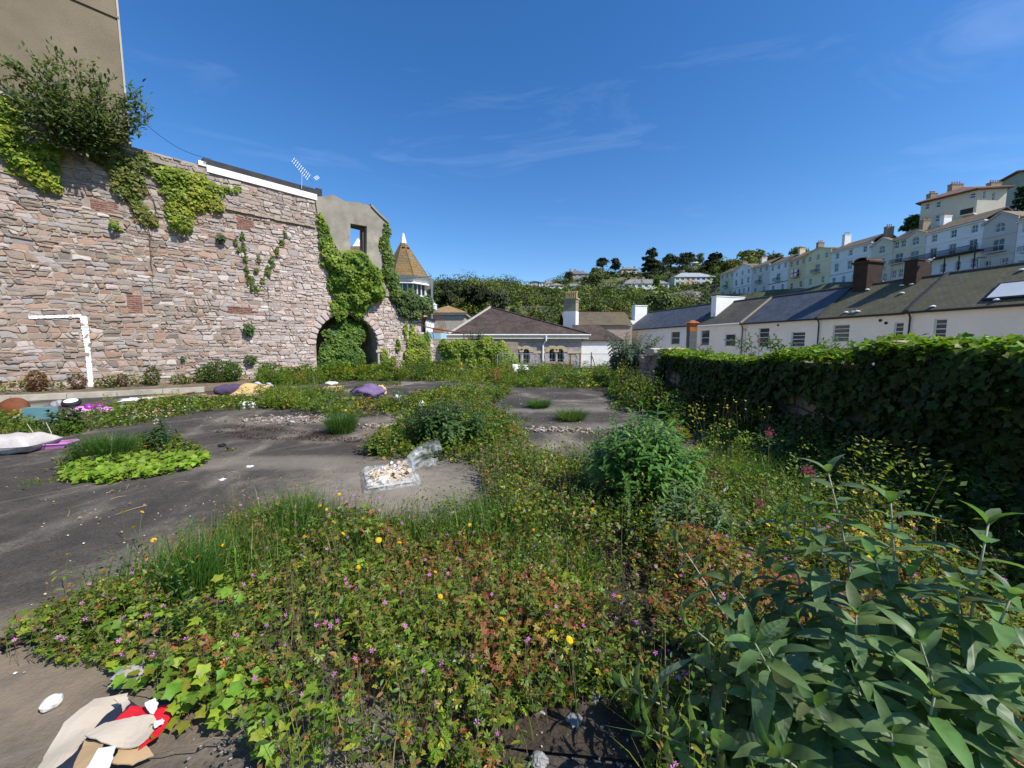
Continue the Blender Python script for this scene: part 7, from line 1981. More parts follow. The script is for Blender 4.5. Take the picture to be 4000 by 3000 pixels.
	# verge on top of the kerb along the stone wall
	n = 2600; T = rng.uniform(-2.5, 10, n); d = rng.uniform(.05, .9, n); k = fbm(T * 1.3, T * 0 + 5, 3); ok = k > .42; T, d, k = T[ok], d[ok], k[ok]
	P = np.array(LW.o)[None] + T[:, None] * np.array(LW.u) + d[:, None] * np.array(LW.n); P2 = P[:, :2]
	g = herb_layer(P2, .75 * (k - .3) * 1.6, .075, [G_MID, G_LIT, RUST_, G_YEL, (.2, .1, .05)], [3, 3, 1.5, 1, 1], (KITE_V * np.array([1.2, 1, 1]), KITE_F), .7); g[0][:, 2] += .15; leafL.append(g)
	for (px, py, h, w, cc) in ((860, 1490, 1.0, 1.0, (.06, .105, .02)), (800, 1480, .75, .6, (.08, .12, .025)), (900, 1455, .9, .5, (.09, .16, .02)), (595, 1500, .8, .35, (.07, .10, .025)), (155, 1530, .75, .4, (.16, .08, .04)), (310, 1525, .6, .35, (.13, .075, .035)), (430, 1520, .35, .3, (.05, .10, .02)), (480, 1520, .55, .25, (.14, .07, .04)), (700, 1500, .4, .5, (.11, .13, .03)), (1050, 1470, .8, .8, (.07, .12, .02)), (1700, 1470, .7, .7, (.07, .11, .05)), (1640, 1465, .9, .6, (.06, .09, .04))):
		h0 = LW.hit(px, py)
		base = LW.p(h0[0], .15, .5); n = int(1500 * w * h)
		v = rng.normal(0, 1, (n, 3)); v = v / (np.linalg.norm(v, axis=1, keepdims=True) + .5); P = np.array(base) + v * np.array([w * .8, w * .7, h * .55]) + np.array([0, 0, h * .45]); P[:, 2] = np.abs(P[:, 2] - .1) + .1
		Nn = unit(rng.normal(0, .6, (n, 3)) + np.array([.3, -.3, .8])); leafL.append(place(LAN_V * np.array([1.5, 1, 1]), LAN_F, P, rand_dir(n), Nn, rng.uniform(.05, .11, n), vary(cc, n, .1, .25)))
	# daisies and small yellow flowers in the mid ground
	for px, n, h, cc in (([(430, 1690), (620, 1600), (760, 1560), (840, 1580), (600, 1690)], 120, .22, (.72, .70, .58)), ([(2400, 1560), (2430, 1470), (2720, 1470), (2760, 1580), (2600, 1640)], 260, .95, (.62, .46, .06)), ([(2700, 1800), (2750, 1600), (3100, 1700), (3150, 1830)], 120, .75, (.66, .52, .10)), ([(1200, 1600), (1900, 1500), (2300, 1500), (1900, 1600)], 60, .35, (.6, .5, .1)), ([(2000, 1900), (2600, 1760), (3000, 1790), (2600, 1950)], 40, .45, (.65, .48, .05)), ([(3200, 2150), (3700, 2350), (3500, 2450), (3150, 2250)], 40, .5, (.66, .46, .04))):
		poly = world_poly(px); P = scatter(poly, 400)[:n] if n < 200 else scatter(poly, 260)[:n]
		g, T = stem_layer(P, np.full(len(P), h), .0022, (.14, .15, .05), .35); stemL.append(g); flowL.append(flowers(T, .035, cc))
	# red valerian heads
	foliage('weeds', merge(leafL), M['leaf'], None, True)['label'] = 'mixed green weeds sprouting across the concrete yard'
	foliage('rough_grass', merge(grassL), M['leaf'], None, True)['label'] = 'rough grass growing between the slabs of the yard'
	foliage('weed_stalks', merge(stemL), M['stemcol'], None, True)['label'] = 'thin weed stalks across the yard'
	foliage('small_flowers', merge(flowL), M['petal'], None, True)['label'] = 'tiny white and yellow flowers across the yard'
weeds()
# ---- separate tufts, bushes and clumps that can be told apart
def tuft(lab, px, py, r, h, n, colr=(.07, .14, .03)):
	c = gp(px, py); root = empty('grass_tuft', c, lab, 'grass tuft', 'separate grass tufts on the concrete')
	a = rng.random(n) * 2 * np.pi; q = np.sqrt(rng.random(n)) * r * .5; B = np.stack([c.x + np.cos(a) * q, c.y + np.sin(a) * q, np.zeros(n)], -1)
	hh = h * rng.uniform(.5, 1.1, n); l = (.15 + .8 * q / r) * r * rng.uniform(.4, 1.5, n); an = a + rng.normal(0, .4, n)
	foliage('blades', blades_geo(B, hh, np.stack([np.cos(an) * l, np.sin(an) * l], -1), .007 * rng.uniform(.7, 1.4, n) * max(1, c.y / 7), vary(colr, n, .1, .2), 4), M['leaf'], root)
tuft('rounded grass tuft in front of the rubble heap', 1335, 1690, .42, .42, 1500)
tuft('small yellowish grass tuft beside the white rag', 1070, 1590, .35, .3, 700, (.11, .15, .03))
tuft('low grass tuft alone on the right-hand slab', 2105, 1590, .5, .26, 900)
tuft('broad grass tuft with dead leaves right of the slab debris', 2230, 1640, .55, .3, 900, (.09, .14, .035))
tuft('bushy grass on the ivy island left of centre', 420, 1795, .5, .42, 1300, (.06, .13, .025))
tuft('tall grass tuft at the left of the foreground bed', 760, 2330, .22, .34, 700, (.06, .14, .025))
tuft('upright grass tuft at the top of the foreground bed', 1160, 2100, .3, .36, 900, (.07, .15, .025))
def lance_bush(name, lab, base, tips, leaf, colr, mat, nleaf_obj=290, pairs=6, cat='plant', start=.3, droop=(.2, .5), wid=.15, stemr=.006, stemcol=None, mesh_rows=6, fan=False):
	"""upright stems carrying opposite lance leaves; the leaves that show largest are objects"""
	root = empty(name, base, lab, cat)
	protos = []
	for k in range(8):
		V, F = lance_proto(mesh_rows, wid * R.uniform(.9, 1.15), R.uniform(*droop), R.uniform(.2, .45))
		V[:, 0] += .05 * np.sin(V[:, 1] * 3 + k); V[:, 2] += .018 * np.sin(V[:, 1] * 17 + k + V[:, 0] * 9) * (np.abs(V[:, 0]) > .02); c = vary(colr, 1, .09, .22)[0]
		luv = np.stack([np.tile([-1.0, 0, 1.0], mesh_rows + 1), V[:, 1], np.zeros(len(V))], -1)
		me = tri_mesh('lance_leaf', V, F, np.repeat(c[None], len(V), 0), True); a = me.attributes.new('luv', 'FLOAT_VECTOR', 'POINT'); a.data.foreach_set('vector', luv.astype(np.float32).ravel()); me.materials.append(mat); protos.append(me)
	items = []; stems = []
	for (b, tip, bend) in tips:
		b = Vector(b); tip = Vector(tip); mid = b.lerp(tip, .55) + Vector(bend)
		pts = [b * (1 - f) ** 2 + mid * 2 * f * (1 - f) + tip * f * f for f in [i / 8 for i in range(9)]]
		sm = MB(); sm.tube(pts, stemr, stemr * .45, n=6); st = sm.build('stem', stemcol or M['stem'], root, True, loc=b)
		stems.append(st); ph = R.uniform(0, 6.28)
		for i in range(pairs + 1):
			f = start + (1 - start) * (i / pairs) ** .72; f = min(f, 1)
			p = b * (1 - f) ** 2 + mid * 2 * f * (1 - f) + tip * f * f
			ax = ((mid - b) * (1 - f) + (tip - mid) * f).normalized()
			e1 = ax.orthogonal().normalized(); e2 = ax.cross(e1)
			an = ph + i * 1.571
			for s in (0, 1) if i < pairs else (0, 1, 2):
				a2 = an + s * math.pi + R.uniform(-.25, .25) if i < pairs else an + s * 2.1
				out = e1 * math.cos(a2) + e2 * math.sin(a2)
				spread = .35 + 1.0 * (1 - (i / pairs) ** 4)
				D = (out * spread + ax * (.75 if i == pairs else .45) + Vector((0, 0, .12))).normalized()
				Nn = (ax - D * ax.dot(D)); Nn = (Nn.normalized() if Nn.length > .05 else out)
				Nn = (Nn + Vector((R.uniform(-.25, .25), R.uniform(-.25, .25), .2))).normalized()
				L = leaf * R.uniform(.8, 1.15) * (1 - .42 * (max(0, i / pairs - .35) / .65) ** 1.6) * (.8 if i == 0 else 1)
				if i == pairs: L *= .9
				dist = (p - Vector((0, 0, EYE))).length
				items.append((L / dist if abs(p.x) < 1.5 * max(p.y, .1) else 0, p, D, Nn, L, st))
	items.sort(key=lambda q: -q[0])
	for q in items[:nleaf_obj]: leaf_obj('leaf', R.choice(protos), q[1], q[2], q[3], q[4], q[5])
	rest = items[nleaf_obj:]
	if rest:
		V, F = lance_proto(4, wid, .6, .3)
		g = place(V, F, np.array([tuple(q[1]) for q in rest]), np.array([tuple(q[2]) for q in rest]), np.array([tuple(q[3]) for q in rest]), np.array([q[4] for q in rest]), vary(colr, len(rest), .08, .18))
		lm = tag(foliage('leaf_mass', g, M['leaf'], root), kind='stuff'); lm.data.polygons.foreach_set('use_smooth', np.ones(len(lm.data.polygons), dtype=bool))
	return root
def big_leaf_mat(name, under, sheen=.12, vein=26, spec=.45):
	m, nt, b, out = new_mat(name)
	at_ = N(nt, 'ShaderNodeAttribute', attribute_name='col'); lu = N(nt, 'ShaderNodeAttribute', attribute_name='luv')
	sx = nt.nodes.new('ShaderNodeSeparateXYZ'); nt.links.new(lu.outputs['Vector'], sx.inputs['Vector'])
	ab = N(nt, 'ShaderNodeMath', operation='ABSOLUTE'); nt.links.new(sx.outputs['X'], ab.inputs[0])
	k1 = N(nt, 'ShaderNodeMath', operation='MULTIPLY'); nt.links.new(sx.outputs['Y'], k1.inputs[0]); k1.inputs[1].default_value = vein * 2.4
	k2 = N(nt, 'ShaderNodeMath', operation='MULTIPLY'); nt.links.new(ab.outputs[0], k2.inputs[0]); k2.inputs[1].default_value = -5.0
	ad = N(nt, 'ShaderNodeMath', operation='ADD'); nt.links.new(k1.outputs[0], ad.inputs[0]); nt.links.new(k2.outputs[0], ad.inputs[1])
	sn = N(nt, 'ShaderNodeMath', operation='SINE'); nt.links.new(ad.outputs[0], sn.inputs[0])
	mid = N(nt, 'ShaderNodeMapRange', **{'From Min': .0, 'From Max': .12, 'To Min': 1, 'To Max': 0}); nt.links.new(ab.outputs[0], mid.inputs['Value'])
	p = pos(nt); n1 = noise(nt, p, 60, 3, .6)
	c = mixc(nt, 1.0, at_.outputs['Color'], ramp(nt, n1, [(.3, (.8, .8, .8)), (.7, (1.2, 1.2, 1.2))]).outputs['Color'], 'MULTIPLY')
	c = mixc(nt, mid.outputs['Result'], c, tuple(x * .9 for x in under))
	geo = nt.nodes.new('ShaderNodeNewGeometry')
	c = mixc(nt, geo.outputs['Backfacing'], c, under)
	nt.links.new(c, b.inputs['Base Color']); b.inputs['Roughness'].default_value = .5; b.inputs['Specular IOR Level'].default_value = spec
	b.inputs['Sheen Weight'].default_value = sheen
	h = N(nt, 'ShaderNodeMath', operation='MULTIPLY_ADD'); nt.links.new(mid.outputs['Result'], h.inputs[0]); h.inputs[1].default_value = -1.5; nt.links.new(sn.outputs[0], h.inputs[2])
	bump(nt, b, h.outputs[0], .17, .003)
	tr = nt.nodes.new('ShaderNodeBsdfTranslucent'); nt.links.new(mixc(nt, 1.0, c, (1.5, 1.9, .5), 'MULTIPLY'), tr.inputs['Color'])
	mx = nt.nodes.new('ShaderNodeMixShader'); mx.inputs['Fac'].default_value = .28
	nt.links.new(b.outputs['BSDF'], mx.inputs[1]); nt.links.new(tr.outputs['BSDF'], mx.inputs[2]); nt.links.new(mx.outputs['Shader'], out.inputs['Surface'])
	return m
M['buddleia'] = big_leaf_mat('buddleia_leaf', (.23, .28, .16))
M['valerian'] = big_leaf_mat('valerian_leaf', (.15, .22, .08), .02, 12, .25)
M['downy_stem'] = plain('downy_stem', (.30, .31, .22), .2, 30, .8, .2)
def big_plants():
	# foreground buddleia: tips where the photo shows them, depth by eye
	T = [(3236, 1850, 1.55), (3150, 1905, 1.6), (3480, 1965, 1.42), (3860, 2050, 1.22), (3060, 2010, 1.62), (2650, 2120, 1.75), (2690, 2440, 1.5), (2455, 2690, 1.36), (2930, 2700, 1.25), (2830, 2480, 1.5), (3345, 2400, 1.22), (3595, 2510, 1.08), (3740, 2300, 1.2), (3950, 2330, 1.1), (2980, 2180, 1.62), (3120, 2430, 1.4), (3420, 2190, 1.35), (3180, 2760, 1.08), (3480, 2860, .98), (3880, 2740, .98), (2740, 2860, 1.16), (3010, 2930, 1.02), (4060, 2600, .95), (2860, 2280, 1.6), (3300, 2600, 1.15), (3650, 2720, 1.0), (2560, 2860, 1.2), (3560, 2250, 1.3)] + [(R.uniform(2800, 4000), R.uniform(2450, 2850), R.uniform(1.15, 1.45)) for _ in range(16)]
	tips = []
	for (px, py, Y) in T:
		q = at(px, py, Y); bx = 1.35 + (q.x - 1.3) * .45 + R.uniform(-.1, .1); by = max(.85, 1.2 + (Y - 1.3) * .5 + R.uniform(-.08, .08))
		d = Vector((q.x - bx, q.y - by, 0)); tips.append(((bx, by, 0), q, d * -.15 + Vector((0, 0, .05))))
	lance_bush('buddleia', 'large grey-green buddleia with long crinkled leaves in the right foreground', Vector((1.45, 1.2, 0)), tips, .185, (.125, .205, .08), M['buddleia'], 299, 9, 'shrub', .16, (.4, 1.15), .172, .006, M['downy_stem'], 8)
	# mid clump
	def dome(px, py, w, h, n, spread=.5):
		c = gp(px, py); out = []
		for i in range(n):
			a = R.uniform(0, 6.28); r = math.sqrt(R.random()); z = h * (1 - .42 * r * r) * R.uniform(.8, 1.06)
			tip = Vector((c.x + w * r * math.cos(a), c.y + w * .9 * r * math.sin(a), z)); b = Vector((c.x + w * spread * r * math.cos(a), c.y + w * spread * r * math.sin(a), 0)); out.append((b, tip, (0, 0, .05)))
		return c, out
	c, tp = dome(2500, 2000, .56, 1.0, 105); lance_bush('valerian_clump', 'dense dark green valerian clump right of centre', c, tp, .135, (.10, .21, .045), M['valerian'], 290, 8, 'plant', .3, (.1, .4), .16, .005, mesh_rows=4)
	c, tp = dome(2680, 2180, .36, .55, 26); lance_bush('valerian_clump', 'smaller grey-green valerian stems in front of the dense clump', c, tp, .085, (.13, .19, .09), M['valerian'], 200, 8, 'plant', .2, (.1, .3), .17, .004, mesh_rows=4)
	c, tp = dome(1740, 1745, .66, .78, 80); lance_bush('bramble_bush', 'dark leafy bush in the middle of the yard behind the rubble sack', c, tp, .13, (.065, .12, .035), M['valerian'], 200, 9, 'bush', .15, (.2, .5), .2, .005, mesh_rows=4)
	c, tp = dome(640, 1760, .24, .42, 9); lance_bush('buddleia_seedling', 'young dark buddleia on the ivy island left of centre', c, tp, .15, (.045, .095, .035), M['valerian'], 90, 6, 'plant', .15, (.2, .5), .17, .005, mesh_rows=5)
	c, tp = dome(250, 1690, .35, .5, 9); lance_bush('bramble_bush', 'dark bramble sprawling in front of the teal board', c, tp, .16, (.04, .075, .02), M['valerian'], 80, 5, 'bush', .2, (.3, .6), .28, .006, mesh_rows=4)
	c, tp = dome(1480, 1770, .28, .3, 14); lance_bush('bramble_bush', 'low lime-green bramble left of the rubble sack', c, tp, .09, (.10, .17, .03), M['valerian'], 110, 5, 'bush', .2, (.3, .6), .3, .004, mesh_rows=4)
	# island ivy
	root = empty('ground_ivy', gp(500, 1850), 'lime green ivy carpet at the front edge of the weed island', 'ivy')
	poly = world_poly([(230, 1850), (420, 1810), (620, 1800), (800, 1790), (820, 1815), (700, 1850), (560, 1875), (420, 1895), (260, 1890)]); P = scatter(poly, 800); n = len(P)
	Nn = unit(np.array([.1, -.3, 1.0])[None] + rng.normal(0, .3, (n, 3))); D = unit(np.cross(Nn, rng.normal(size=(n, 3)))); 
	foliage('leaves', place(IVY_V, IVY_F, z3(P, rng.uniform(.02, .13, n)), D, Nn, rng.uniform(.05, .085, n), vary((.19, .29, .03), n, .08, .18)), M['ivy'], root)
	# grey-green buddleia at the far end of the right wall
	c = gp(2480, 1500); c, tp = Vector((4.3, 16.5, 0)), []
	for i in range(60):
		px = R.uniform(2375, 2610); py = R.uniform(1295, 1400) + abs(px - 2490) * .15; tp.append((Vector((4.6 + R.uniform(-.5, .5), 15.8 + R.uniform(-.6, .6), 0)), at(px, py, R.uniform(14.2, 16.8)), (0, 0, .3)))
	lance_bush('buddleia', 'feathery grey-green buddleia at the far end of the right wall', Vector((4.6, 15.8, 0)), tp, .24, (.085, .115, .075), M['valerian'], 0, 16, 'shrub', .2, (.2, .6), .16, .012, mesh_rows=3)
	c = gp(1840, 1450); tp = []
	for i in range(26):
		px = R.uniform(1815, 1895); py = R.uniform(1285, 1340); tp.append((Vector((at(1850, 1400, 25.2).x + R.uniform(-.4, .4), 25.2, 0)), at(px, py, 25.2 + R.uniform(-.3, .3)), (0, 0, .3)))
	lance_bush('buddleia', 'round grey-green buddleia standing behind the boundary ivy', Vector((at(1850, 1400, 25.2).x, 25.2, 0)), tp, .26, (.06, .095, .055), M['valerian'], 0, 14, 'shrub', .35, (.2, .6), .16, .012, mesh_rows=3)
	# leafy shoots standing up out of the ivy on the right wall
	for (px, py, Y, lab) in ((2960, 1325, 6.6, 'pink-flowered valerian'), (3050, 1345, 6.2, 'bright green shoot'), (3300, 1345, 5.2, 'bright green shoot'), (3370, 1345, 5.0, 'lime shoot'), (2860, 1320, 7.2, 'dark valerian'), (3180, 1340, 5.7, 'bright shoot'), (2740, 1350, 8.8, 'yellow-green sprig')):
		q = at(px, py, Y); tp = []
		for i in range(6): tp.append((Vector((4.65 + R.uniform(-.1, .1), Y + R.uniform(-.15, .15), 1.3)), Vector((q.x + R.uniform(-.25, .25), Y + R.uniform(-.25, .25), q.z + R.uniform(-.12, .1))), (0, 0, .03)))
		nm = {'pink-flowered valerian': 'leafy valerian with pink heads on the wall top', 'dark valerian': 'dark valerian sprig at the far part of the wall top', 'lime shoot': 'lime green shoots by the step in the wall top', 'bright shoot': 'bright green shoots at the middle of the wall top', 'yellow-green sprig': 'yellow-green sprig on the stone end of the wall'}.get(lab, 'bright green shoot on the wall top, %s of the mid shoots' % ('left' if px < 3180 else 'right'))
		lance_bush('wall_top_plant', nm, Vector((4.65, Y, 1.3)), tp, .085, (.10, .17, .025), M['valerian'], 40, 6, 'plant', .3, (.1, .3), .2, .004, mesh_rows=3)
big_plants()
# valerian flower heads
def valerian_heads():
	for (px, py, Y, lab) in ((3160, 1840, 2.4, 'crimson valerian flower head above the buddleia'), (3005, 1690, 3.4, 'pink valerian flower head by the dense clump'), (2655, 1670, 3.8, 'pink valerian head at the top right of the dense clump'), (2912, 1285, 6.4, 'tall pink valerian spike on the wall top'), (2965, 1330, 6.4, 'lower pink valerian spike on the wall top'), (2965, 1960, 2.9, 'dark red valerian head among lime leaves')):
		q = at(px, py, Y); foot = Vector((q.x + .03, q.y + .05, 1.3 if py < 1400 else 0))
		root = empty('valerian_flower', foot, lab, 'flower', 'valerian flower heads')
		m = MB(); m.tube([foot, foot.lerp(q, .6) + Vector((.01, 0, 0)), q], .004, .0025, n=5); m.build('stalk', M['stalk'], root)
		n = 70; P = np.array(q) + rng.normal(0, .016, (n, 3)) * np.array([1, 1, 1.3]) - np.array([0, 0, .01])
		tag(foliage('flower_head', place(FOUR[0], FOUR[1], P, rand_dir(n), rand_dir(n) + np.array([0, -.3, .5]), rng.uniform(.012, .02, n), vary((.38, .06, .16), n, .05, .2)), M['petal'], root), kind='stuff')
valerian_heads()
# ================================================================== THINGS LEFT IN THE YARD
def sph_noise(d, seed, f=2.2):
	return float(vnoise(d[0] * f + seed * 3.7 + d[2] * 1.3, d[1] * f + seed * 1.9 - d[2] * 1.7))
def lump(c, rx, ry, rz, seed, amp=.5, nu=16, nv=10, f=2.2, flat=.0, rot=0.0):
	"""closed crumpled body"""
	V = []; F = []; ca, sa = math.cos(rot), math.sin(rot)
	for j in range(nv + 1):
		th = math.pi * j / nv
		for i in range(nu):
			ph = 2 * math.pi * i / nu
			d = (math.sin(th) * math.cos(ph), math.sin(th) * math.sin(ph), math.cos(th))
			k = 1 + amp * (sph_noise(d, seed, f) - .5) * 2 + amp * .5 * (sph_noise(d, seed + 9, f * 2.6) - .5) * 2
			x, y, z = d[0] * rx * k, d[1] * ry * k, d[2] * rz * k
			V.append((c[0] + x * ca - y * sa, c[1] + x * sa + y * ca, max(c[2] + z, flat)))
	for j in range(nv):
		for i in range(nu):
			a = j * nu + i; b = j * nu + (i + 1) % nu; F.append((a, b, b + nu, a + nu))
	return V, F
def rock_mesh(c, r, seed, sq=.7, mb=None, amp=.3):
	m = mb or MB(); V, F = lump((c[0], c[1], c[2]), r, r * R.uniform(.7, 1), r * sq, seed, amp, 14, 9, 1.8, 0.0, R.uniform(0, 6)); m.add(V, F); return m
def thing(mb, name, mat, lab, cat, group=None, smooth=False, c=None):
	o = mb.build(name, mat, None, smooth, loc=c); tag(o, lab, cat, group); return o
P_ = lambda n, c, **k: plain(n, c, **k)
M['rag'] = P_('white_rag', (.74, .73, .71), var=.08, scale=12, rough=.85, bstr=.4)
M['plaster'] = P_('broken_plaster', (.52, .43, .32), var=.2, scale=14, rough=.95, bstr=.4)
M['card'] = P_('cardboard', (.42, .29, .16), var=.15, scale=5, rough=.9, bstr=.15)
M['grey_card'] = P_('grey_cardboard', (.50, .43, .34), var=.08, scale=6, rough=.9, bstr=.15, stain=(.35, .29, .22))
M['foam'] = P_('tan_foam', (.58, .40, .18), var=.12, scale=4, rough=.9, bstr=.2)
M['purple'] = P_('dark_purple_cloth', (.075, .05, .10), var=.3, scale=8, rough=.9, bstr=.3)
M['lilac'] = P_('lilac_cloth', (.16, .11, .22), var=.25, scale=8, rough=.9, bstr=.3)
M['pink'] = P_('pink_plastic', (.68, .24, .62), var=.08, scale=4, rough=.4, bstr=.03, spec=.5)
M['magenta'] = P_('magenta_plastic', (.28, .03, .30), var=.1, scale=4, rough=.4, bstr=.03, spec=.5)
M['rubber'] = P_('black_rubber', (.02, .02, .022), var=.2, scale=10, rough=.7, bstr=.2)
M['teal'] = P_('teal_board', (.13, .27, .30), var=.15, scale=3, rough=.7, bstr=.1, stain=(.25, .3, .28))
M['linen'] = P_('beige_linen', (.50, .46, .43), var=.08, scale=30, rough=.95, bstr=.3, bscale=300, bdist=.002, stain=(.36, .33, .31))
def cushion():
	c = gp(55, 1768); W, D_, H = .40, .30, .14; ang = rad(14)
	def half(sign):
		V = []; F = []; n = 18
		for j in range(n + 1):
			for i in range(n + 1):
				u = i / n * 2 - 1; v = j / n * 2 - 1
				k = (max(0, 1 - abs(u) ** 4) * max(0, 1 - abs(v) ** 4)) ** .55
				pin = 1 - .12 * (1 - abs(u) ** 2) * (abs(v) ** 3); pin2 = 1 - .12 * (1 - abs(v) ** 2) * (abs(u) ** 3)
				x = u * W * pin2; y = v * D_ * pin; z = H + sign * H * k * (1 if sign > 0 else .95) + .012 * math.sin(u * 9 + v * 5) * k
				V.append((c.x + x * math.cos(ang) - y * math.sin(ang), c.y + x * math.sin(ang) + y * math.cos(ang), z))
		for j in range(n):
			for i in range(n): a = j * (n + 1) + i; F.append((a, a + 1, a + n + 2, a + n + 1))
		return V, F
	root = empty('cushion', c, 'large pale beige cushion lying on the concrete at the left edge', 'cushion')
	m = MB(); m.add(*half(1)); m.add(*half(-1)); m.build('cover', M['linen'], root, True)
	m = MB(); pts = []
	for i in range(40):
		a = 2 * math.pi * i / 40; s = lambda q: math.copysign(abs(q) ** .35, q)
		x = W * .985 * s(math.cos(a)); y = D_ * .985 * s(math.sin(a)); pts.append((c.x + x * math.cos(ang) - y * math.sin(ang), c.y + x * math.sin(ang) + y * math.cos(ang), H))
	m.tube(pts + [pts[0]], .008, n=5); m.build('piping', M['linen'], root)
cushion()
def tray():
	c = gp(190, 1752); root = empty('pink_tray', c, 'bright pink plastic tray behind the beige cushion', 'tray')
	L, W, H = .30, .14, .085; ang = rad(18)
	def q(x, y, z): return (c.x + x * math.cos(ang) - y * math.sin(ang), c.y + x * math.sin(ang) + y * math.cos(ang), z)
	m = MB(); b = [q(sx * L * .8, sy * W * .8, .004) for sx, sy in ((-1, -1), (1, -1), (1, 1), (-1, 1))]; t = [q(sx * L, sy * W, H) for sx, sy in ((-1, -1), (1, -1), (1, 1), (-1, 1))]
	m.add(b + t, [(3, 2, 1, 0), (0, 1, 5, 4), (1, 2, 6, 5), (2, 3, 7, 6), (3, 0, 4, 7)]); m.build('body', M['pink'], root)
	m = MB()
	for i in range(4):
		a = Vector(t[i]); b2 = Vector(t[(i + 1) % 4]); m.tube([a, b2], .011, n=5)
	m.build('rim', M['pink'], root)
	for (x0, y0, x1, y1, x2, y2) in ((185, 1745, 130, 1690, 105, 1655), (205, 1740, 200, 1690, 180, 1650)):
		m = MB(); m.tube([at(x0, y0, c.y), at(x1, y1, c.y + .15), at(x2, y2, c.y + .25)], .008, .005, n=5); o = m.build('dead_stalk', P_('dead_stalk', (.42, .36, .24), var=.2, scale=9)); tag(o, 'pale dead stalk leaning %s over the pink tray' % ('left' if x0 < 200 else 'upright'), 'stalk')
tray()
def pan():
	q = gp(50, 1640); r = .26; c = Vector((q.x, q.y, r * .95)); root = empty('rusty_pan', q, 'rusty brown round pan propped on its side by the kerb', 'pan')
	ax = Vector((.35, -.9, .22)).normalized()
	m = MB(); prof = [(r * math.sin(a), .16 * (math.cos(a) - .0)) for a in [i * math.pi / 2 / 8 for i in range(9)]]
	m.lathe([(p[0], p[1]) for p in prof[::-1]], c - ax * .08, 24, ax); m.build('bowl', M['rust_brown'], root, True)
	m = MB(); e = c - Vector((.45, -.1, .03)); m.tube([c + ax * .02 - Vector((.05, 0, .02)), c - Vector((.3, -.02, .02)) + ax * .06, e], .035, .028, n=8); m.build('handle', M['rust_brown'], root)
M['rust_brown'] = P_('brown_rust', (.16, .05, .018), var=.3, scale=7, rough=.7, bstr=.3)
pan()
def teal_box():
	c = gp(165, 1668); root = empty('teal_box', c, 'teal painted board box with bare cardboard end in the bramble', 'box')
	ang = rad(10); X = Vector((math.cos(ang), math.sin(ang), 0)); Y_ = Vector((-math.sin(ang), math.cos(ang), 0)); Z = Vector((0, 0, 1))
	m = MB(); m.obox(c + Z * .2, (X, Y_, Z), .24, .07, .2); m.build('board', M['teal'], root)
	m = MB(); m.obox(c + Z * .19 - X * .27 + Y_ * .02, (X, Y_, Z), .028, .07, .19); m.build('end_panel', M['card'], root)
teal_box()
def pink_toy():
	c = gp(350, 1630); root = empty('toy_tricycle', c, 'pink and magenta plastic toy tricycle lying upturned in the grass', 'toy')
	Y = c.y
	def p(px, py, dy=0): return at(px, py, Y + dy)
	# front wheel up in the air on its fork
	w = p(279, 1573); m = MB(); m.lathe([(.10, -.05), (.145, -.05), (.165, 0), (.145, .05), (.10, .05)], w, 20, (.15, -.28, .95)); wh = m.build('wheel', M['rubber'], root, True)
	m = MB(); m.lathe([(.005, -.045), (.115, -.045), (.118, .055), (.09, .066), (.005, .066)], w, 18, (.15, -.28, .95)); m.build('hub_disc', M['white_trim'], wh)
	m = MB(); m.tube([w - Vector((0, 0, .03)), p(283, 1598), p(292, 1618)], .022, n=6); m.build('fork', P_('dark_fork', (.1, .1, .13), var=.1, scale=4, rough=.5), root)
	def shell(px, py, rx, rz, ry, mat, nm, seed, dy=0):
		q = p(px, py, dy); m = MB(); m.add(*lump((q.x, q.y, q.z), rx, ry, rz, seed, .18, 14, 9, 1.4, 0, R.uniform(0, .5))); m.build(nm, mat, root, True)
	shell(318, 1612, .26, .13, .14, M['pink'], 'body_shell', 2); shell(290, 1624, .14, .06, .12, M['pink'], 'mudguard', 5, -.05)
	shell(405, 1606, .15, .10, .1, M['pink'], 'seat', 7, -.02); shell(350, 1594, .10, .10, .09, M['magenta'], 'pedal_cover', 3, .05); shell(388, 1585, .07, .05, .07, M['magenta'], 'grip', 4, .1)
	m = MB(); m.tube([p(352, 1618, -.05), p(398, 1620, -.05)], .03, n=7); m.build('axle_tube', P_('pale_grey_plastic', (.55, .58, .6), var=.06, scale=4, rough=.5), root)
	m = MB(); m.tube([p(345, 1590, .05), p(352, 1625, .0)], .025, n=6); m.build('pedal_post', M['magenta'], root)
	m = MB(); m.tube([p(303, 1605, -.15), p(310, 1628, -.12)], .022, n=5); m.build('strap', M['rubber'], root)
pink_toy()
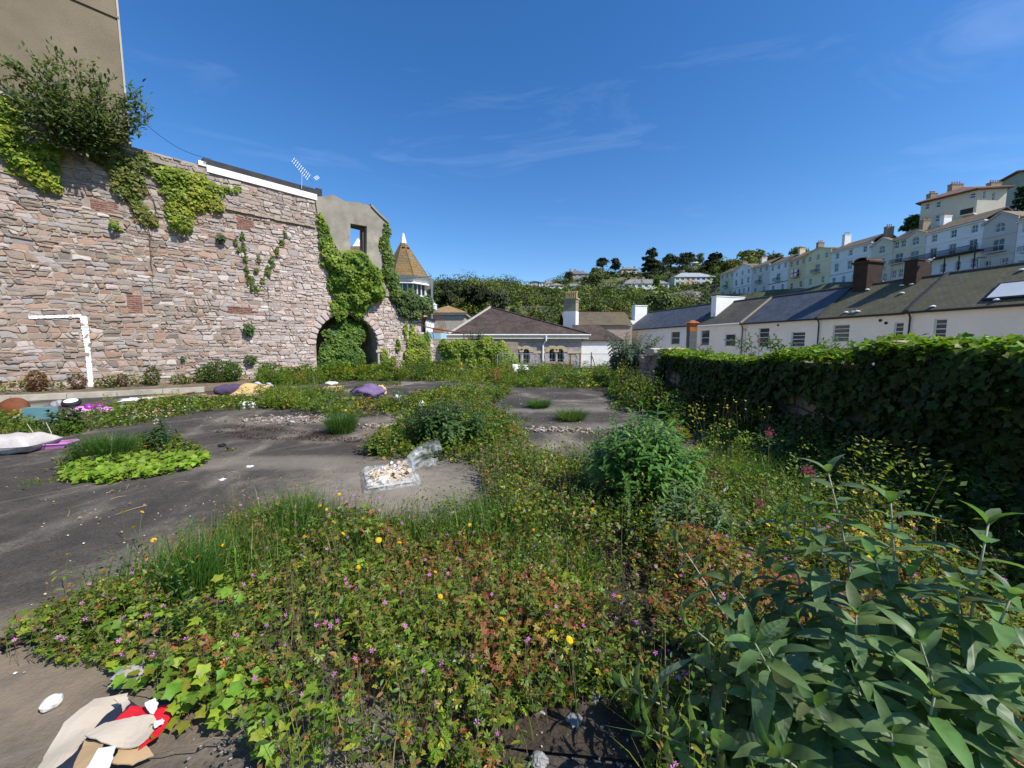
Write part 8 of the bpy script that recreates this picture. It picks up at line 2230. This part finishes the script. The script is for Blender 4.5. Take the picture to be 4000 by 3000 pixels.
def mattress():
	c = gp(930, 1553); root = empty('mattress', c, 'doubled tan and dark purple mattress dumped by the wall', 'mattress')
	L = gp(845, 1548); Rr = gp(1050, 1545); U = (Rr - L); w = U.length; U.normalize(); V_ = Vector((-U.y, U.x, 0)); Z = Vector((0, 0, 1))
	# purple tufted roll at the left
	m = MB(); V = []; F = []; nu, nv = 18, 14
	for j in range(nv + 1):
		for i in range(nu):
			a = 2 * math.pi * i / nu; f = j / nv
			r = .19 * (1 - .25 * (2 * f - 1) ** 4) * (1 + .09 * math.sin(f * 18) * math.sin(a * 3)); V.append(L + U * (w * (.02 + .42 * f)) + V_ * (.35 * f + r * 1.3 * math.cos(a)) + Z * (.19 + r * math.sin(a)))
	for j in range(nv):
		for i in range(nu): q = j * nu + i; q2 = j * nu + (i + 1) % nu; F.append((q, q2, q2 + nu, q + nu))
	F += [tuple(range(nu - 1, -1, -1)), tuple(range(nv * nu, nv * nu + nu))]; m.add(V, F); m.build('tufted_side', M['purple'], root, True)
	# tan sheet sagging over the rest
	m = MB(); V = []; F = []; nx, ny = 16, 6
	for j in range(ny + 1):
		for i in range(nx + 1):
			f = i / nx; g = j / ny; hgt = .36 * min(1, f * 4 + .15) * (1 - .25 * max(0, f - .6) / .4)
			z = hgt * min(1, g * 1.6) + .015 * math.sin(f * 11 + g * 4); V.append(L + U * (w * (.25 + .72 * f)) + V_ * (-.12 + g * .5) + Z * (z + .01))
	for j in range(ny):
		for i in range(nx): q = j * (nx + 1) + i; F.append((q, q + 1, q + nx + 2, q + nx + 1))
	m.add(V, F); m.add([v - V_ * .0 - Z * .0 + V_ * .02 for v in V], [tuple(reversed(f)) for f in F]); m.build('tan_underside', M['foam'], root, True)
	m = MB(); V = []; F = []
	for j in range(5):
		for i in range(13):
			f = i / 12; g = j / 4; V.append(L + U * (w * (.38 + .5 * f)) + V_ * (.3 + g * .5) + Z * (.36 + .05 * math.sin(f * 14 + g * 3) - .1 * abs(f - .4)))
	for j in range(4):
		for i in range(12): q = j * 13 + i; F.append((q, q + 1, q + 14, q + 13))
	m.add(V, F); m.add([v - Z * .03 for v in V], [tuple(reversed(f)) for f in F]); m.build('sheet', P_('pale_lilac_sheet', (.55, .5, .62), var=.1, scale=6, rough=.9), root, True)
mattress()
def planks():
	for k, (x0, y0, x1, y1, w, lab) in enumerate(((640, 1552, 780, 1527, .09, 'long pale plank leaning along the kerb end'), (620, 1580, 760, 1568, .08, 'flat weathered board below the long plank'), (690, 1566, 800, 1548, .07, 'thin grey batten between the boards'), (770, 1562, 850, 1556, .1, 'short orange-brown board beside the mattress'), (900, 1560, 990, 1550, .1, 'tan slat in front of the mattress'), (540, 1570, 700, 1555, .05, 'dark strip of wood by the white rags'))):
		a = gp(x0, y0); b = gp(x1, y1); U = (b - a); L = U.length; U.normalize(); V_ = Vector((-U.y, U.x, 0)); c = (a + b) / 2 + Vector((0, 0, .03 + .02 * k))
		m = MB(); m.obox(c, (U, V_, (U.cross(V_))), L / 2, w, .015); thing(m, 'plank', M['wood'] if k % 2 == 0 else P_('orange_wood', (.36, .2, .08), var=.2, scale=8), lab, 'plank', 'loose boards by the kerb')
planks()
def rags():
	for k, (px, py, w, h, lab, mat) in enumerate(((545, 1563, .75, .05, 'spread of torn white paper by the kerb', M['rag']), (608, 1561, .4, .05, 'smaller white paper scrap right of the torn paper', M['rag']), (470, 1600, .3, .06, 'white scrap in the grass behind the daisies', M['rag']), (960, 1592, .38, .10, 'white plastic bag flat on the slab', M['rag']), (1648, 1612, .17, .17, 'crumpled white bag standing in the weeds', M['rag']), (1556, 1574, .24, .14, 'blue and white plastic bag in the weeds', M['bluewhite']), (85, 1640, .3, .06, 'grey plastic sheet beneath the rusty pan', P_('grey_sheet', (.35, .37, .4), var=.2, scale=8, rough=.5)), (230, 1590, .3, .12, 'grey torn sack behind the toy wheel', P_('grey_sack', (.3, .28, .28), var=.3, scale=8)), (870, 1745, .14, .03, 'black scrap lying on the slab by the weed island', M['rubber']), (975, 1825, .12, .01, 'pale paper scrap on the bare slab', M['rag']), (870, 1875, .1, .008, 'small torn paper on the dark slab', M['rag']))):
		c = gp(px, py); m = MB()
		m.add(*lump((c.x, c.y, h * .6), w * .5, w * .4, h, k + 3, .55 if h < .1 else .35, 16, 9, 2.6, .003)); thing(m, 'rag', mat, lab, 'litter', None, h > .1, c)
M['bluewhite'] = P_('blue_white_plastic', (.62, .68, .74), var=.1, scale=6, rough=.5, stain=(.06, .3, .6), stain_amt=.9)
rags()
def mid_junk():
	# flat black tray with tan foam block
	a = gp(1215, 1530); b = gp(1280, 1526); root = empty('black_mat', (a + b) / 2, 'flat black mat with tan foam block at one end', 'mat')
	m = MB(); m.obox((a + b) / 2 + Vector((0, 0, .06)), (Vector((1, .05, 0)), Vector((-.05, 1, 0)), Vector((0, 0, 1))), .5, .35, .03); m.build('mat', M['rubber'], root)
	q = gp(1302, 1527); m = MB(); m.obox(q + Vector((0, 0, .09)), (Vector((.98, .2, 0)), Vector((-.2, .98, 0)), Vector((0, 0, 1))), .3, .28, .07); o = m.build('foam_block', M['foam']); tag(o, 'tan foam block lying beside the black mat', 'foam')
	q = gp(1295, 1520); m = MB(); m.add(*lump((q.x, q.y, .22), .2, .14, .07, 6, .4)); thing(m, 'rag', M['rag'], 'white rag on the tan foam block', 'litter', None, True, q)
	# purple jacket over a broken pallet
	c = gp(1445, 1555); root = empty('purple_coat', c, 'purple tufted coat thrown over boards in the middle of the yard', 'coat')
	m = MB(); m.add(*lump((c.x, c.y, .2), .48, .36, .22, 12, .28, 22, 14, 3.4, .01)); m.build('cloth', M['lilac'], root, True)
	m = MB(); q = gp(1398, 1552); m.add(*lump((q.x, q.y, .15), .2, .2, .18, 15, .3)); m.build('dark_lining', M['rubber'], root, True)
	q = gp(1490, 1548); m = MB(); m.add(*lump((q.x, q.y, .17), .17, .15, .17, 19, .4, 16, 10, 3)); thing(m, 'rag', M['foam'], 'crumpled orange-tan cloth at the end of the purple coat', 'litter', None, True, q)
	q = gp(1385, 1560); m = MB(); m.obox(q + Vector((0, 0, .05)), (Vector((1, .1, 0)), Vector((-.1, 1, 0)), Vector((0, 0, 1))), .3, .08, .03); thing(m, 'plank', M['wood'], 'short board sticking out under the purple coat', 'plank', 'loose boards by the kerb')
	# black tub in the bush
	c = gp(1652, 1690); root = empty('black_tub', c, 'black ribbed plastic tub on its side in the central bush', 'tub')
	m = MB(); m.lathe([(.13, 0), (.17, .02), (.185, .15), (.19, .3), (.205, .32), (.19, .34), (.15, .34), (.14, .05)], Vector((c.x + .12, c.y + .15, .2)), 18, (-.75, -.6, .25)); m.build('body', M['rubber'], root, True)
	m = MB(); ax = Vector((-.75, -.6, .25)).normalized()
	for h in (.1, .2): m.lathe([(.186, h - .008), (.197, h), (.186, h + .008)], Vector((c.x + .12, c.y + .15, .2)), 18, ax)
	m.build('ribs', M['rubber'], root)
	# traffic cone
	c = gp(1802, 1466); root = empty('traffic_cone', c, 'orange and white traffic cone in front of the boundary ivy', 'traffic cone'); s = c.y / 21.0 * .58
	m = MB(); m.box(c.x - .2, c.x + .2, c.y - .2, c.y + .2, 0, .035); m.build('base', M['rubber'], root)
	org = P_('cone_orange', (.72, .16, .04), var=.1, scale=8, rough=.5); wht = P_('cone_white', (.78, .77, .74), var=.08, scale=8, rough=.5)
	for z0, z1, mt, nm in ((.036, .12, org, 'lower_band'), (.12, .44, wht, 'reflective_band'), (.44, .72, org, 'tip')):
		r = lambda z: .15 - .125 * z / .72
		m = MB(); m.lathe([(r(z0), z0), (r(z1), z1)], c, 16); m.build(nm, mt, root, True)
	# white garden table tipped over
	c = gp(2035, 1462); root = empty('garden_table', c, 'white plastic garden table tipped over by the fence panel', 'table')
	X = Vector((.98, .1, -.05)).normalized(); Yv = Vector((-.1, .5, .86)).normalized(); Z = X.cross(Yv)
	cc = c + Vector((0, 0, .3)); m = MB(); m.obox(cc, (X, Yv, Z), .48, .3, .02); m.build('top', M['white_trim'], root)
	for sx in (-1, 1):
		for sy in (-1, 1):
			m = MB(); p0 = cc + X * sx * .42 + Yv * sy * .24; m.tube([p0, p0 - Z * .45 + X * sx * .06], .03, .022, n=6); m.build('leg', M['white_trim'], root)
mid_junk()
# ---- split sack of plaster rubble
def film_mat():
	m, nt, b, out = new_mat('clear_polythene')
	p = pos(nt); n1 = noise(nt, p, 9, 5, .65, 1.5)
	b.inputs['Base Color'].default_value = (.62, .65, .68, 1); b.inputs['Roughness'].default_value = .25; b.inputs['Specular IOR Level'].default_value = .6
	bump(nt, b, n1, .9, .02)
	tr = nt.nodes.new('ShaderNodeBsdfTransparent'); tr.inputs['Color'].default_value = (.93, .95, .97, 1)
	mx = nt.nodes.new('ShaderNodeMixShader'); r = N(nt, 'ShaderNodeMapRange', **{'From Min': .35, 'From Max': .7, 'To Min': .06, 'To Max': .5}); nt.links.new(n1, r.inputs['Value'])
	nt.links.new(r.outputs['Result'], mx.inputs['Fac']); nt.links.new(tr.outputs['BSDF'], mx.inputs[1]); nt.links.new(b.outputs['BSDF'], mx.inputs[2]); nt.links.new(mx.outputs['Shader'], out.inputs['Surface'])
	return m
M['film'] = film_mat()
def rubble_sack():
	FL, FR, BR, BL = gp(1425, 1928), gp(1640, 1893), gp(1610, 1812), gp(1408, 1852)
	c = (FL + FR + BR + BL) / 4
	root = empty('rubble_sack', c, 'split clear polythene sack of broken plaster on the bare concrete', 'sack')
	ring = [FL, FL.lerp(FR, .33), FL.lerp(FR, .66), FR, FR.lerp(BR, .5), BR, BR.lerp(BL, .33), BR.lerp(BL, .66), BL, BL.lerp(FL, .5)]
	# puffed rolled-down wall of film
	m = MB(); V = []; F = []; K = 60; S = 9
	for i in range(K):
		f = i / K * len(ring); a = ring[int(f) % len(ring)]; b = ring[(int(f) + 1) % len(ring)]; p = a.lerp(b, f - int(f)); inw = (c - p).normalized()
		hh = (.085 + .02 * math.sin(i * .45) + .01 * math.sin(i * 1.1)) * (1.15 if i < K * .35 else 1.0)
		for j in range(S):
			g = j / (S - 1); an = math.pi * (g * 1.35)
			V.append(p + inw * (.06 - .075 * math.cos(an) + R.uniform(-.008, .008)) + Vector((0, 0, max(.004, hh * math.sin(min(an, 2.9)) * .95 + R.uniform(-.008, .008)))))
	for i in range(K):
		for j in range(S - 1): F.append((i * S + j, ((i + 1) % K) * S + j, ((i + 1) % K) * S + j + 1, i * S + j + 1))
	m.add(V, F); m.build('film_wall', M['film'], root, True)
	# twisted tail blown to the right
	T = [at(1618, 1838, c.y + .12), at(1605, 1800, c.y + .25), at(1640, 1772, c.y + .35), at(1690, 1750, c.y + .42), at(1722, 1738, c.y + .48)]
	T[0].z = max(T[0].z, .05)
	m = MB(); V = []; F = []; W = 9; L = 28
	for i in range(L + 1):
		f = i / L * 4; k = min(3, int(f)); p = T[k].lerp(T[k + 1], f - k); wd = .035 + .10 * min(1, i / L * 1.4); d = (T[min(4, k + 1)] - T[k]).normalized(); sd = d.cross(Vector((.2, .9, .3))).normalized(); up = d.cross(sd)
		for j in range(W):
			g = j / (W - 1) * 2 - 1; V.append(p + sd * g * wd + up * (.03 * math.sin(g * 4 + i * .12) + .012 * math.sin(g * 11 + i * .2)))
	for i in range(L):
		for j in range(W - 1): q = i * W + j; F.append((q, q + 1, q + W + 1, q + W))
	m.add(V, F)
	m.build('film_tail', M['film'], root, True)
	T2 = [at(1625, 1830, c.y + .18), at(1660, 1806, c.y + .3), at(1705, 1803, c.y + .32)]
	m = MB(); V = []; F = []
	for i in range(15):
		f = i / 14 * 2; k = min(1, int(f)); p = T2[k].lerp(T2[k + 1], f - k); p.z = max(p.z, .03); wd = .03 + .06 * i / 14
		for j in range(6): g = j / 5 * 2 - 1; V.append(p + Vector((.1, .6, .5)) * g * wd + Vector((0, 0, .02 * math.sin(g * 5 + i))))
	for i in range(14):
		for j in range(5): q = i * 6 + j; F.append((q, q + 1, q + 7, q + 6))
	m.add(V, F); m.build('film_flap', M['film'], root, True)
	# plaster lying inside
	m = MB(); m.add([FL.lerp(c, .12) + Vector((0, 0, .03)), FR.lerp(c, .12) + Vector((0, 0, .03)), BR.lerp(c, .12) + Vector((0, 0, .03)), BL.lerp(c, .12) + Vector((0, 0, .03)), c + Vector((0, 0, .05))], [(0, 1, 4), (1, 2, 4), (2, 3, 4), (3, 0, 4)]); m.build('plaster_dust', M['plaster'], root)
	for i in range(75):
		a, b = R.random(), R.random(); p = (FL.lerp(FR, a)).lerp(BL.lerp(BR, a), b).lerp(c, .16); s = R.uniform(.012, .045)
		mm = MB(); X = Vector((R.uniform(-1, 1), R.uniform(-1, 1), R.uniform(-.5, .5))).normalized(); Yv = X.orthogonal().normalized(); Z = X.cross(Yv)
		if abs(Z.z) < .5: X, Yv, Z = X, Z, Yv
		q = p + Vector((0, 0, .05 + R.uniform(0, .05)))
		n = 5; ps = [(math.cos(6.28 * k / n + R.uniform(-.4, .4)) * s * R.uniform(.6, 1.2), math.sin(6.28 * k / n) * s * R.uniform(.6, 1.1)) for k in range(n)]
		V = [q + X * x + Yv * y - Z * .005 for x, y in ps] + [q + X * x + Yv * y + Z * .006 for x, y in ps]
		mm.add(V, [tuple(range(n - 1, -1, -1)), tuple(range(n, 2 * n))] + [(k, (k + 1) % n, n + (k + 1) % n, n + k) for k in range(n)]); mm.build('plaster_chip', M['plaster'] if R.random() < .85 else M['rag'], root)
rubble_sack()
# ---- torn cardboard at the bottom left
def cardboard():
	c = gp(430, 2850); root = empty('cardboard_box', c, 'torn flattened cardboard box with navy and red print at the bottom left', 'cardboard')
	navy = P_('navy_print', (.018, .024, .045), var=.3, scale=12, rough=.6, bstr=.1); red = P_('red_print', (.58, .015, .03), var=.1, scale=8, rough=.55, bstr=.1); wht = P_('white_label', (.78, .78, .77), var=.04, scale=9, rough=.6, bstr=.05)
	def sheet(nm, px, z, mat, curl=.0, th=.005):
		# subdivided fan of the outline so that the sheet can buckle
		pts = [gp(x, y, z) for x, y in px]; cc = sum(pts, Vector((0, 0, 0))) / len(pts); rings = [1.0, .66, .33]; V = []; n = 0
		dense = []
		for i in range(len(pts)):
			a, b = pts[i], pts[(i + 1) % len(pts)]
			for k in range(4): dense.append(a.lerp(b, k / 4) + Vector((R.uniform(-.003, .003), R.uniform(-.003, .003), 0)))
		n = len(dense)
		def w(p): return Vector((p.x, p.y, z + curl * ((p - cc).length / .25) ** 2 + .012 * math.sin(p.x * 21 + z * 90) * math.sin(p.y * 17 + 1)))
		for r in rings: V += [w(cc.lerp(p, r)) for p in dense]
		V.append(w(cc)); m0 = len(V); V += [v - Vector((0, 0, th)) for v in V]
		F = []
		for k in range(2):
			for i in range(n): F.append((k * n + i, k * n + (i + 1) % n, (k + 1) * n + (i + 1) % n, (k + 1) * n + i))
		for i in range(n): F.append((2 * n + i, 2 * n + (i + 1) % n, 3 * n))
		F += [tuple(m0 + i for i in reversed(f)) for f in F]
		for i in range(n): F.append((i, m0 + i, m0 + (i + 1) % n, (i + 1) % n))
		m = MB(); m.add(V, F); return m.build(nm, mat, root)
	sheet('lower_panel', [(140, 3010), (180, 2930), (250, 2830), (370, 2735), (500, 2705), (495, 2745), (430, 2800), (330, 2900), (260, 3010)], .03, M['grey_card'], .0)
	sheet('navy_panel', [(350, 2860), (420, 2795), (505, 2742), (575, 2765), (450, 2825), (330, 2915), (300, 3010), (200, 3010), (280, 2940)], .062, navy, .002)
	sheet('upper_panel', [(330, 2885), (400, 2830), (450, 2815), (520, 2800), (600, 2797), (615, 2830), (580, 2880), (540, 2912), (420, 2905)], .085, M['grey_card'], .012)
	sheet('red_panel', [(440, 2822), (510, 2752), (590, 2755), (665, 2762), (668, 2800), (620, 2870), (540, 2915), (575, 2860), (600, 2800), (520, 2802)], .075, red, .01)
	sheet('label', [(570, 2752), (605, 2738), (622, 2752), (600, 2788), (572, 2775)], .098, wht); sheet('label', [(600, 2822), (635, 2806), (640, 2825), (606, 2845)], .100, wht)
	sheet('navy_flap', [(600, 2735), (645, 2690), (695, 2675), (730, 2705), (705, 2755), (625, 2762)], .06, navy, .012)
	sheet('torn_top', [(480, 2770), (470, 2740), (445, 2725), (495, 2710), (505, 2735)], .09, M['grey_card'], .02)
	sheet('brown_flap', [(280, 3015), (330, 2885), (405, 2905), (370, 3015)], .065, M['card'], .02); sheet('right_flap', [(440, 2990), (475, 2912), (560, 2905), (600, 2940), (520, 2985)], .05, M['card'], .02)
	o = sheet('paper', [(330, 3015), (385, 2912), (450, 2908), (440, 2960), (420, 3020)], .10, wht, .02)
cardboard()
# ---- stones, rubble and grit
def stones():
	for k, (px, py, r, col_, lab) in enumerate(((205, 2762, .038, (.66, .64, .6), 'round white stone alone on the sandy concrete'), (520, 2660, .085, (.30, .29, .29), 'flat grey stone behind the torn cardboard'), (1610, 2570, .08, (.24, .25, .26), 'grey slab stone in the middle of the flower bed'), (1570, 2530, .04, (.66, .63, .6), 'white chip of stone beside the grey slab stone'), (1760, 2570, .05, (.55, .52, .5), 'white rubble lump right of the grey slab stone'), (1810, 2560, .05, (.6, .54, .52), 'smaller white rubble lump farther right'), (1890, 2590, .05, (.5, .48, .47), 'pale stone under the largest yellow flower'), (2245, 2830, .04, (.22, .22, .23), 'grey pebble on the dark soil'), (2320, 2740, .04, (.2, .2, .2), 'grey stone at the edge of the dark soil'), (2120, 2790, .03, (.35, .34, .32), 'pale chip at the left of the dark soil'), (2110, 2980, .035, (.28, .27, .26), 'whitish stone at the bottom edge'), (1560, 1745, .07, (.55, .5, .45), 'pale stone before the central bush'), (1225, 1640, .10, (.10, .07, .06), 'black brick end in the rubble heap'))):
		c = gp(px, py); m = rock_mesh((c.x, c.y, r * (.35 if k else .6)), r, k + 2, .55 if k else .75, None, .3 if k else .1); thing(m, 'stone_lump', plain('lump_stone', col_, .2, 25, .9, .5, 60, .005), lab, 'stone', 'loose stones', False, c)
	# rubble heaps
	for (px, py, w, d, n, lab) in ((1170, 1640, 1.3, .35, 420, 'heap of pink-white broken plaster left of the grass tuft'), (1490, 1665, .45, .2, 140, 'small scatter of plaster right of the grass tuft'), (2160, 1680, .75, .22, 170, 'scatter of slate and plaster on the right-hand slab'), (700, 1585, .8, .25, 120, 'debris around the boards'), (950, 2960, .3, .15, 120, 'gritty rubble at the bottom edge'), (2350, 2960, .35, .15, 120, 'grit on the dark soil')):
		c = gp(px, py); m = MB()
		for i in range(n):
			x = c.x + R.gauss(0, w * .45); y = c.y + R.gauss(0, d * .6); r = R.uniform(.006, .032) * (1 if py < 2000 else .18); kk = R.random(); m.col = (.42, .34, .29) if kk < .4 else ((.30, .25, .22) if kk < .7 else ((.15, .13, .11) if kk < .9 else (.58, .54, .5)))
			X = Vector((R.uniform(-1, 1), R.uniform(-1, 1), R.uniform(-.3, .3))).normalized(); Yv = Vector((-X.y, X.x, R.uniform(-.3, .3))).normalized(); Z = X.cross(Yv).normalized(); Yv = Z.cross(X)
			m.obox((x, y, r * .3 + R.uniform(0, .03)), (X, Yv, Z), r * R.uniform(.7, 1.6), r * R.uniform(.5, 1), r * R.uniform(.15, .5))
		o = m.build('rubble', M['stone']); tag(o, lab, None, None, 'stuff')
	# grit over the open concrete and brown leaf litter
	n = 2600; P = np.stack([rng.uniform(-9, 4, n), rng.uniform(1.2, 14, n)], -1); P = P[np.abs(P[:, 0]) < 1.4 * P[:, 1] + .3]; n = len(P)
	S = rng.uniform(.002, .007, n) * np.where(rng.random(n) < .05, 2, 1); V = []; 
	base = np.array([(-1, -1, 0), (1, -.8, 0), (.9, 1, 0), (-.8, .9, 0), (-.6, -.6, .9), (.7, -.5, .8), (.6, .6, .9), (-.5, .6, .8)], float); Fq = np.array([(0, 1, 5, 4), (1, 2, 6, 5), (2, 3, 7, 6), (3, 0, 4, 7), (4, 5, 6, 7)])
	a = rng.random(n) * 6.28; ca, sa = np.cos(a), np.sin(a); b = base[None] * S[:, None, None]; X = b[..., 0] * ca[:, None] - b[..., 1] * sa[:, None]; Y = b[..., 0] * sa[:, None] + b[..., 1] * ca[:, None]
	V = np.stack([X + P[:, None, 0], Y + P[:, None, 1], b[..., 2] + .004], -1).reshape(-1, 3); F = (Fq[None] + (np.arange(n) * 8)[:, None, None]).reshape(-1, 4)
	c = pick(n, [(.45, .42, .37), (.28, .26, .23), (.12, .11, .1), (.6, .58, .55)], [3, 4, 2, .8]); foliage('grit', (V, F, np.repeat(vary(c, n), 8, 0)), M['stone'], None, True)['label'] = 'stone chips and grit scattered on the concrete'
	L = []
	for px, n, cc in (([(840, 1690), (900, 1660), (1250, 1690), (1420, 1720), (1400, 1735), (1150, 1720), (950, 1720), (850, 1705)], 2600, (.07, .035, .022)), ([(900, 1640), (1300, 1600), (1500, 1640), (1500, 1690), (1300, 1700)], 600, (.3, .2, .1)), ([(0, 1900), (800, 1880), (1300, 1800), (1900, 1800), (1500, 2000), (600, 2200)], 160, (.25, .17, .09)), ([(1800, 1650), (2400, 1600), (2600, 1750), (2100, 1780)], 260, (.26, .19, .11))):
		poly = world_poly(px); P = scatter(poly, 3000)[:n] if len(px) != 6 else scatter(poly, 60)[:n]; ok = fbm(P[:, 0] * 2.3, P[:, 1] * 4.0 + 6, 3) + rng.normal(0, .05, len(P)) > .5; P = P[ok] if n > 500 else P; k = len(P)
		Nn = unit(np.array([0, 0, 1.0])[None] + rng.normal(0, .5, (k, 3))); L.append(place(KITE_V, KITE_F, z3(P, rng.uniform(.008, .03, k)), unit(np.cross(Nn, rng.normal(size=(k, 3)))), Nn, rng.uniform(.012, .04, k), vary(cc, k, .1, .3)))
	foliage('leaf_litter', merge(L), M['leaf_far'], None, True)['label'] = 'dark brown moss and leaf litter lying along the slab joint'
	m = MB()
	for i in range(46):
		px = R.uniform(100, 2600); py = R.uniform(1600, 2050); c = gp(px, py); a = R.uniform(0, 6.28); L_ = R.uniform(.06, .25); m.tube([(c.x, c.y, .008), (c.x + L_ * .5 * math.cos(a) + .01, c.y + L_ * .5 * math.sin(a), .018), (c.x + L_ * math.cos(a), c.y + L_ * math.sin(a), .008)], .004, .002, n=4)
	tag(m.build('twigs', P_('dry_twig', (.33, .23, .14), var=.2, scale=20)), 'dry twigs scattered over the concrete', None, None, 'stuff')
stones()
# ---- gulls on the roofs
def gulls():
	white = P_('gull_white', (.80, .79, .77), var=.03, scale=6, rough=.8, bstr=0); grey = P_('gull_grey', (.38, .40, .43), var=.05, scale=6, rough=.8, bstr=0); bill = P_('gull_bill', (.7, .42, .05), var=.05, scale=6, rough=.6, bstr=0)
	for (px, py, dd, face, lab) in ((3630, 1022, -3.6, 1, 'white gull standing on the plain dark chimney'), (3948, 1058, -4.0, -1, 'grey-backed gull on the ridge near the right edge'), (3463, 1108, -4.0, -1, 'white gull upright on the ridge between the chimneys'), (3331, 1224, -.1, 1, 'gull sitting low on the mossy roof slope'), (3304, 1135, -4.0, 1, 'small gull at the foot of the tiled chimney')):
		fr = Frame(TR.p(0, 0, dd), (TR.u.x, TR.u.y)); h = fr.hit(px, py); q = fr.p(h[0], h[1] - .12, 0); ax = fr.u * face
		root = empty('gull', q, lab, 'gull', 'gulls on the terrace roofs')
		m = MB(); body = [(.01, -.30), (.05, -.24), (.10, -.12), (.115, 0), (.10, .1), (.065, .17), (.05, .21), (.06, .26), (.055, .31), (.03, .345), (.01, .355)]
		n = 10; V = []; F = []; up = Vector((0, 0, 1)); sd = ax.cross(up)
		for i, (r, x) in enumerate(body):
			lift = .18 + (.04 if x < .1 else .04 + (x - .1) * .55) + (-.1 * (x + .12) if x < -.12 else 0) * -.2
			for k in range(n): t = 2 * math.pi * k / n; V.append(q + ax * (x * .85) + up * (lift + r * math.sin(t)) + sd * r * math.cos(t))
		for i in range(len(body) - 1):
			for k in range(n): F.append((i * n + k, i * n + (k + 1) % n, (i + 1) * n + (k + 1) % n, (i + 1) * n + k))
		m.add(V, F); m.build('body', white, root, True)
		for s in (-1, 1):
			m = MB(); m.add(*lump(tuple(q + sd * s * .095 - ax * .06 + up * .235), .16, .03, .06, 2, .1, 10, 6, 1.5, -99, math.atan2(ax.y, ax.x))); m.build('wing', grey, root, True)
			m = MB(); m.tube([q + sd * s * .04 + up * .13, q + sd * s * .04 - up * .02], .01, n=4); m.build('leg', bill, root)
		m = MB(); p = q + ax * .30 + up * .33; m.tube([p, p + ax * .07 - up * .015], .014, .004, n=5); m.build('beak', bill, root)
gulls()
def street_lamp():
	q = at(3820, 1075, 56); t = at(3820, 1006, 56); root = empty('street_lamp', q - Vector((0, 0, 4)), 'black street lamp in front of the long white hillside house', 'street lamp')
	m = MB(); m.tube([q - Vector((0, 0, 4)), t], .07, .05, n=6); m.build('post', M['black_pipe'], root)
	m = MB(); m.obox(t + Vector((.55, 0, .02)), (Vector((1, 0, 0)), Vector((0, 1, 0)), Vector((0, 0, 1))), .55, .1, .06); m.build('lamp_head', M['black_pipe'], root)
street_lamp()
